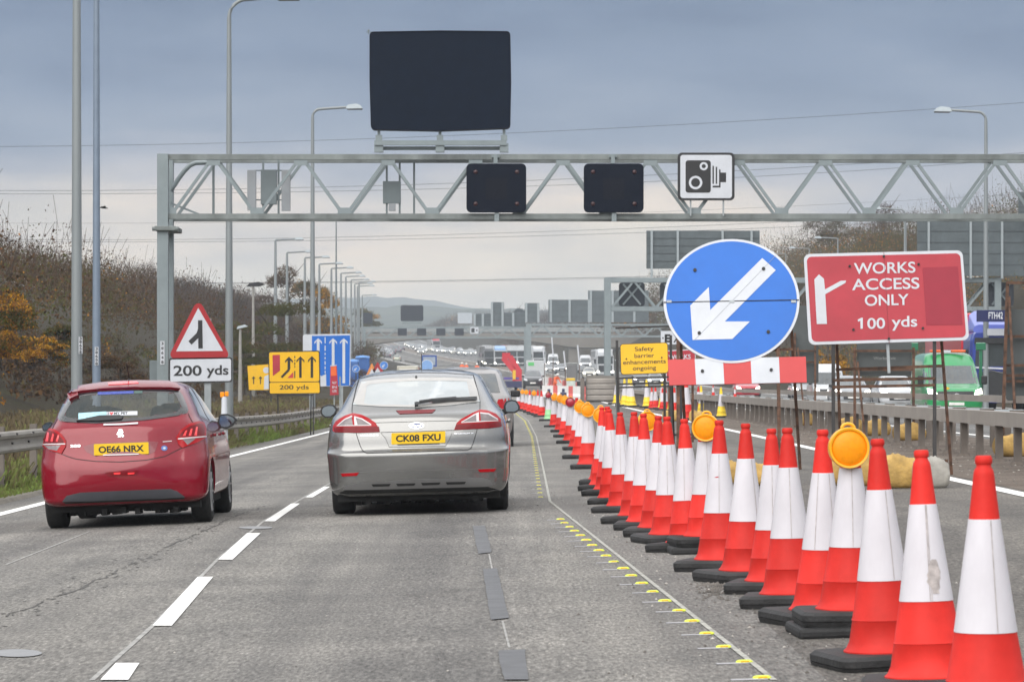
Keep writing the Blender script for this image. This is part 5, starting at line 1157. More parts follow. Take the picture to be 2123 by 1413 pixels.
# the printed border band around the glass
def band(c, outer, inner, mat, off):
    mb = MB(); k = 80
    def res(pl):
        L = [math.dist(pl[i], pl[(i + 1) % len(pl)]) for i in range(len(pl))]; T = sum(L); out = []; i = 0; acc = 0
        for q in range(k):
            tgt = T * q / k
            while acc + L[i] < tgt: acc += L[i]; i += 1
            out.append(L2(pl[i], pl[(i + 1) % len(pl)], (tgt - acc) / L[i]))
        return out
    cx = sum(p[0] for p in inner) / len(inner); cy = sum(p[1] for p in inner) / len(inner); rows = []
    def cross(pl, a):                            # polygon point in direction a from the middle
        best = None
        for i in range(len(pl)):
            x1, y1 = pl[i][0] - cx, pl[i][1] - cy; x2, y2 = pl[(i + 1) % len(pl)][0] - cx, pl[(i + 1) % len(pl)][1] - cy; dx, dy = math.cos(a), math.sin(a); den = dx * (y2 - y1) - dy * (x2 - x1)
            if abs(den) < 1e-9: continue
            t = (x1 * (y2 - y1) - y1 * (x2 - x1)) / den; u = (x1 * dy - y1 * dx) / den
            if t > 0 and -1e-6 <= u <= 1 + 1e-6: best = max(best or 0, t)
        return (cx + best * math.cos(a), cy + best * math.sin(a))
    for q in range(121):
        a = 2 * math.pi * q / 120; po, pi_ = cross(outer, a), cross(inner, a); r = []
        for t in (0, .33, .66, 1):
            h, nn = c.hit(L2(po, pi_, t)); nn = -nn if nn.dot(c.eye - h) < 0 else nn; r.append(h + nn * off)
        rows.append(r)
    mb.sheet(rows); return mb
band(c, outer, inner, m_gband, .0055).build('glass_border', m_gband, c.root)
interior(c.root, .78, .30, .75, 3.2, 1.18)
lid = [(412, 212), (385, 300), (356, 425), (352, 480), (383, 650), (420, 762), (440, 800), (470, 821), (880, 810), (1290, 797), (1322, 778), (1338, 740), (1368, 640), (1393, 480), (1395, 402), (1372, 300), (1340, 184)]
c.strip('tailgate_gap', m_seam, lid, 5); c.strip('roof_gap', m_seam, [(412, 212), (520, 191), (640, 177), (870, 165), (1100, 168), (1340, 184)], 3)
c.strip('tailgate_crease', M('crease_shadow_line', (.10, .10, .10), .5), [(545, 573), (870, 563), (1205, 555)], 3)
def tail(c, outer, parts): 
    o = c.patch('tail_lamp', m_tail, outer, .012, 14)
    for nm, m, pts, off in parts: c.patch(nm, m, pts, off, 12, o, rim=.002)
    return o
o = tail(c, [(203, 640), (206, 600), (226, 566), (258, 543), (300, 520), (360, 502), (425, 513), (490, 540), (545, 575), (566, 610), (580, 648), (400, 655), (215, 650)], [('clear_lens', m_tclear, [(242, 597), (292, 557), (352, 533), (362, 597)], .0135), ('clear_lens', m_tclear, [(372, 536), (440, 556), (505, 592), (383, 596)], .0135), ('bright_bar', m_tsilver, [(370, 534), (384, 538), (400, 594), (376, 596)], .015), ('bright_bar', m_tsilver, [(236, 598), (510, 594), (512, 600), (236, 604)], .015), ('bright_bar', m_tsilver, [(240, 597), (296, 548), (352, 524), (358, 531), (300, 555), (250, 596)], .015), ('bright_bar', m_tsilver, [(372, 527), (440, 545), (512, 588), (505, 594), (438, 554), (374, 536)], .015), ('dark_lens', m_tail2, [(212, 612), (572, 606), (579, 645), (400, 652), (216, 647)], .0135)])
o = tail(c, [(1183, 632), (1204, 577), (1240, 545), (1330, 500), (1393, 473), (1450, 478), (1520, 505), (1556, 545), (1564, 605), (1480, 616)], [('clear_lens', m_tclear, [(1248, 568), (1340, 522), (1384, 506), (1386, 566)], .0135), ('clear_lens', m_tclear, [(1395, 505), (1458, 511), (1528, 550), (1400, 564)], .0135), ('bright_bar', m_tsilver, [(1362, 514), (1384, 505), (1386, 566), (1364, 567)], .015), ('bright_bar', m_tsilver, [(1240, 572), (1535, 556), (1535, 562), (1240, 578)], .015), ('bright_bar', m_tsilver, [(1240, 570), (1340, 513), (1384, 497), (1385, 505), (1342, 522), (1250, 570)], .015), ('bright_bar', m_tsilver, [(1395, 497), (1462, 503), (1534, 546), (1528, 552), (1458, 512), (1396, 506)], .015), ('dark_lens', m_tail2, [(1198, 590), (1560, 568), (1562, 602), (1480, 613), (1188, 629)], .0135)])
c.patch('high_brake_lamp', m_tail2, [(712, 476), (1033, 467), (1008, 494), (740, 503)], .006, 16)
m_silver_rec = M('silver_recess_paint', (.235, .237, .233), .3, metal=.5, var=.03, coat=.8)
c.patch('plate_recess', m_silver_rec, [(587, 653), (1180, 636), (1165, 662), (1112, 764), (655, 771), (628, 702)], .003, 22)
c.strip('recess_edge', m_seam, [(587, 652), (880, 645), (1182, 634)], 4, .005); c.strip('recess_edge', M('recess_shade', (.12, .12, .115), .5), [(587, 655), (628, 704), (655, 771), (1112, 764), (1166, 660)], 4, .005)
c.plate([(673, 657), (1112, 641), (1112, 735), (673, 749)], 'CK08 FXU')
c.strip('handle', m_trim, [(722, 752), (1065, 742)], 9, .012)
bo = c.patch('maker_badge', m_chrome, [(877 + 61 * math.cos(a), 598 + 26 * math.sin(a)) for a in [k * .2618 for k in range(24)]], .008, 12); c.patch('badge_field', M('badge_blue', (.012, .035, .16), .2, coat=1), [(877 + 53 * math.cos(a), 598 + 20 * math.sin(a)) for a in [k * .2618 for k in range(24)]], .0095, 12, bo, rim=.001); c.text('Ford', m_chrome, 877, 599, 76, 25, -.02, .0112, .01, .35, bo)
c.text('MONDEO', m_chrome, 495, 675, 150, 10, -.02, .005, .03); c.text('TITANIUM X', m_chrome, 1262, 660, 160, 10, -.03, .005, .03)
for pts in ([(262, 986), (410, 977), (392, 1003), (276, 1009)], [(1375, 951), (1525, 945), (1506, 970), (1392, 974)]): c.patch('reflector', m_tail, pts, .006, 14)
c.strip('bumper_crease', M('bumper_line', (.16, .16, .155), .4), [(262, 980), (880, 962), (1525, 942)], 3)
m_sildark = M('silver_dark_lower', (.115, .115, .115), .45, var=.06, coat=.3)
bp_ = c.patch('bumper_insert', m_sildark, [(280, 1118), (292, 1092), (330, 1075), (420, 1060), (895, 1032), (1400, 1019), (1478, 1038), (1518, 1076), (1450, 1092), (880, 1106), (420, 1118)], .004, 26)
for x0, x1, y0 in ((512, 668, 1072), (712, 870, 1067), (915, 1073, 1060), (1115, 1280, 1055)): c.patch('vent', m_under, [(x0, y0), (x1, y0 - 4), (x1 - 12, y0 + 14), (x0 + 12, y0 + 19)], .007, 14, bp_, rim=.002)
c.patch('underside_shade', m_under, [(250, 1140), (300, 1121), (880, 1106), (1450, 1092), (1530, 1112), (1470, 1121), (880, 1136), (300, 1152)], .0045, 24)  # black patch paints the shadowed underside onto the bumper's lower edge
c.strip('towing_eye_cover', M('cover_edge', (.18, .18, .175), .4), [(1150, 1012), (1150, 985), (1190, 983), (1190, 1010)], 2.5, closed=True)
w0 = c.strip('wiper', m_trim, [(870, 440), (930, 425), (1010, 412)], 22, .03); c.strip('wiper_blade', m_trim, [(1005, 412), (1170, 395), (1368, 386)], 26, .022, w0); c.strip('wiper_arm', m_trim, [(900, 424), (1010, 408), (1200, 392)], 12, .04, w0); c.patch('wiper_pivot', m_trim, [(862, 425), (890, 420), (892, 442), (864, 448)], .03, 10, w0)
c.patch('washer_jet', m_trim, [(875 + 10 * math.cos(a), 206 + 9 * math.sin(a)) for a in [k * .7854 for k in range(8)]], .012, 6)
h, _ = c.hit((889, 118)); MB().tube([(h.x, 2.0, 1.48), (h.x, 2.06, 1.50 + .165)], [.006, .0035], 6).build('aerial', m_sblack, c.root)
for x, sd_ in ((-.80, -1), (.80, 1)):
    for y in (.96, 3.80): wheel(c.root, x, y, .335, .225, sd_)
mb = MB(); mb.box((0, 2.3, .245), (1.66, 4.1, .19)); rj = random.Random(4)
for k in range(26): mb.box((-.62 + k * .05, .35 + rj.random() * .5, .150 + rj.uniform(-.02, .012)), (.055, .3, .05))
mb.build('underbody', m_under, c.root)
mb = MB(); mb.lathe([(.0001, -.22), (.085, -.2), (.085, .2), (.0001, .22)], 18, axis='x', mat=Matrix.Translation((-.50, .42, .255)) @ Matrix.Scale(.8, 4, (0, 0, 1))); mb.build('silencer', M('silencer_metal', (.22, .20, .19), .5, metal=.5, var=.3), c.root)
c.mirror([(95, 470), (112, 440), (160, 425), (206, 428), (236, 465), (215, 502), (180, 530), (130, 531), (100, 506)], 2.95, m_mglass, m_silver, -1); c.mirror([(1588, 440), (1605, 400), (1650, 385), (1692, 395), (1718, 440), (1715, 472), (1680, 493), (1598, 493)], 2.95, m_mglass, m_silver, 1)
m_dglass = M('tinted_side_glass', (.025, .028, .03), .06, var=.1, spec=.9, coat=1)
for ax in 'LR':
    c.patch('side_window', m_dglass, [(.95, 1.14), (1.25, 1.36), (1.72, 1.41), (1.72, 1.07)], .004, .06, axis=ax); c.patch('side_window', m_dglass, [(1.82, 1.41), (2.25, 1.36), (3.05, 1.05), (1.82, 1.06)], .004, .06, axis=ax)
    c.strip('door_gap', m_seam, [(1.77, .35), (1.77, 1.05)], .008, axis=ax); c.strip('door_gap', m_seam, [(2.95, .35), (2.95, 1.02)], .008, axis=ax); c.strip('door_gap', m_seam, [(1.30, .75), (1.1, 1.02)], .008, axis=ax)
    for y in (1.55, 2.75): h, nn = c.hitl(ax, y - .1, .92); MB().box((h.x + nn.x * .02, h.y, .92), (.035, .20, .035), bev=.01).build('door_handle', m_silver, c.root)
c.patch('windscreen', M('windscreen_glass', (.10, .12, .12), .04, alpha=.16, spec=.8), [(-.62, 1.08), (.62, 1.08), (.54, 1.42), (-.54, 1.42)], .004, .07, axis='F')

# ============ red hatchback in the left lane
RL = [(.235, .76, .13, 3.90, .14, .14, .05, .3, .3, .1), (.28, .825, .055, 3.93, .17, .17, .06, .3, .35, .12), (.36, .848, .02, 3.96, .22, .2, .08, .35, .45, .15), (.46, .856, .0, 3.97, .26, .22, .09, .4, .5, .16), (.58, .862, .004, 3.97, .28, .24, .10, .4, .5, .18), (.66, .862, .022, 3.95, .28, .26, .10, .4, .55, .2), (.72, .858, .048, 3.93, .27, .28, .10, .4, .6, .2), (.80, .850, .078, 3.88, .26, .30, .10, .4, .65, .22), (.90, .832, .105, 3.70, .25, .33, .10, .4, .6, .25), (.98, .806, .128, 3.30, .23, .36, .10, .35, .5, .2), (1.03, .776, .160, 3.08, .20, .38, .10, .3, .45, .2), (1.08, .746, .215, 2.92, .17, .40, .10, .25, .4, .18), (1.16, .712, .30, 2.72, .14, .42, .10, .22, .35, .16), (1.26, .664, .41, 2.48, .12, .44, .10, .2, .3, .15), (1.34, .620, .50, 2.28, .12, .44, .10, .2, .3, .14), (1.385, .585, .555, 2.15, .14, .44, .11, .22, .3, .14), (1.42, .53, .66, 2.02, .18, .44, .12, .24, .3, .14), (1.445, .44, .80, 1.90, .2, .35, .10, .24, .2, .1), (1.462, .28, 1.0, 1.72, .18, .2, .06, .2, .15, .06)]
m_redp = M('red_metallic_paint', (.205, .0015, .013), .22, metal=.1, var=.05, scale=1.2, coat=.7, spec=.25, inside=(.03, .03, .03))
vs, fs = shell(RL, nr=12, nc=9, ns=24, taper=.03); me = cut_arches(vs, fs, [(.72, .315, .345, 2), (3.26, .315, .345, 2)])
c = Car('hatchback', 'red hatchback in the left lane with stickers in its rear window, seen from behind', X(257, 33.75), 33.75, math.radians(.6), .043, me, m_redp, (40, 740, 3.819))
outer = [(303, 486), (318, 440), (345, 380), (380, 308), (500, 285), (640, 270), (900, 258), (1180, 258), (1262, 268), (1290, 300), (1325, 380), (1336, 425), (1330, 444), (1250, 466), (1000, 500), (800, 515), (600, 526), (330, 512)]
inner = [(350, 478), (400, 380), (440, 320), (640, 290), (900, 280), (1230, 284), (1285, 400), (1240, 440), (1000, 474), (800, 490), (600, 500)]
c.body([lambda p, n: p.y < 1.1 and p.z > 1.0 and n.y < -.1 and inpoly(*c.pxof(p), inner), lambda p, n: p.y > 1.9 and p.z > 1.08 and n.y > .25 and abs(p.x) < .52])
c.patch('rear_window', M('dark_rear_glass', (.06, .075, .075), .05, var=.15, scale=2, alpha=.42, spec=.8, coat=.6), outer, .004)
band(c, outer, inner, m_dglass, .0055).build('glass_border', M('black_glass_border', (.022, .022, .026), .08, var=.1, coat=1), c.root)
interior(c.root, .72, .28, .45, 2.75, 1.14)
m_redp2 = M('red_metallic_paint_trim', (.18, .0015, .011), .22, metal=.1, var=.05, scale=1.2, coat=.7, spec=.25)
sp = c.patch('roof_spoiler', m_redp2, [(378, 308), (395, 285), (425, 258), (640, 224), (800, 212), (940, 208), (1180, 211), (1245, 232), (1262, 266), (1180, 259), (900, 258), (640, 271), (500, 286)], .035, 20, rim=.02)
c.patch('high_brake_lamp', m_lit, [(705, 230), (800, 222), (930, 219), (945, 233), (820, 240), (710, 245)], .039, 12, rim=.004)
h, _ = c.hit((835, 185)); mb = MB(); mb.lathe([(.03, 0), (.018, .03), (.008, .055), (.0001, .056)], 12, mat=Matrix.Translation((h.x, .95, 1.448))); mb.tube([(h.x, .95, 1.49), (h.x - .003, .80, 1.655)], [.006, .003], 6); mb.build('aerial', m_sblack, c.root)
o = tail(c, [(184, 690), (186, 640), (196, 592), (235, 564), (290, 576), (338, 610), (372, 662), (371, 702), (334, 766), (255, 742), (190, 708)], [('dark_lens', m_tail2, [(192, 684), (198, 610), (236, 584), (280, 592), (322, 622), (352, 664), (356, 686)], .0135), ('clear_lens', m_tclear, [(205, 703), (332, 699), (300, 742), (240, 731)], .0135), ('bright_bar', m_tsilver, [(184, 688), (368, 684), (368, 693), (186, 697)], .016)] + [('red_claw', m_lit, [(215 + 40 * k, 668), (232 + 40 * k, 596 + 10 * k), (244 + 38 * k, 602 + 12 * k), (236 + 36 * k, 670)], .0145) for k in range(3)])
o = tail(c, [(1240, 634), (1275, 580), (1338, 532), (1420, 509), (1458, 520), (1474, 570), (1470, 640), (1400, 680), (1290, 719), (1258, 690)], [('dark_lens', m_tail2, [(1262, 634), (1292, 588), (1345, 550), (1420, 528), (1448, 536), (1460, 572), (1458, 622)], .0135), ('clear_lens', m_tclear, [(1292, 652), (1392, 646), (1330, 696)], .0135), ('bright_bar', m_tsilver, [(1253, 644), (1472, 626), (1471, 635), (1254, 654)], .016)] + [('red_claw', m_lit, [(1292 + 44 * k, 626 - 2 * k), (1312 + 40 * k, 586 - 14 * k), (1326 + 40 * k, 580 - 12 * k), (1314 + 42 * k, 625)], .0145) for k in range(3)])
c.patch('plate_recess', M('recess_red', (.17, .006, .016), .4, var=.1, coat=.5), [(505, 706), (590, 682), (850, 668), (1022, 664), (1100, 670), (1075, 745), (1025, 768), (592, 780), (530, 748)], .003, 22)
c.plate([(590, 688), (1022, 672), (1025, 765), (592, 777)], 'OE66 NRX'); c.strip('plate_strip', m_tsilver, [(665, 777), (945, 769)], 9, .01)
c.strip('chrome_handle', m_chrome, [(668, 539), (800, 536), (940, 527)], 13, .012)
lion = [(-20, 30), (-8, 8), (-22, 14), (-30, 6), (-14, -2), (-24, -10), (-10, -14), (-14, -28), (2, -32), (20, -26), (14, -14), (28, -8), (16, -2), (22, 12), (30, 18), (24, 30), (12, 28), (8, 14), (2, 30)]
c.patch('lion_badge', m_chrome, [(800 + x, 603 + y) for x, y in lion], .008, 9)
c.text('208', m_chrome, 446, 703, 80, 20, -.03, .007, .02); c.strip('trim_badge', m_tsilver, [(1135, 670), (1207, 664)], 7, .007); rs_ = c.patch('round_sticker', M('sticker_blue', (.08, .16, .42), .5), [(1148 + 25 * math.cos(a), 720 + 21 * math.sin(a)) for a in [k * .5236 for k in range(12)]], .004, 10); c.patch('sticker_disc', m_swhite, [(1148 + 11 * math.cos(a), 720 + 9 * math.sin(a)) for a in [k * .7854 for k in range(8)]], .0055, 8, rs_, rim=.001)
c.strip('tailgate_gap', m_seam, [(340, 768), (390, 788), (450, 806), (600, 824), (800, 829), (1000, 815), (1150, 786), (1290, 716)], 5); c.strip('tailgate_gap', m_seam, [(1338, 448), (1352, 480), (1372, 516)], 4); c.strip('tailgate_gap', m_seam, [(303, 490), (280, 530), (262, 565)], 4)
fo = c.patch('fog_lamp', m_tail2, [(678, 911), (800, 903), (942, 898), (925, 930), (800, 940), (712, 939)], .006, 14)
for x in (775, 885): c.patch('fog_glow', m_lit, [(x - 28, 914), (x + 28, 911), (x + 24, 926), (x - 24, 929)], .0075, 10, fo, rim=.001)
c.patch('bumper_insert', M('dark_bumper_plastic', (.050, .052, .062), .55, var=.12), [(340, 1143), (376, 1096), (480, 1071), (830, 1055), (1200, 1042), (1252, 1061), (1312, 1106), (1100, 1118), (830, 1126), (560, 1138)], .005, 26)
c.strip('bumper_crease', M('red_highlight_edge', (.30, .012, .028), .3, coat=1), [(215, 968), (500, 955), (1430, 985)], 3) if False else None
c.patch('underside_shade', m_under, [(352, 1147), (560, 1139), (830, 1127), (1100, 1119), (1312, 1107), (1300, 1119), (830, 1139), (365, 1156)], .006, 24)  # underside shadow painted as a black patch below the insert
w0 = c.patch('wiper', m_trim, [(455, 511), (540, 490), (640, 470), (800, 467), (820, 480), (812, 498), (640, 511)], .02, 14)
c.patch('window_sticker', M('sticker_pale_blue', (.36, .62, .70), .5, var=.2, scale=30), [(470, 446), (690, 433), (690, 468), (470, 495)], .0075, 16, rim=.001); ws = c.patch('window_sticker', m_swhite, [(692, 436), (935, 430), (935, 461), (692, 466)], .0075, 16, rim=.001); c.text('I', m_sblack, 705, 450, 6, 20, 0, .009, .02, 0, ws); c.text('MY PET', m_sblack, 805, 448, 108, 20, -.02, .009, .02, 0, ws)
c.patch('heart', m_lit, [(730, 462), (715, 447), (718, 440), (726, 440), (731, 445), (737, 439), (744, 440), (746, 447)], .009, 8, ws, rim=.001)
c.patch('window_sticker', M('sticker_dark_blue', (.06, .09, .36), .5, var=.3, scale=60), [(622, 280), (905, 270), (905, 290), (622, 301)], .0075, 16, rim=.001); c.patch('window_sticker', M('sticker_dark_green', (.08, .14, .13), .5), [(910, 271), (975, 269), (975, 288), (910, 290)], .0075, 14, rim=.001)
for x, sd_ in ((-.735, -1), (.735, 1)):
    for y in (.72, 3.26): wheel(c.root, x, y, .312, .20, sd_)
mb = MB(); mb.box((0, 2.0, .265), (1.50, 3.4, .19))
for k in range(24): mb.box((-.55 + k * .048, .35 + rj.random() * .4, .168 + rj.uniform(-.018, .012)), (.052, .3, .06))
mb.build('underbody', m_under, c.root)
c.mirror([(1578, 470), (1590, 453), (1650, 449), (1700, 470), (1724, 497), (1690, 542), (1640, 566), (1592, 560), (1570, 520)], 2.40, m_mglass, m_sblack, 1); c.mirror([(176, 545), (210, 518), (256, 506), (262, 530), (220, 580), (190, 592)], 2.40, m_mglass, m_sblack, -1)
for ax in 'LR':
    c.patch('side_window', m_dglass, [(.72, 1.10), (.95, 1.33), (1.42, 1.385), (1.42, 1.03)], .004, .06, axis=ax); c.patch('side_window', m_dglass, [(1.50, 1.385), (1.95, 1.34), (2.72, 1.02), (1.50, 1.01)], .004, .06, axis=ax)
    c.strip('door_gap', m_seam, [(1.46, .33), (1.46, 1.0)], .008, axis=ax); c.strip('door_gap', m_seam, [(2.62, .33), (2.62, .98)], .008, axis=ax); c.strip('window_trim', m_chrome, [(.70, 1.085), (1.46, 1.015), (2.72, 1.005)], .012, axis=ax)
    for y in (1.25, 2.4): h, nn = c.hitl(ax, y, .88); MB().box((h.x + nn.x * .02, h.y, .88), (.035, .19, .035), bev=.01).build('door_handle', m_redp2, c.root)
c.patch('windscreen', MATS['windscreen_glass'], [(-.56, 1.06), (.56, 1.06), (.48, 1.38), (-.48, 1.38)], .004, .07, axis='F')

# ---------------------------------------------------------------- other traffic
PAINT = lambda nm, col, met=.3: M(nm, col, .32, metal=met, var=.04, scale=1, coat=.8)
P_white, P_cream = PAINT('white_paint', (.50, .52, .54), 0), PAINT('cream_paint', (.46, .44, .37), 0)
P_silver, P_grey, P_dark, P_black = PAINT('silver_paint', (.33, .35, .37)), PAINT('grey_paint', (.17, .175, .18)), PAINT('dark_purple_grey_paint', (.07, .06, .075)), PAINT('black_paint', (.02, .021, .024), .1)
P_blue, P_dkblue, P_green, P_red, P_yel, P_lblue, P_olive = PAINT('lorry_blue_paint', (.03, .055, .30), 0), PAINT('navy_paint', (.015, .02, .09), 0), PAINT('recovery_green_paint', (.018, .27, .085), 0), PAINT('crane_red_paint', (.55, .02, .04), 0), PAINT('plant_yellow_paint', (.75, .48, .02), 0), PAINT('pale_blue_paint', (.20, .36, .62), 0), PAINT('olive_silver_paint', (.33, .35, .27))
m_hl = M('lit_headlamp', (.9, .9, .88), .2, emit=(1, .94, .80), es=4.0); m_hl0 = M('unlit_headlamp', (.55, .57, .60), .15, var=.1, coat=1); m_ws = M('dark_windscreen', (.045, .055, .06), .07, var=.25, scale=1.5, spec=.9, coat=1); m_np = M('white_plate', (.75, .75, .72), .5)
m_whl = M('far_wheel', (.03, .03, .032), .7, var=.3)
class Proto:
    def __init__(s, name, slices, L_):
        s.root = thing(name, 'x', 'car'); vs, fs = shell(slices, 7, 5, 14, 3); me = bpy.data.meshes.new('body'); me.from_pydata(vs, [], fs)
        bm = bmesh.new(); bm.from_mesh(me); bmesh.ops.recalc_face_normals(bm, faces=bm.faces); s.bvh = BVHTree.FromBMesh(bm)
        for f in bm.faces: f.smooth = True
        bm.to_mesh(me); bm.free(); me.materials.append(P_white); me.set_sharp_from_angle(angle=math.radians(40)); s.body = link(bpy.data.objects.new('body', me), s.root); s.L = L_; s.eye = Vector((0, 40, 1.3))
    hitl = Car.hitl; patch = Car.patch; strip = Car.strip
    def wheels(s, ys, x, r, wd=.22):
        for y in ys:
            for sx in (-1, 1):
                mb = MB(); mb.lathe([(.0001, sx * wd * .4), (r * .62, sx * wd * .5), (r * .95, sx * wd * .5), (r, sx * wd * .3), (r, -sx * wd * .5), (.0001, -sx * wd * .5)], 20, axis='x'); o = mb.build('wheel', m_whl, s.root); o.location = (sx * x, y, r)
                mb = MB(); mb.lathe([(r * .6, sx * wd * .52), (.0001, sx * wd * .44)], 16, axis='x'); mb.build('rim', m_rimw, o)
    def front(s, ws, lamps, grille, plate=None, bonnet=None):
        s.patch('windscreen', m_ws, ws, .006, .12, axis='F')
        for pl in lamps: s.patch('headlamp', m_hl, pl, .008, .06, axis='F')
        g = s.patch('grille', m_trim, grille, .006, .08, axis='F')
        if plate: x, z = plate; s.patch('number_plate', m_np, [(-.26, z - .055), (.26, z - .055), (.26, z + .055), (-.26, z + .055)], .012, .1, axis='F')
mir = lambda pl: [(-x, z) for x, z in pl][::-1]
# generic hatch / saloon (front at +y), taken from a compact outline
GC = [(.20, .78, .12, 4.20, .15, .15, .05, .25, .25, .1), (.30, .86, .03, 4.28, .2, .2, .07, .32, .35, .14), (.45, .885, 0, 4.30, .25, .22, .08, .36, .42, .16), (.62, .89, .01, 4.29, .25, .24, .08, .36, .45, .17), (.75, .885, .05, 4.22, .24, .28, .08, .36, .55, .2), (.85, .87, .08, 4.0, .22, .34, .08, .34, .6, .22), (.93, .845, .12, 3.55, .2, .38, .08, .3, .5, .2), (.98, .81, .18, 3.25, .18, .4, .08, .28, .4, .18), (1.10, .745, .36, 2.98, .14, .42, .08, .22, .35, .16), (1.25, .69, .58, 2.68, .13, .44, .08, .2, .3, .14), (1.37, .63, .80, 2.42, .14, .44, .08, .2, .3, .14), (1.43, .54, 1.0, 2.25, .18, .4, .08, .24, .3, .12), (1.465, .34, 1.25, 2.0, .16, .3, .05, .2, .2, .08)]
CAR = Proto('passenger_car', GC, 4.3)
CAR.front([(-.68, .99), (.68, .99), (.55, 1.38), (-.55, 1.38)], [[(.50, .62), (.80, .66), (.82, .80), (.55, .74)], mir([(.50, .62), (.80, .66), (.82, .80), (.55, .74)])], [(-.45, .34), (.45, .34), (.48, .66), (-.48, .66)], (0, .45))
CAR.patch('rear_window', m_ws, [(-.62, 1.0), (.62, 1.0), (.52, 1.34), (-.52, 1.34)], .006, .1, axis='B')
for sx in (1, -1): CAR.patch('tail_lamp', m_tail, [(sx * .52, .72), (sx * .82, .70), (sx * .80, .90), (sx * .58, .88)], .006, .06, axis='B')
for ax in 'LR': CAR.patch('side_window', m_ws, [(.75, 1.0), (1.0, 1.32), (2.25, 1.36), (2.95, 1.02)], .006, .12, axis=ax)
CAR.wheels((.80, 3.45), .78, .31)
for sx in (-1, 1): MB().box((sx * .93, 2.75, .98), (.20, .10, .13), bev=.03).build('door_mirror', m_sblack, CAR.root)
VS = [(.24, .92, .04, 5.40, .1, .1, .02, .3, .25, .1), (.40, .97, 0, 5.50, .12, .12, .02, .35, .35, .14), (.80, .99, 0, 5.48, .12, .12, .02, .35, .35, .15), (1.05, .99, 0, 5.32, .12, .12, .02, .35, .4, .18), (1.18, .985, 0, 5.02, .12, .12, .02, .3, .4, .2), (1.27, .975, 0, 4.72, .12, .12, .02, .28, .4, .2), (1.6, .95, 0, 4.38, .12, .12, .02, .25, .35, .2), (2.0, .91, .01, 4.00, .12, .12, .02, .25, .3, .2), (2.25, .86, .03, 3.7, .14, .14, .03, .25, .3, .2), (2.42, .78, .08, 3.45, .2, .2, .03, .28, .3, .15), (2.50, .60, .2, 3.2, .2, .2, .03, .2, .2, .1)]
VAN = Proto('panel_van', VS, 5.5)
VAN.front([(-.84, 1.27), (.84, 1.27), (.76, 1.98), (-.76, 1.98)], [[(.62, .84), (.92, .88), (.93, 1.10), (.70, 1.02)], mir([(.62, .84), (.92, .88), (.93, 1.10), (.70, 1.02)])], [(-.58, .62), (.58, .62), (.62, .98), (-.62, .98)], (0, .50))
for ax in 'LR': VAN.patch('side_window', m_ws, [(3.55, 1.30), (3.55, 1.85), (4.1, 1.82), (4.6, 1.32)], .006, .12, axis=ax)
VAN.wheels((1.0, 4.55), .86, .34)
for sx in (-1, 1): MB().box((sx * 1.10, 4.35, 1.42), (.20, .12, .34), bev=.04).build('door_mirror', m_sblack, VAN.root)
def lorry_proto():
    r = thing('lorry', 'x', 'lorry')                # front at y = 0, body runs to -y; cab 2.3 m long
    mb = MB(); pl = roundpoly([(-1.24, .95), (1.24, .95), (1.22, 2.75), (1.12, 3.05), (-1.12, 3.05), (-1.22, 2.75)], .10); mb.prism(pl, -2.2, 1.95, back=None); mb.prism([(x * .985, z) for x, z in pl], -.25, .25, back=[(x * .95, z * .985 + .02) for x, z in pl]); mb.prism(roundpoly([(-1.23, .38), (1.23, .38), (1.24, .95), (-1.24, .95)], .08), -2.0, 2.02); cab = mb.build('cab', P_white, r, sharp=30)
    mb = MB(); mb.prism(roundpoly([(-1.12, 3.05), (1.12, 3.05), (1.0, 3.75), (.8, 3.9), (-.8, 3.9), (-1.0, 3.75)], .12), -2.2, 1.3, back=roundpoly([(-1.1, 3.05), (1.1, 3.05), (.95, 3.3), (.8, 3.35), (-.8, 3.35), (-.95, 3.3)], .1)); mb.build('roof_fairing', P_white, r, sharp=30)
    mb = MB(); mb.prism(roundpoly([(-1.08, 1.75), (1.08, 1.75), (1.02, 2.62), (-1.02, 2.62)], .1), -.03, .04); mb.build('windscreen', m_ws, r)
    mb = MB(); mb.prism([(-1.1, 2.62), (1.1, 2.62), (1.08, 2.84), (-1.08, 2.84)], .0, .12); mb.build('sun_visor', m_trim, r)
    mb = MB(); mb.prism(roundpoly([(-.9, .62), (.9, .62), (.95, 1.55), (-.95, 1.55)], .06), .0, .035); g = mb.build('grille', m_trim, r)
    for sx in (-1, 1):
        mb = MB(); mb.prism(roundpoly([(sx * .78, .52), (sx * 1.16, .52), (sx * 1.18, .80), (sx * .82, .76)], .03), .0, .05); mb.build('headlamp', m_hl, r)
        MB().box((sx * 1.42, -.15, 2.1), (.24, .14, .62), bev=.05).build('door_mirror', m_sblack, r)
    mb = MB(); mb.prism([(-.26, .45), (.26, .45), (.26, .56), (-.26, .56)], .03, .03); mb.build('number_plate', m_np, r)
    mb = MB(); mb.box((0, -8.3, 2.45), (2.5, 11.4, 2.75), bev=.05); mb.build('trailer', P_white, r)
    mb = MB(); mb.box((0, -7.5, .95), (.9, 12, .25)); mb.build('chassis', m_under, r)
    for y in (-1.2, -3.6, -10.5, -11.8):
        for sx in (-1, 1):
            mb = MB(); mb.lathe([(.0001, -.14), (.46, -.14), (.50, -.08), (.50, .08), (.46, .14), (.0001, .14)], 20, axis='x'); o = mb.build('wheel', m_whl, r); o.location = (sx * 1.06, y, .50)
    return r
LOR = lorry_proto(); LOR_used = False
first = {}
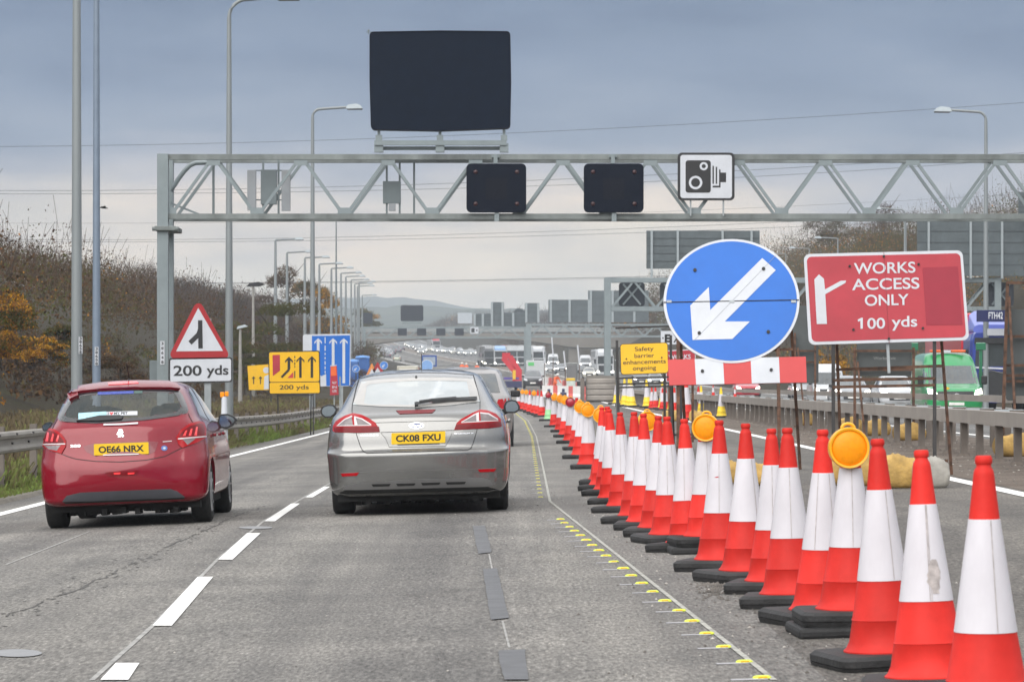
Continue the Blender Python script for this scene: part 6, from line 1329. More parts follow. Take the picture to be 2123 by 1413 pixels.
def put(proto, label, cat, px, py, group, paint=None, paints=None, d=None, away=False, yaw=0, dim=False, s=1.0):
    """stand a vehicle on the road where its wheels are seen; facing us unless away"""
    root = proto if proto is LOR else proto.root
    p = G(px, py) if d is None else at(px, d)
    sl = -2e-4 * (min(p.y, 1500) - 300) if p.y > 300 else 0
    o = root if root not in first else dup(root); first[root] = 1
    tag(o, label, cat, group); o.scale = (s, s, s)
    if proto is LOR: o.rotation_euler = (0, 0, math.pi + yaw - math.atan(sl) * 1); o.location = p
    else:
        L_ = proto.L * s; a = -math.atan(sl)
        o.rotation_euler = (0, 0, (0 if away else math.pi) + yaw - 0 * a); o.location = p if away else p + Vector((0, L_, 0)); o.location.z = gz(o.location.x, o.location.y)
    for ch in o.children:
        n = ch.name.split('.')[0]
        if paints and n in paints: setmat(ch, 0, paints[n])
        elif paint and n in ('body', 'cab', 'roof_fairing'): setmat(ch, 0, paint)
        if dim and n == 'headlamp': setmat(ch, 0, m_hl0)
    return o
GO = 'vehicles coming towards us on the opposite carriageway'
put(VAN, 'white van with lit headlamp behind the barrier, left of the grey sign back', 'van', 1722, 0, GO, P_white, d=165, s=.82)
put(CAR, 'silver car behind the barrier under the grey sign back', 'car', 1770, 0, GO, P_silver, d=158)
put(CAR, 'white roofed car behind the barrier, beside the green recovery truck', 'car', 1866, 0, GO, P_white, d=150)
put(CAR, 'silver car behind the barrier, left of the white van', 'car', 1672, 0, GO, P_silver, d=215)
put(CAR, 'red and white car behind the right part of the barrier', 'car', 1552, 0, GO, P_red, d=235)
put(LOR, 'white lorry just left of the distant gantry post', 'lorry', 1084, 758, GO, P_white)
L1 = put(LOR, 'tall blue lorry with FTH42 on its roof board at the right edge', 'lorry', 2080, 0, GO, P_blue, d=128, paints={'trailer': P_red, 'cab': P_blue, 'roof_fairing': PAINT('periwinkle_paint', (.13, .17, .52), 0)})
mb = MB(); mb.prism([(-1.15, 3.42), (1.15, 3.42), (1.15, 3.86), (-1.15, 3.86)], 0, .08, mat=Matrix.Translation((0, 1.05, 0)) @ Matrix.Rotation(math.pi, 4, 'Z')); hb = mb.build('head_board', P_dkblue, L1)
vs, fs = glyphs('FTH42', .02); mb = MB(); mb.add([(-(u * .54 - .44), 1.06, 3.66 + v * .26) for u, v in vs], fs); mb.build('fleet_number', m_swhite, hb)
mb = MB(); mb.prism(roundpoly([(-.62, 2.92), (.75, 2.92), (.75, 3.18), (-.62, 3.18)], .03), -.1, .06, mat=Matrix.Rotation(math.pi, 4, 'Z')); mb.build('white_name_board', m_swhite, L1)
MB().bar((-1.2, .06, 1.62), (1.2, .06, 1.72), .06).build('white_band', m_swhite, L1); MB().bar((-.7, .05, 1.35), (.6, .05, 1.62), .04).build('grille_bar', m_chrome, L1)
# recovery truck
rt = put(VAN, 'green recovery truck with orange roof bar and lit headlamps behind the barrier', 'recovery truck', 1985, 0, GO, P_green, d=112)
rt.scale = (.97, .97, .86)
mb = MB(); mb.box((-.33, 3.35, 2.56), (.50, .18, .10), bev=.02); mb.box((.43, 3.35, 2.56), (.46, .18, .10), bev=.02); mb.build('roof_bar', M('orange_beacon', (.75, .14, .04), .3), rt); mb = MB(); mb.box((.08, 3.35, 2.55), (.28, .16, .09)); mb.build('bar_centre', m_swhite, rt)
for sx in (-1, 1): mb = MB(); mb.box((sx * 1.18, 2.9, 1.7), (.10, .10, 2.3)); mb.box((sx * 1.18, 2.9, 2.75), (.34, .2, .3), bev=.03); mb.build('side_frame', PAINT('dark_green_paint', (.02, .16, .08), 0), rt)
mb = MB(); mb.prism([(.34 + .11 * math.cos(a), 1.10 + .05 * math.sin(a)) for a in [k * .5236 for k in range(12)]], 0, .01, mat=Matrix.Translation((0, 5.36, 0))); mb.build('yellow_badge', m_syel, rt)
mb = MB(); mb.lathe([(.10, -.01), (.10, .01), (.085, .01), (.085, -.01)], 20, axis='y', mat=Matrix.Translation((0, 5.52, .80))); 
for a in (90, 210, 330): mb.bar((0, 5.52, .80), (.09 * math.cos(math.radians(a)), 5.52, .80 + .09 * math.sin(math.radians(a))), .016)
mb.build('maker_badge', m_chrome, rt)
for px, py, col, lab in ((1147, 764, P_white, 'white van left of the thin white poles'), (1214, 768, P_white, 'white van right of the thin white poles'), ):
    put(VAN, lab, 'van', px, py, GO, col)
for px, py, col, lab in ((1222, 785, P_cream, 'cream car left of the far gantry post'), (1141, 775, P_silver, 'silver car below the left white van'), (1165, 774, P_silver, 'silver car with bright lamps between the thin poles'), (1204, 777, P_grey, 'grey car half hidden left of the cream car'), (1330, 800, P_dark, 'dark car glimpsed under the yellow notice'), (1360, 802, P_silver, 'pale car glimpsed under the yellow notice'), (991, 737, P_white, 'white car alone in the distance, right of the pole'), (941, 735, P_cream, 'cream four wheel drive in the distance'), (956, 737, P_silver, 'silver car overlapping the cream four wheel drive'), (911, 732, P_white, 'white car below the distant red lorry'), (928, 733, P_silver, 'small silver car in the middle of the distant queue'), (879, 731, P_white, 'white car leading the left end of the distant queue'), (872, 734, P_silver, 'pale car at the left end of the distant queue'), (866, 728, P_grey, 'grey car far off above the silver roof'), (852, 722, P_silver, 'farthest pale car by the bridge'), (1005, 745, P_grey, 'grey car beside the distant lorries'), (1119, 768, P_silver, 'silver car in front of the white lorry cab')):
    put(CAR, lab, 'car', px, py, GO, col)
for px, py, col, lab in ((1017, 760, P_grey, 'grey lorry at the left end of the lorry queue'), (1038, 760, P_white, 'white lorry with a pale blue roof in the lorry queue'), (1063, 758, P_white, 'largest white lorry behind the red crane'), (1118, 762, P_white, 'white lorry with a black grille right of the distant gantry post'), (1255, 780, P_white, 'white lorry cab behind the far gantry post'), (905, 727, P_red, 'distant red and white lorry')):
    o = put(LOR, lab, 'lorry', px, py, GO, col)
    if 'red and white' in lab:
        for ch in o.children:
            if ch.name.startswith('cab'): setmat(ch, 0, P_white)
    if 'pale blue' in lab:
        for ch in o.children:
            if ch.name.startswith('roof_f'): setmat(ch, 0, P_lblue)
    if 'grey lorry' in lab:
        for ch in o.children:
            if ch.name.startswith('trailer'): setmat(ch, 0, P_grey)
fq = random.Random(11)
for i, (px, py) in enumerate([(848, 720), (856, 721), (861, 724), (884, 727), (890, 729), (897, 728), (903, 731), (917, 730), (923, 732), (934, 731), (948, 735), (963, 736), (971, 738), (982, 736), (999, 740), (1009, 743), (870, 722), (879, 724), (843, 718), (912, 726), (938, 729), (953, 731), (975, 733)]):
    put(CAR, 'tiny car with lit headlamps in the dense far queue below the bridge', 'car', px, py, 'tiny cars in the far queue coming towards us', fq.choice((P_white, P_silver, P_silver, P_grey, P_cream, P_dark)))
for px, py, col, lab in ((1010, 757, P_white, 'white lorry furthest left behind the grey lorry'), (1050, 757, P_red, 'red cab lorry glimpsed between the white lorries'), (1100, 757, P_white, 'white lorry tight behind the distant gantry post')): put(LOR, lab, 'lorry', px, py, GO, col)
GA = 'vehicles driving away on our carriageway'
put(CAR, 'olive silver car driving away, above the silver roof', 'car', 823, 749, GA, P_olive, away=True)
for px, py, col, lab in ((803, 742, P_dark, 'nearest dark car of the left queue driving away'), (796, 739, P_dark, 'middle dark car of the left queue driving away'), (788, 737, P_silver, 'pale car of the left queue driving away')): put(CAR, lab, 'car', px, py, GA, col, away=True)
for px, py in ((809, 738), (800, 735), (792, 733), (806, 733), (814, 735), (797, 730), (806, 727), (816, 729), (826, 731), (822, 725), (833, 726), (812, 724)): put(CAR, 'tiny car driving away in the far left queue', 'car', px, py, 'tiny cars driving away in the far left queue', fq.choice((P_dark, P_dark, P_grey, P_silver, P_black, P_white)), away=True)
put(VAN, 'white van driving away at the left end of the queue', 'van', 779, 741, GA, P_white, away=True)
o = put(CAR, 'grey people carrier half hidden behind the right of the silver hatchback', 'car', 973, 0, GA, PAINT('brown_grey_paint', (.30, .29, .29)), d=70, away=True, s=1.03); o.scale = (1.03, 1.05, 1.155)
# roof of a pale truck ahead of the silver car
t = thing('flatbed_truck', 'pale cream truck back ahead, just above the silver roof', 'truck', at(845, 300)); mb = MB(); mb.box((0, 1.5, 1.45), (1.9, 3.2, 1.9), bev=.08); mb.build('box_body', P_cream, t); mb = MB(); mb.box((0, -.13, 1.7), (1.5, .05, .9), bev=.02); mb.build('rear_door', PAINT('pale_door', (.66, .64, .58), 0), t); mb = MB(); mb.box((-1.05, 2.0, 1.5), (.12, .1, .3)); mb.build('door_mirror', m_sblack, t)
# ---- works plant on the closed lane
def base_at(px, py): return G(px, py)
p = base_at(1040, 812); t = thing('crane_lorry', 'blue flatbed lorry with a folded red crane arm in the works area', 'crane lorry', p); k = p.y / F
def lp(px, py, dy=0): q = P(px, py, p.y + dy); return (q.x - p.x, dy, q.z - p.z)
mb = MB(); a, b_ = lp(1020, 789), lp(1082, 803); mb.box(((a[0] + b_[0]) / 2, 2.5, (a[2] + b_[2]) / 2), (abs(b_[0] - a[0]), 5, abs(a[2] - b_[2])), bev=.04); mb.build('flatbed', P_dkblue, t)
for (x0, y0), (x1, y1), w_ in (((1041, 737), (1058, 737), .55), ((1043, 741), (1066, 768), .50), ((1057, 738), (1077, 770), .50)): mb = MB(); mb.bar(lp(x0, y0, 2.5), lp(x1, y1, 2.5), w_); mb.build('crane_arm', P_red, t)
mb = MB(); mb.bar(lp(1072, 765, 2.5), lp(1072, 792, 2.5), .9); mb.build('crane_mast', P_red, t)
for x in (1026, 1029.5, 1033, 1036.5): mb = MB(); mb.bar(lp(x, 770, -.1), lp(x, 787, -.1), .09); mb.build('stake', P_yel, t)
mb = MB(); mb.bar(lp(1066, 767, -.1), lp(1066, 786, -.1), .28); mb.build('stabiliser', P_yel, t); mb = MB(); mb.box(lp(1052, 784, .2), (2.2, .4, .22)); mb.build('tail_board', M('purple_board', (.10, .07, .30), .5), t)
for x in (1030, 1070): mb = MB(); mb.lathe([(.0001, -.15), (.48, -.15), (.5, 0), (.48, .15), (.0001, .15)], 18, axis='x', mat=Matrix.Translation((lp(x, 806)[0], 1.5, .5))); mb.build('wheel', m_whl, t)
pk = put(CAR, 'black pickup facing us in the works area', 'pickup', 1105, 806, 'works vehicles on the closed lane', P_black, s=1.12, dim=True); pk.scale = (1.12, 1.12, 1.28)
wv = thing('box_van', 'white box van with a green square sign behind the black pickup', 'van', at(1111, 420)); k = 420 / F
mb = MB(); mb.box((0, 1, 1.55), (40 * k, 4, 2.1), bev=.05); mb.build('box_body', P_white, wv); mb = MB(); mb.box((-10 * k, -1.02, 2.15), (12 * k, .04, 7 * k)); mb.build('green_sign', M('green_sign', (.10, .50, .14), .5), wv)
mb = MB(); mb.box((0, 1, .4), (36 * k, 3.6, .5)); mb.build('underbody', m_under, wv)
# temporary barriers of the works area, one unit at a time
m_bw, m_br = M('white_barrier_plastic', (.68, .67, .66), .5, var=.06), M('red_barrier_plastic', (.60, .10, .09), .5, var=.08)
um = MB(); um.prism([(-.24, 0), (.24, 0), (.24, .22), (.10, .40), (.08, .92), (-.08, .92), (-.10, .40), (-.24, .22)], -.95, 1.9); unit = um.mesh('barrier_unit', m_bw)
for i in range(26):
    y = 235 + i * 7.0; x = np.interp(y, [235, 300, 420], [5.6, 5.0, 3.4]) + shift(y); o = link(bpy.data.objects.new('water_barrier', unit)); o.location = (x, y, gz(x, y)); o.rotation_euler.z = .012; o.scale = (1, 3.6, 1.15)
    if (i // 3) % 2: setmat(o, 0, m_br)
    tag(o, ('red' if (i // 3) % 2 else 'white') + ' plastic barrier unit in the line beyond the yellow topped cabinet', 'barrier', 'red and white barrier line in the works area')
for i in range(22):
    px = 1128 + i * 4.6; o = link(bpy.data.objects.new('water_barrier', unit)); o.location = at(px, 262 - i * 2.2); o.rotation_euler.z = math.pi / 2; o.scale = (1.0, .16, 1.0); setmat(o, 0, m_br if i % 7 in (5, 6) else m_bw)
    tag(o, ('red' if i % 7 in (5, 6) else 'white') + ' plastic barrier unit of the crosswise line behind the cones', 'barrier', 'crosswise barrier line behind the cones')
p = at(1183, 248); t = thing('works_cabinet', 'pale cabinet with a yellow lid behind the barrier line', 'cabinet', p); mb = MB(); mb.box((0, 0, .75), (.62, .6, 1.0), bev=.03); mb.build('cabinet_body', M('pale_green_grey', (.50, .56, .52), .5), t); mb = MB(); mb.box((0, 0, 1.36), (.66, .64, .2), bev=.04); mb.build('lid', P_yel, t)
p = at(1186, 300); t = thing('works_hut', 'grey hut roof above the yellow lidded cabinet', 'hut', p); mb = MB(); mb.box((0, 1, 1.4), (.95, 2, 2.3), bev=.08); mb.build('hut_body', P_grey, t); mb = MB(); mb.box((0, 1, 2.6), (1.02, 2.1, .12), bev=.03); mb.build('roof', PAINT('grey_roof', (.25, .27, .27), 0), t)
for px, py, c_ in ((1168, 812, P_dkblue), (1138, 806, P_dkblue), (1188, 806, P_dkblue)):
    t = thing('barrier_foot', 'dark blue barrier foot block %s' % {1168: 'nearest the amber lamps', 1138: 'at the left', 1188: 'under the cabinet'}[px], 'barrier foot', at(px, 236), group='dark blue foot blocks behind the cones'); mb = MB(); mb.box((0, 0, .25), (.45, .4, .5), bev=.05); mb.box((0, 0, .6), (.2, .2, .3), bev=.03); mb.build('block', c_, t)
t = thing('sign_back', 'x', 'road sign', at(1207, 232)); t.name = 'works_sign'; tag(t, 'small black square sign on a cone behind the right amber lamps', 'road sign'); mb = MB(); mb.box((0, 0, .95), (.72, .04, .62), bev=.01); mb.build('sign_panel', m_sblack, t); mb = MB(); mb.box((0, .06, .4), (.06, .06, .8)); mb.build('post', m_dark, t)
for px, y0, y1, d in ((1146, 699, 785, 330), (1171, 727, 790, 300), (1200, 715, 795, 280), (1128, 720, 800, 340)):
    p = at(px, d); t = thing('marker_pole', 'thin white and rust marker pole, %s' % {1146: 'tallest', 1171: 'between the two white vans', 1200: 'beside the right white van', 1128: 'leftmost, by the white box van'}[px], 'marker pole', p, group='thin marker poles in the works area'); H = pz(y0, d) - p.z
    mb = MB(); mb.tube([(0, 0, 0), (.05, 0, H * .62)], .035, 6); mb.build('lower_pole', m_rust, t); mb = MB(); mb.tube([(.05, 0, H * .62), (-.1, 0, H)], .07, 6); mb.build('upper_pole', m_swhite, t)
# workers in orange
m_hivis = M('orange_hivis', (.85, .13, .02), .7, var=.1, emit=(1, .15, .02), es=.05); m_skin = M('skin', (.45, .26, .19), .6); m_hat = M('white_helmet', (.75, .75, .72), .4); m_trouser = M('orange_trousers', (.70, .10, .03), .8, var=.15)
def person(label, px, d, bend=0, turn=0, s=1.0):
    t = thing('person', label, 'person', at(px, d), (0, 0, turn)); t.scale = (s,) * 3
    V = [(0, 0, .92), (0, -bend * .12, 1.15), (0, -bend * .30, 1.38), (0, -bend * .38, 1.50), (0, -bend * .46, 1.62), (-.10, 0, .88), (-.11, .03, .48), (-.12, .02, .08), (-.12, -.12, .04), (.10, 0, .88), (.13, -.08, .48), (.14, -.02, .08), (.14, -.16, .04), (-.20, -bend * .30, 1.40), (-.26, -bend * .36 - .03, 1.12), (-.22, -bend * .5 - .2, .92), (.20, -bend * .30, 1.40), (.27, -bend * .36 - .03, 1.12), (.20, -bend * .5 - .22, .95)]
    E = [(0, 1), (1, 2), (2, 3), (3, 4), (0, 5), (5, 6), (6, 7), (7, 8), (0, 9), (9, 10), (10, 11), (11, 12), (2, 13), (13, 14), (14, 15), (2, 16), (16, 17), (17, 18)]
    R_ = [.15, .16, .17, .07, .09, .10, .075, .05, .045, .10, .075, .05, .045, .085, .06, .04, .085, .06, .04]
    me = bpy.data.meshes.new('body'); me.from_pydata(V, E, []); o = link(bpy.data.objects.new('body', me)); md = o.modifiers.new('s', 'SKIN'); o.modifiers.new('u', 'SUBSURF').levels = 1
    for i, r_ in enumerate(R_): me.skin_vertices[0].data[i].radius = (r_, r_ * .8)
    me.skin_vertices[0].data[0].use_root = True
    bpy.context.view_layer.update(); m2 = bpy.data.meshes.new_from_object(o.evaluated_get(bpy.context.evaluated_depsgraph_get())); bpy.data.objects.remove(o)
    m2.materials.clear(); m2.materials.append(m_hivis); m2.materials.append(m_trouser); m2.materials.append(m_skin)
    for pl in m2.polygons: pl.use_smooth = True; z = pl.center.z; pl.material_index = 2 if z > 1.5 else (1 if z < .9 else 0)
    link(bpy.data.objects.new('body', m2), t)
    y = -bend * .46; mb = MB(); mb.lathe([(.0001, .16), (.06, .155), (.11, .11), (.13, .04), (.145, .02), (.0001, .02)], 16, mat=Matrix.Translation((0, y, 1.62))); mb.build('helmet', m_hat, t)
    mb = MB()
    for z in (1.08, 1.22): mb.lathe([(.185, -.02), (.185, .02)], 16, mat=Matrix.Translation((0, -bend * .2, z)) @ Matrix.Scale(.85, 4, (0, 1, 0)))
    mb.build('reflective_bands', m_swhite, t)
person('person in orange bending down by the barrier line, with a white helmet', 1150, 290, 1, .6); person('person in orange standing behind the silver roof, left of the pair', 958, 470, 0, .3, 1.2); person('person in orange standing behind the silver roof, right of the pair', 967, 480, 0, -.4, 1.1); person('person in orange beyond the grey people carrier', 989, 450, .3, 0, 1.2)
# left works store: blue cabins, boards
m_cabin = M('blue_cabin', (.02, .10, .34), .5, var=.1)
for px, d, x_, h, s in ((752, 330, 1.35, 2.5, 'tall blue toilet cabin left of the white van'), (733, 300, .9, 2.3, 'blue toilet cabin behind the far lamp posts')):
    t = thing('toilet_cabin', s, 'toilet cabin', at(px, d), group='blue toilet cabins on the left verge'); mb = MB(); mb.box((0, 0, h / 2), (x_, 1.2, h), bev=.08); mb.build('cabin_body', m_cabin, t); mb = MB(); mb.lathe([(x_ * .55, 0), (x_ * .5, .15), (.0001, .25)], 20, mat=Matrix.Translation((0, 0, h - .02))); mb.build('roof', M('pale_blue_roof', (.12, .28, .60), .5), t)
for px, py, s, lab, red in ((783, 770, 1.0, 'red triangular sign beside the small blue roundel', 1), (771, 772, .8, 'orange and red triangle stacked by the blue cabin', 1)):
    t = thing('triangle_sign', lab, 'road sign', at(px, 235)); z = pz(py, 235) - t.location.z; mb = MB(); mb.prism(roundpoly([(-.6 * s, z - .35), (.6 * s, z - .35), (0, z + .7)], .05), 0, .03); pn = mb.build('sign_panel', m_sredtri if px > 775 else M('orange_face2', (.7, .25, .05), .5), t); mb = MB(); mb.prism([(-.3 * s, z - .2), (.3 * s, z - .2), (0, z + .28)], -.004, .004); mb.build('white_face', m_swhite, pn); mb = MB(); mb.box((0, .05, z / 2 - .2), (.08, .06, z)); mb.build('post', m_dark, t)
for px, py, d, r, lab in ((796, 757, 225, .28, 'small blue roundel with white arrow above the left of the silver roof'), (885, 758, 240, .45, 'pale blue disc in front of the blue board above the silver roof'), (738, 764, 215, .24, 'blue roundel leaning by the lane sign')):
    t = thing('roundel_sign', lab, 'road sign', at(px, d), group='small blue roundels in the distance'); z = pz(py, d) - t.location.z; mb = MB(); mb.prism([(r * math.cos(a), z + r * math.sin(a)) for a in [k_ * .2618 for k_ in range(24)]], 0, .03); pn = mb.build('sign_disc', m_swhite, t); mb = MB(); mb.prism([(r * .9 * math.cos(a), z + r * .9 * math.sin(a)) for a in [k_ * .2618 for k_ in range(24)]], -.005, .005); mb.build('blue_face', M('roundel_blue', (.05, .20, .60), .5) if 'pale' not in lab else M('pale_disc_blue', (.20, .36, .66), .5), pn); mb = MB(); 'pale' in lab or mb.prism([(.1 * r, z + .3 * r), (.3 * r, z + .1 * r), (-.1 * r, z - .3 * r), (.1 * r, z - .4 * r), (-.5 * r, z - .5 * r), (-.4 * r, z + .1 * r), (-.3 * r, z - .1 * r)], -.01, .005); ('pale' in lab) or mb.build('white_arrow', m_swhite, pn); mb = MB(); mb.box((0, .05, z / 2), (.07, .05, z)); mb.build('post', m_dark, t)
t = thing('blue_board', 'blue framed board truck back beyond the silver roof', 'board', at(890, 250)); k = 250 / F; z = pz(748, 250) - t.location.z; mb = MB(); mb.box((0, 0, z), (31 * k, .06, 24 * k), bev=.02); pn = mb.build('frame', M('board_blue', (.03, .08, .30), .5), t); mb = MB(); mb.box((0, -.035, z), (25 * k, .03, 17 * k)); mb.build('board_face', M('board_grey', (.28, .33, .40), .5, var=.2), pn); mb = MB(); mb.box((0, .08, z / 2 - .2), (.12, .08, z)); mb.build('post', m_dark, t)

# ---------------------------------------------------------------- woods, trees and grass
def leafmat(name, stops, scale=.09, rough=.9):
    m = bpy.data.materials.new(name); m.use_nodes = True; nt = m.node_tree; b = nt.nodes['Principled BSDF']; L = nt.links.new
    at_ = N(nt, 'ShaderNodeAttribute', attribute_name='tint'); r = ramp(nt, stops); L(at_.outputs['Fac'], r.inputs[0]); L(r.outputs[0], b.inputs['Base Color'])
    ge = N(nt, 'ShaderNodeNewGeometry'); vm = N(nt, 'ShaderNodeVectorMath', operation='MULTIPLY_ADD'); vm.inputs[1].default_value = (.55, .55, .55); vm.inputs[2].default_value = (0, 0, .55); L(ge.outputs['Normal'], vm.inputs[0])
    vn = N(nt, 'ShaderNodeVectorMath', operation='NORMALIZE'); L(vm.outputs[0], vn.inputs[0]); L(vn.outputs[0], b.inputs['Normal'])      # leaves in a mass shade softly
    b.inputs['Roughness'].default_value = rough; b.inputs['Specular IOR Level'].default_value = .05; return m
m_wood = leafmat('autumn_thicket', [(0, (.028, .022, .020)), (.2, (.044, .032, .026)), (.34, (.062, .037, .021)), (.48, (.088, .046, .020)), (.58, (.062, .050, .020)), (.72, (.058, .060, .018)), (.82, (.068, .078, .018)), (.90, (.19, .070, .016)), (1, (.46, .23, .014))])
m_conif = leafmat('dark_conifer', [(0, (.014, .022, .022)), (.5, (.022, .034, .030)), (1, (.04, .05, .035))])
m_twig = M('bare_twigs', (.075, .055, .048), .9, var=.3); m_bark = M('bark', (.07, .055, .042), .95, var=.3, bump=.4)
def quadmesh(name, C, A, B, tint, mats, parent=None, tri=False):
    """many small faces at once: centre C, half axes A, B (n x 3), tint per face"""
    n = len(C); V = np.stack([C - A - B, C + A - B, C + A + B, C - A + B], 1).reshape(-1, 3).astype(np.float32)
    me = bpy.data.meshes.new(name); me.vertices.add(4 * n); me.vertices.foreach_set('co', V.ravel()); me.loops.add(4 * n); me.loops.foreach_set('vertex_index', np.arange(4 * n, dtype=np.int32))
    me.polygons.add(n); me.polygons.foreach_set('loop_start', np.arange(0, 4 * n, 4, dtype=np.int32)); me.update(calc_edges=True)
    a = me.attributes.new('tint', 'FLOAT', 'FACE'); a.data.foreach_set('value', np.clip(tint, 0, 1).astype(np.float32)); me.materials.append(mats)
    return link(bpy.data.objects.new(name, me), parent)
def rnd_dirs(n): v = RS.normal(size=(n, 3)); return v / np.linalg.norm(v, axis=1, keepdims=True)
def bush_cloud(pos, rx, rz, tint, nleaf, ntwig, leaf, twig_len, fuzz=.07):
    """leaf clumps and upright twigs for a set of bushes; returns C, A, B, tint"""
    nb = len(pos); Cs, As, Bs, Ts = [], [], [], []
    d = rnd_dirs(nb * nleaf); d[:, 2] = np.abs(d[:, 2]) * 1.0 - .15; rr_ = RS.uniform(.22, .74, (nb * nleaf, 1)) ** .5
    lump = 1 + .17 * np.sin(d[:, :1] * 7 + np.repeat(pos[:, :1], nleaf, 0)) * np.sin(d[:, 2:] * 6 + np.repeat(pos[:, 1:2], nleaf, 0))
    R = np.repeat(np.stack([rx, rx, rz], 1), nleaf, 0); C = np.repeat(pos, nleaf, 0) + d * rr_ * lump * R; C[:, 2] += np.repeat(rz, nleaf) * .25
    sz = np.repeat(leaf, nleaf)[:, None] * RS.uniform(.5, 1.4, (nb * nleaf, 1)) * (1.34 - 1.0 * rr_); u = rnd_dirs(nb * nleaf); v = np.cross(u, rnd_dirs(nb * nleaf)); v /= np.linalg.norm(v, axis=1, keepdims=True) + 1e-9
    Cs.append(C); As.append(u * sz * .8); Bs.append(v * sz * .45); Ts.append(np.repeat(tint, nleaf) + RS.normal(0, fuzz, nb * nleaf))
    m = nb * ntwig; a = RS.uniform(0, 2 * np.pi, m); q = RS.uniform(0, 1, m) ** .5; R = np.repeat(rx, ntwig); H = np.repeat(rz, ntwig)
    C = np.repeat(pos, ntwig, 0).copy(); C[:, 0] += np.cos(a) * q * R * .9; C[:, 1] += np.sin(a) * q * R * .9; C[:, 2] += H * (.50 + .66 * np.sqrt(np.clip(1 - q * q, 0, 1)) * RS.uniform(.6, 1.05, m)) - H * .2
    dr = np.stack([np.cos(a) * q * .5 + RS.normal(0, .22, m), np.sin(a) * q * .5 + RS.normal(0, .22, m), np.ones(m)], 1); dr /= np.linalg.norm(dr, axis=1, keepdims=True)
    ln = np.repeat(twig_len, ntwig)[:, None] * RS.uniform(.4, 1.2, (m, 1)); side = np.cross(dr, np.array([0, 1.0, 0.2])); side /= np.linalg.norm(side, axis=1, keepdims=True)
    Cs.append(C); As.append(side * (np.repeat(leaf, ntwig)[:, None] * .07)); Bs.append(dr * ln * .5); Ts.append(np.clip(np.repeat(tint, ntwig) * .3 + RS.normal(.08, .08, m), 0, .3))
    return [np.concatenate(x) for x in (Cs, As, Bs, Ts)]
def noise2(x, y): return .5 + .5 * (np.sin(x * .9 + 1.3 * np.sin(y * .31)) * .5 + np.sin(y * .52 + x * .37 + 2) * .3 + np.sin(x * 2.3 + y * 1.7) * .2)
def gzv(xs, ys): return np.array([gz(float(a), float(b)) for a, b in zip(xs, ys)])
def wood(name, n, side, y0, y1, u0, u1, hmin, hmax, seed, hue=0.0, pw=1.6, nl=100, ntw=12):
    ys = y0 + (y1 - y0) * RS.uniform(0, 1, n) ** pw; us = RS.uniform(u0, u1, n); sh = np.array([shift(float(y)) for y in ys]); xs = us + sh
    h = RS.uniform(hmin, hmax, n) * (.65 + .6 * noise2(us * .11 + seed, ys * .035)) * (1 + .55 * (seed == 1) * np.clip((260 - ys) / 90, 0, 1)); pos = np.stack([xs, ys, gzv(xs, ys) + h * .30], 1)
    t = np.clip(.02 + .78 * noise2(us * .16 + seed * 3, ys * .05 + seed) + RS.normal(0, .10, n) + hue, 0, .86); t = np.where(RS.uniform(0, 1, n) < .018, .88, t)
    px = ys / 7000 * 2.073; C, A, B, T = bush_cloud(pos, h * RS.uniform(.48, .76, n), h * .70, t, nl, ntw, np.maximum(.085, px * 1.15), h * .17)
    return tag(quadmesh(name, C, A, B, T, m_wood), kind='stuff')
wood('bank_woodland', 1700, -1, 95, 640, -58, -16, 2.4, 4.5, 1, pw=1.5, nl=190, ntw=20)
wood('bank_scrub', 560, -1, 80, 330, -22, -13.5, .7, 1.7, 5, hue=.14, pw=1.3, nl=70, ntw=24)
wood('far_left_woodland', 420, -1, 560, 1250, -75, -22, 5, 9.5, 2, hue=.10, pw=1.1, nl=60)
wood('right_bank_woodland', 900, 1, 300, 640, 30, 74, 6.5, 11.5, 3, hue=.20, pw=1.1, nl=260, ntw=20)
wood('right_bank_scrub', 420, 1, 225, 470, 24.5, 36, 1.8, 4.0, 6, hue=.16, pw=1.0)
wood('far_right_woodland', 300, 1, 640, 900, 26, 75, 4, 7, 4, pw=1.0, nl=60)
# woods straight ahead beyond the bend, rust and purple brown
n = 520; ys = RS.uniform(1310, 1420, n); xs = RS.uniform(-62, 40, n); h = RS.uniform(4.5, 7.5, n) * np.interp(xs, [-62, -45, -20, 40], [.5, .75, 1.15, 1.5]); pos = np.stack([xs, ys, gzv(xs, ys) + h * .3], 1)
C, A, B, T = bush_cloud(pos, h * .75, h * .6, np.clip(RS.normal(.34, .15, n), 0, 1) + np.where(RS.uniform(0, 1, n) < .12, .5, 0), 60, 14, np.full(n, .26), h * .25); tag(quadmesh('distant_woodland', C, A, B, T, m_wood), kind='stuff')
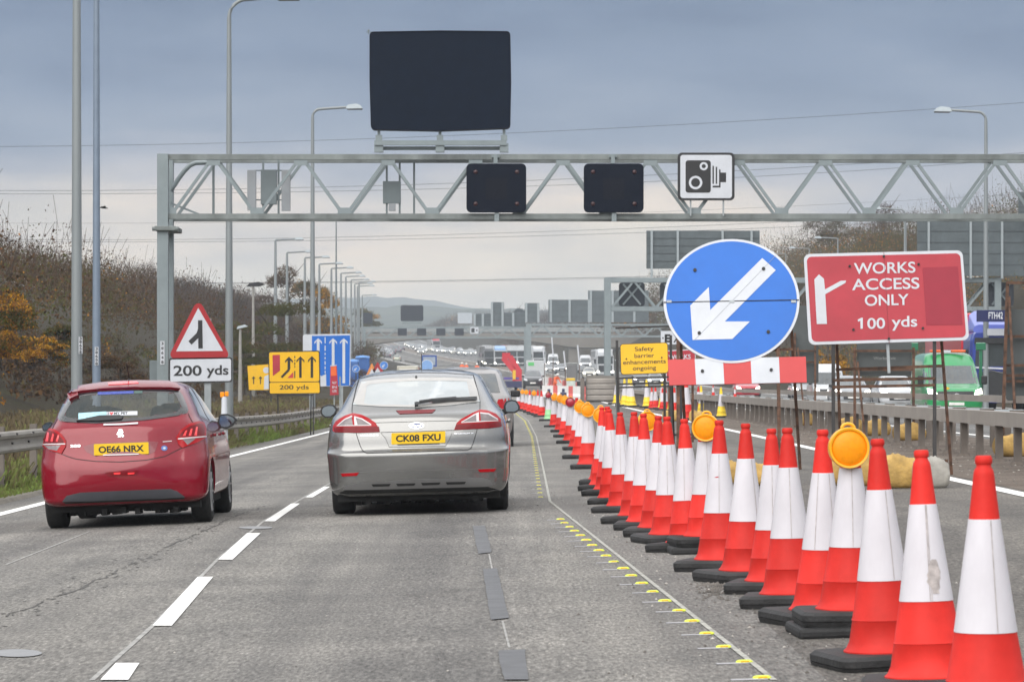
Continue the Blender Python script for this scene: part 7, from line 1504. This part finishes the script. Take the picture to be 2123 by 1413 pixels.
# single trees that stand out
def tree(name, label, px, d, h, wdt, tint, base=None, leafy=260, twigs=70, leaf=.16, group=None, cone_=False, fuzz=.08, dz=0, mat=None):
    leaf *= .62; leafy = int(leafy * 2.4)
    p = at(px, d); p.z += dz; t = thing(name, label, 'tree', p, group=group); mb = MB(); r0 = .05 * h ** .8 * .6
    mb.tube([(0, 0, -.4), (.02 * h, 0, h * .3), (-.01 * h, .01 * h, h * .65), (.01 * h, 0, h * .93)], [r0, r0 * .75, r0 * .4, r0 * .1], 8)
    for k in range(9):
        a = k * 2.4; z = h * (.25 + .07 * k); q = wdt * .42 * (1 - k * .06); mb.tube([(0, 0, z), (math.cos(a) * q * .5, math.sin(a) * q * .5, z + h * .09), (math.cos(a) * q, math.sin(a) * q, z + h * .20)], [r0 * .35, r0 * .2, r0 * .05], 5)
    mb.build('trunk', m_bark, t)
    nb = 15; a = RS.uniform(0, 6.28, nb); zz = RS.uniform(.28, .88, nb); sp = (1 - zz) * 1.1 if cone_ else np.sqrt(np.clip(1 - ((zz - .52) / .5) ** 2, .05, 1)); q = RS.uniform(.2, .75, nb) * sp * wdt / 2
    pos = np.stack([np.cos(a) * q, np.sin(a) * q, zz * h - h * .06], 1); rx = wdt * RS.uniform(.16, .26, nb) * (np.clip(sp, .4, 1) if cone_ else 1); rz = h * RS.uniform(.10, .17, nb)
    C, A, B, T = bush_cloud(pos, rx, rz, np.clip(np.full(nb, tint) + RS.normal(0, .05, nb), 0, 1), leafy // 2, twigs // 6, np.full(nb, leaf), rz * .55, fuzz); quadmesh('crown', C, A, B, T, mat or m_wood, t); return t
tree('golden_tree', 'golden leaved young tree low on the bank at the left edge', 30, 108, 2.9, 2.3, .935, leaf=.08, leafy=420, dz=.2, fuzz=.05); tree('rust_tree', 'rust brown bushy tree at the very left edge below the dark wood', -6, 100, 3.6, 2.6, .88, leaf=.09, leafy=420, dz=.3, fuzz=.06)
tree('yellow_bush', 'yellow green bush between the golden tree and the thick lamp column', 80, 120, 2.0, 2.2, .88, leaf=.10, leafy=380, fuzz=.10); tree('grey_green_bush', 'grey green bush left of the thick lamp column, top of its clump', 122, 125, 2.3, 1.6, .76, leaf=.10, leafy=320)
tree('russet_bush', 'russet bush half hidden behind the red car roof', 250, 118, 2.2, 2.4, .45, leaf=.09, leafy=320)
tree('olive_tree', 'broad olive green tree beside the tall dark headed lamp post', 555, 185, 5.6, 6.4, .70, leaf=.13, leafy=520, fuzz=.06); tree('olive_tree', 'lower olive yellow bush left of the yellow lane sign', 505, 172, 3.4, 3.6, .72, leaf=.11, leafy=420, fuzz=.06)
tree('red_brown_tree', 'tall red brown tree among the far row of lamps', 600, 330, 9.5, 8.0, .50, leaf=.20, leafy=460, twigs=140); tree('red_brown_tree', 'red brown tree just right of the tall far one, at the wood end', 652, 360, 9.5, 6.5, .86, leaf=.2, leafy=420, twigs=140, fuzz=.12); tree('red_brown_tree', 'orange brown tree at the far end of the left woods', 690, 420, 8.0, 6.0, .88, leaf=.22, leafy=380, fuzz=.12)
tree('blue_green_tree', 'hazy dark round tree beyond the far lamps', 745, 700, 12, 11, .78, leaf=.35, leafy=420)
tree('conifer', 'dark conifer standing above the distant sign backs', 1076, 1000, 10.5, 6.2, .4, leaf=.30, leafy=900, twigs=60, mat=m_conif)
for px, d, h, wd_, ti, s in ((1640, 370, 9.5, 8, .62, 'left end tree of the right wood, olive'), (1735, 400, 11, 9, .60, 'tallest tree of the right wood, brown, under the gantry beam'), (1835, 390, 12, 9, .34, 'purple brown tree left of the broad sign back'), (1600, 400, 8, 6, .30, 'bare dark bush beside the blue disc')):
    tree('autumn_tree', s, px, d, h, wd_, ti, leaf=.17, leafy=420, twigs=200, group='trees of the right wood that stand out')
tree('yellow_bush', 'yellow bush glimpsed between the blue disc and the rusty frame', 1718, 190, 4.2, 3.5, .97, leaf=.14, leafy=320)
# grass on the left verge
m_grassm = leafmat('verge_grass', [(0, (.055, .043, .028)), (.4, (.105, .082, .046)), (.6, (.115, .125, .042)), (1, (.135, .20, .045))])
def grass(name, n, u0, u1, y0, y1, hf, tf, pw=1.8, w_=.010):
    ys = y0 + (y1 - y0) * RS.uniform(0, 1, n) ** pw; us = RS.uniform(u0, u1, n); xs = us + .2 * np.clip((ys - 45) / 65, 0, 1); z = gzv(xs, ys); h = hf(us, ys) * RS.uniform(.5, 1.3, n)
    wd_ = np.maximum(w_, ys * 1.6e-4)[:, None]; dr = np.stack([RS.normal(0, .3, n), RS.normal(0, .3, n), np.ones(n)], 1); B = dr * h[:, None] * .5; A = np.stack([np.ones(n), RS.normal(0, .3, n), np.zeros(n)], 1) * wd_
    C = np.stack([xs, ys, z], 1) + B; return tag(quadmesh(name, C, A, B, tf(us, ys), m_grassm), kind='stuff')
grass('kerbside_grass', 30000, -7.5, -6.72, 36, 150, lambda u, y: np.where(noise2(u * 3, y * .7) > .55, .16, .09) + .24 * np.clip((-7.0 - u) / .3, 0, 1), lambda u, y: np.clip(.62 + .55 * (noise2(u * 2.2, y * .5) - .35) + RS.normal(0, .12, len(u)), 0, 1))
grass('dry_verge_grass', 36000, -13.5, -7.15, 34, 190, lambda u, y: .14 + .26 * noise2(u * 1.3, y * .3), lambda u, y: np.clip(.26 + .34 * (noise2(u * 1.1, y * .22) - .4) + RS.normal(0, .13, len(u)), 0, 1))

# ---------------------------------------------------------------- air
def haze():
    mb = MB(); mb.box((0, 3420, 50), (13000, 7190, 104)); m = bpy.data.materials.new('pale_haze'); m.use_nodes = True; nt = m.node_tree; nt.nodes.clear()
    o = N(nt, 'ShaderNodeOutputMaterial'); v = N(nt, 'ShaderNodeVolumePrincipled'); v.inputs['Density'].default_value = HAZE; v.inputs['Color'].default_value = (.84, .92, 1.0, 1); v.inputs['Anisotropy'].default_value = .2
    nt.links.new(v.outputs[0], o.inputs['Volume']); tag(mb.build('haze', m), kind='stuff')
HAZE = 3.4e-4
haze()
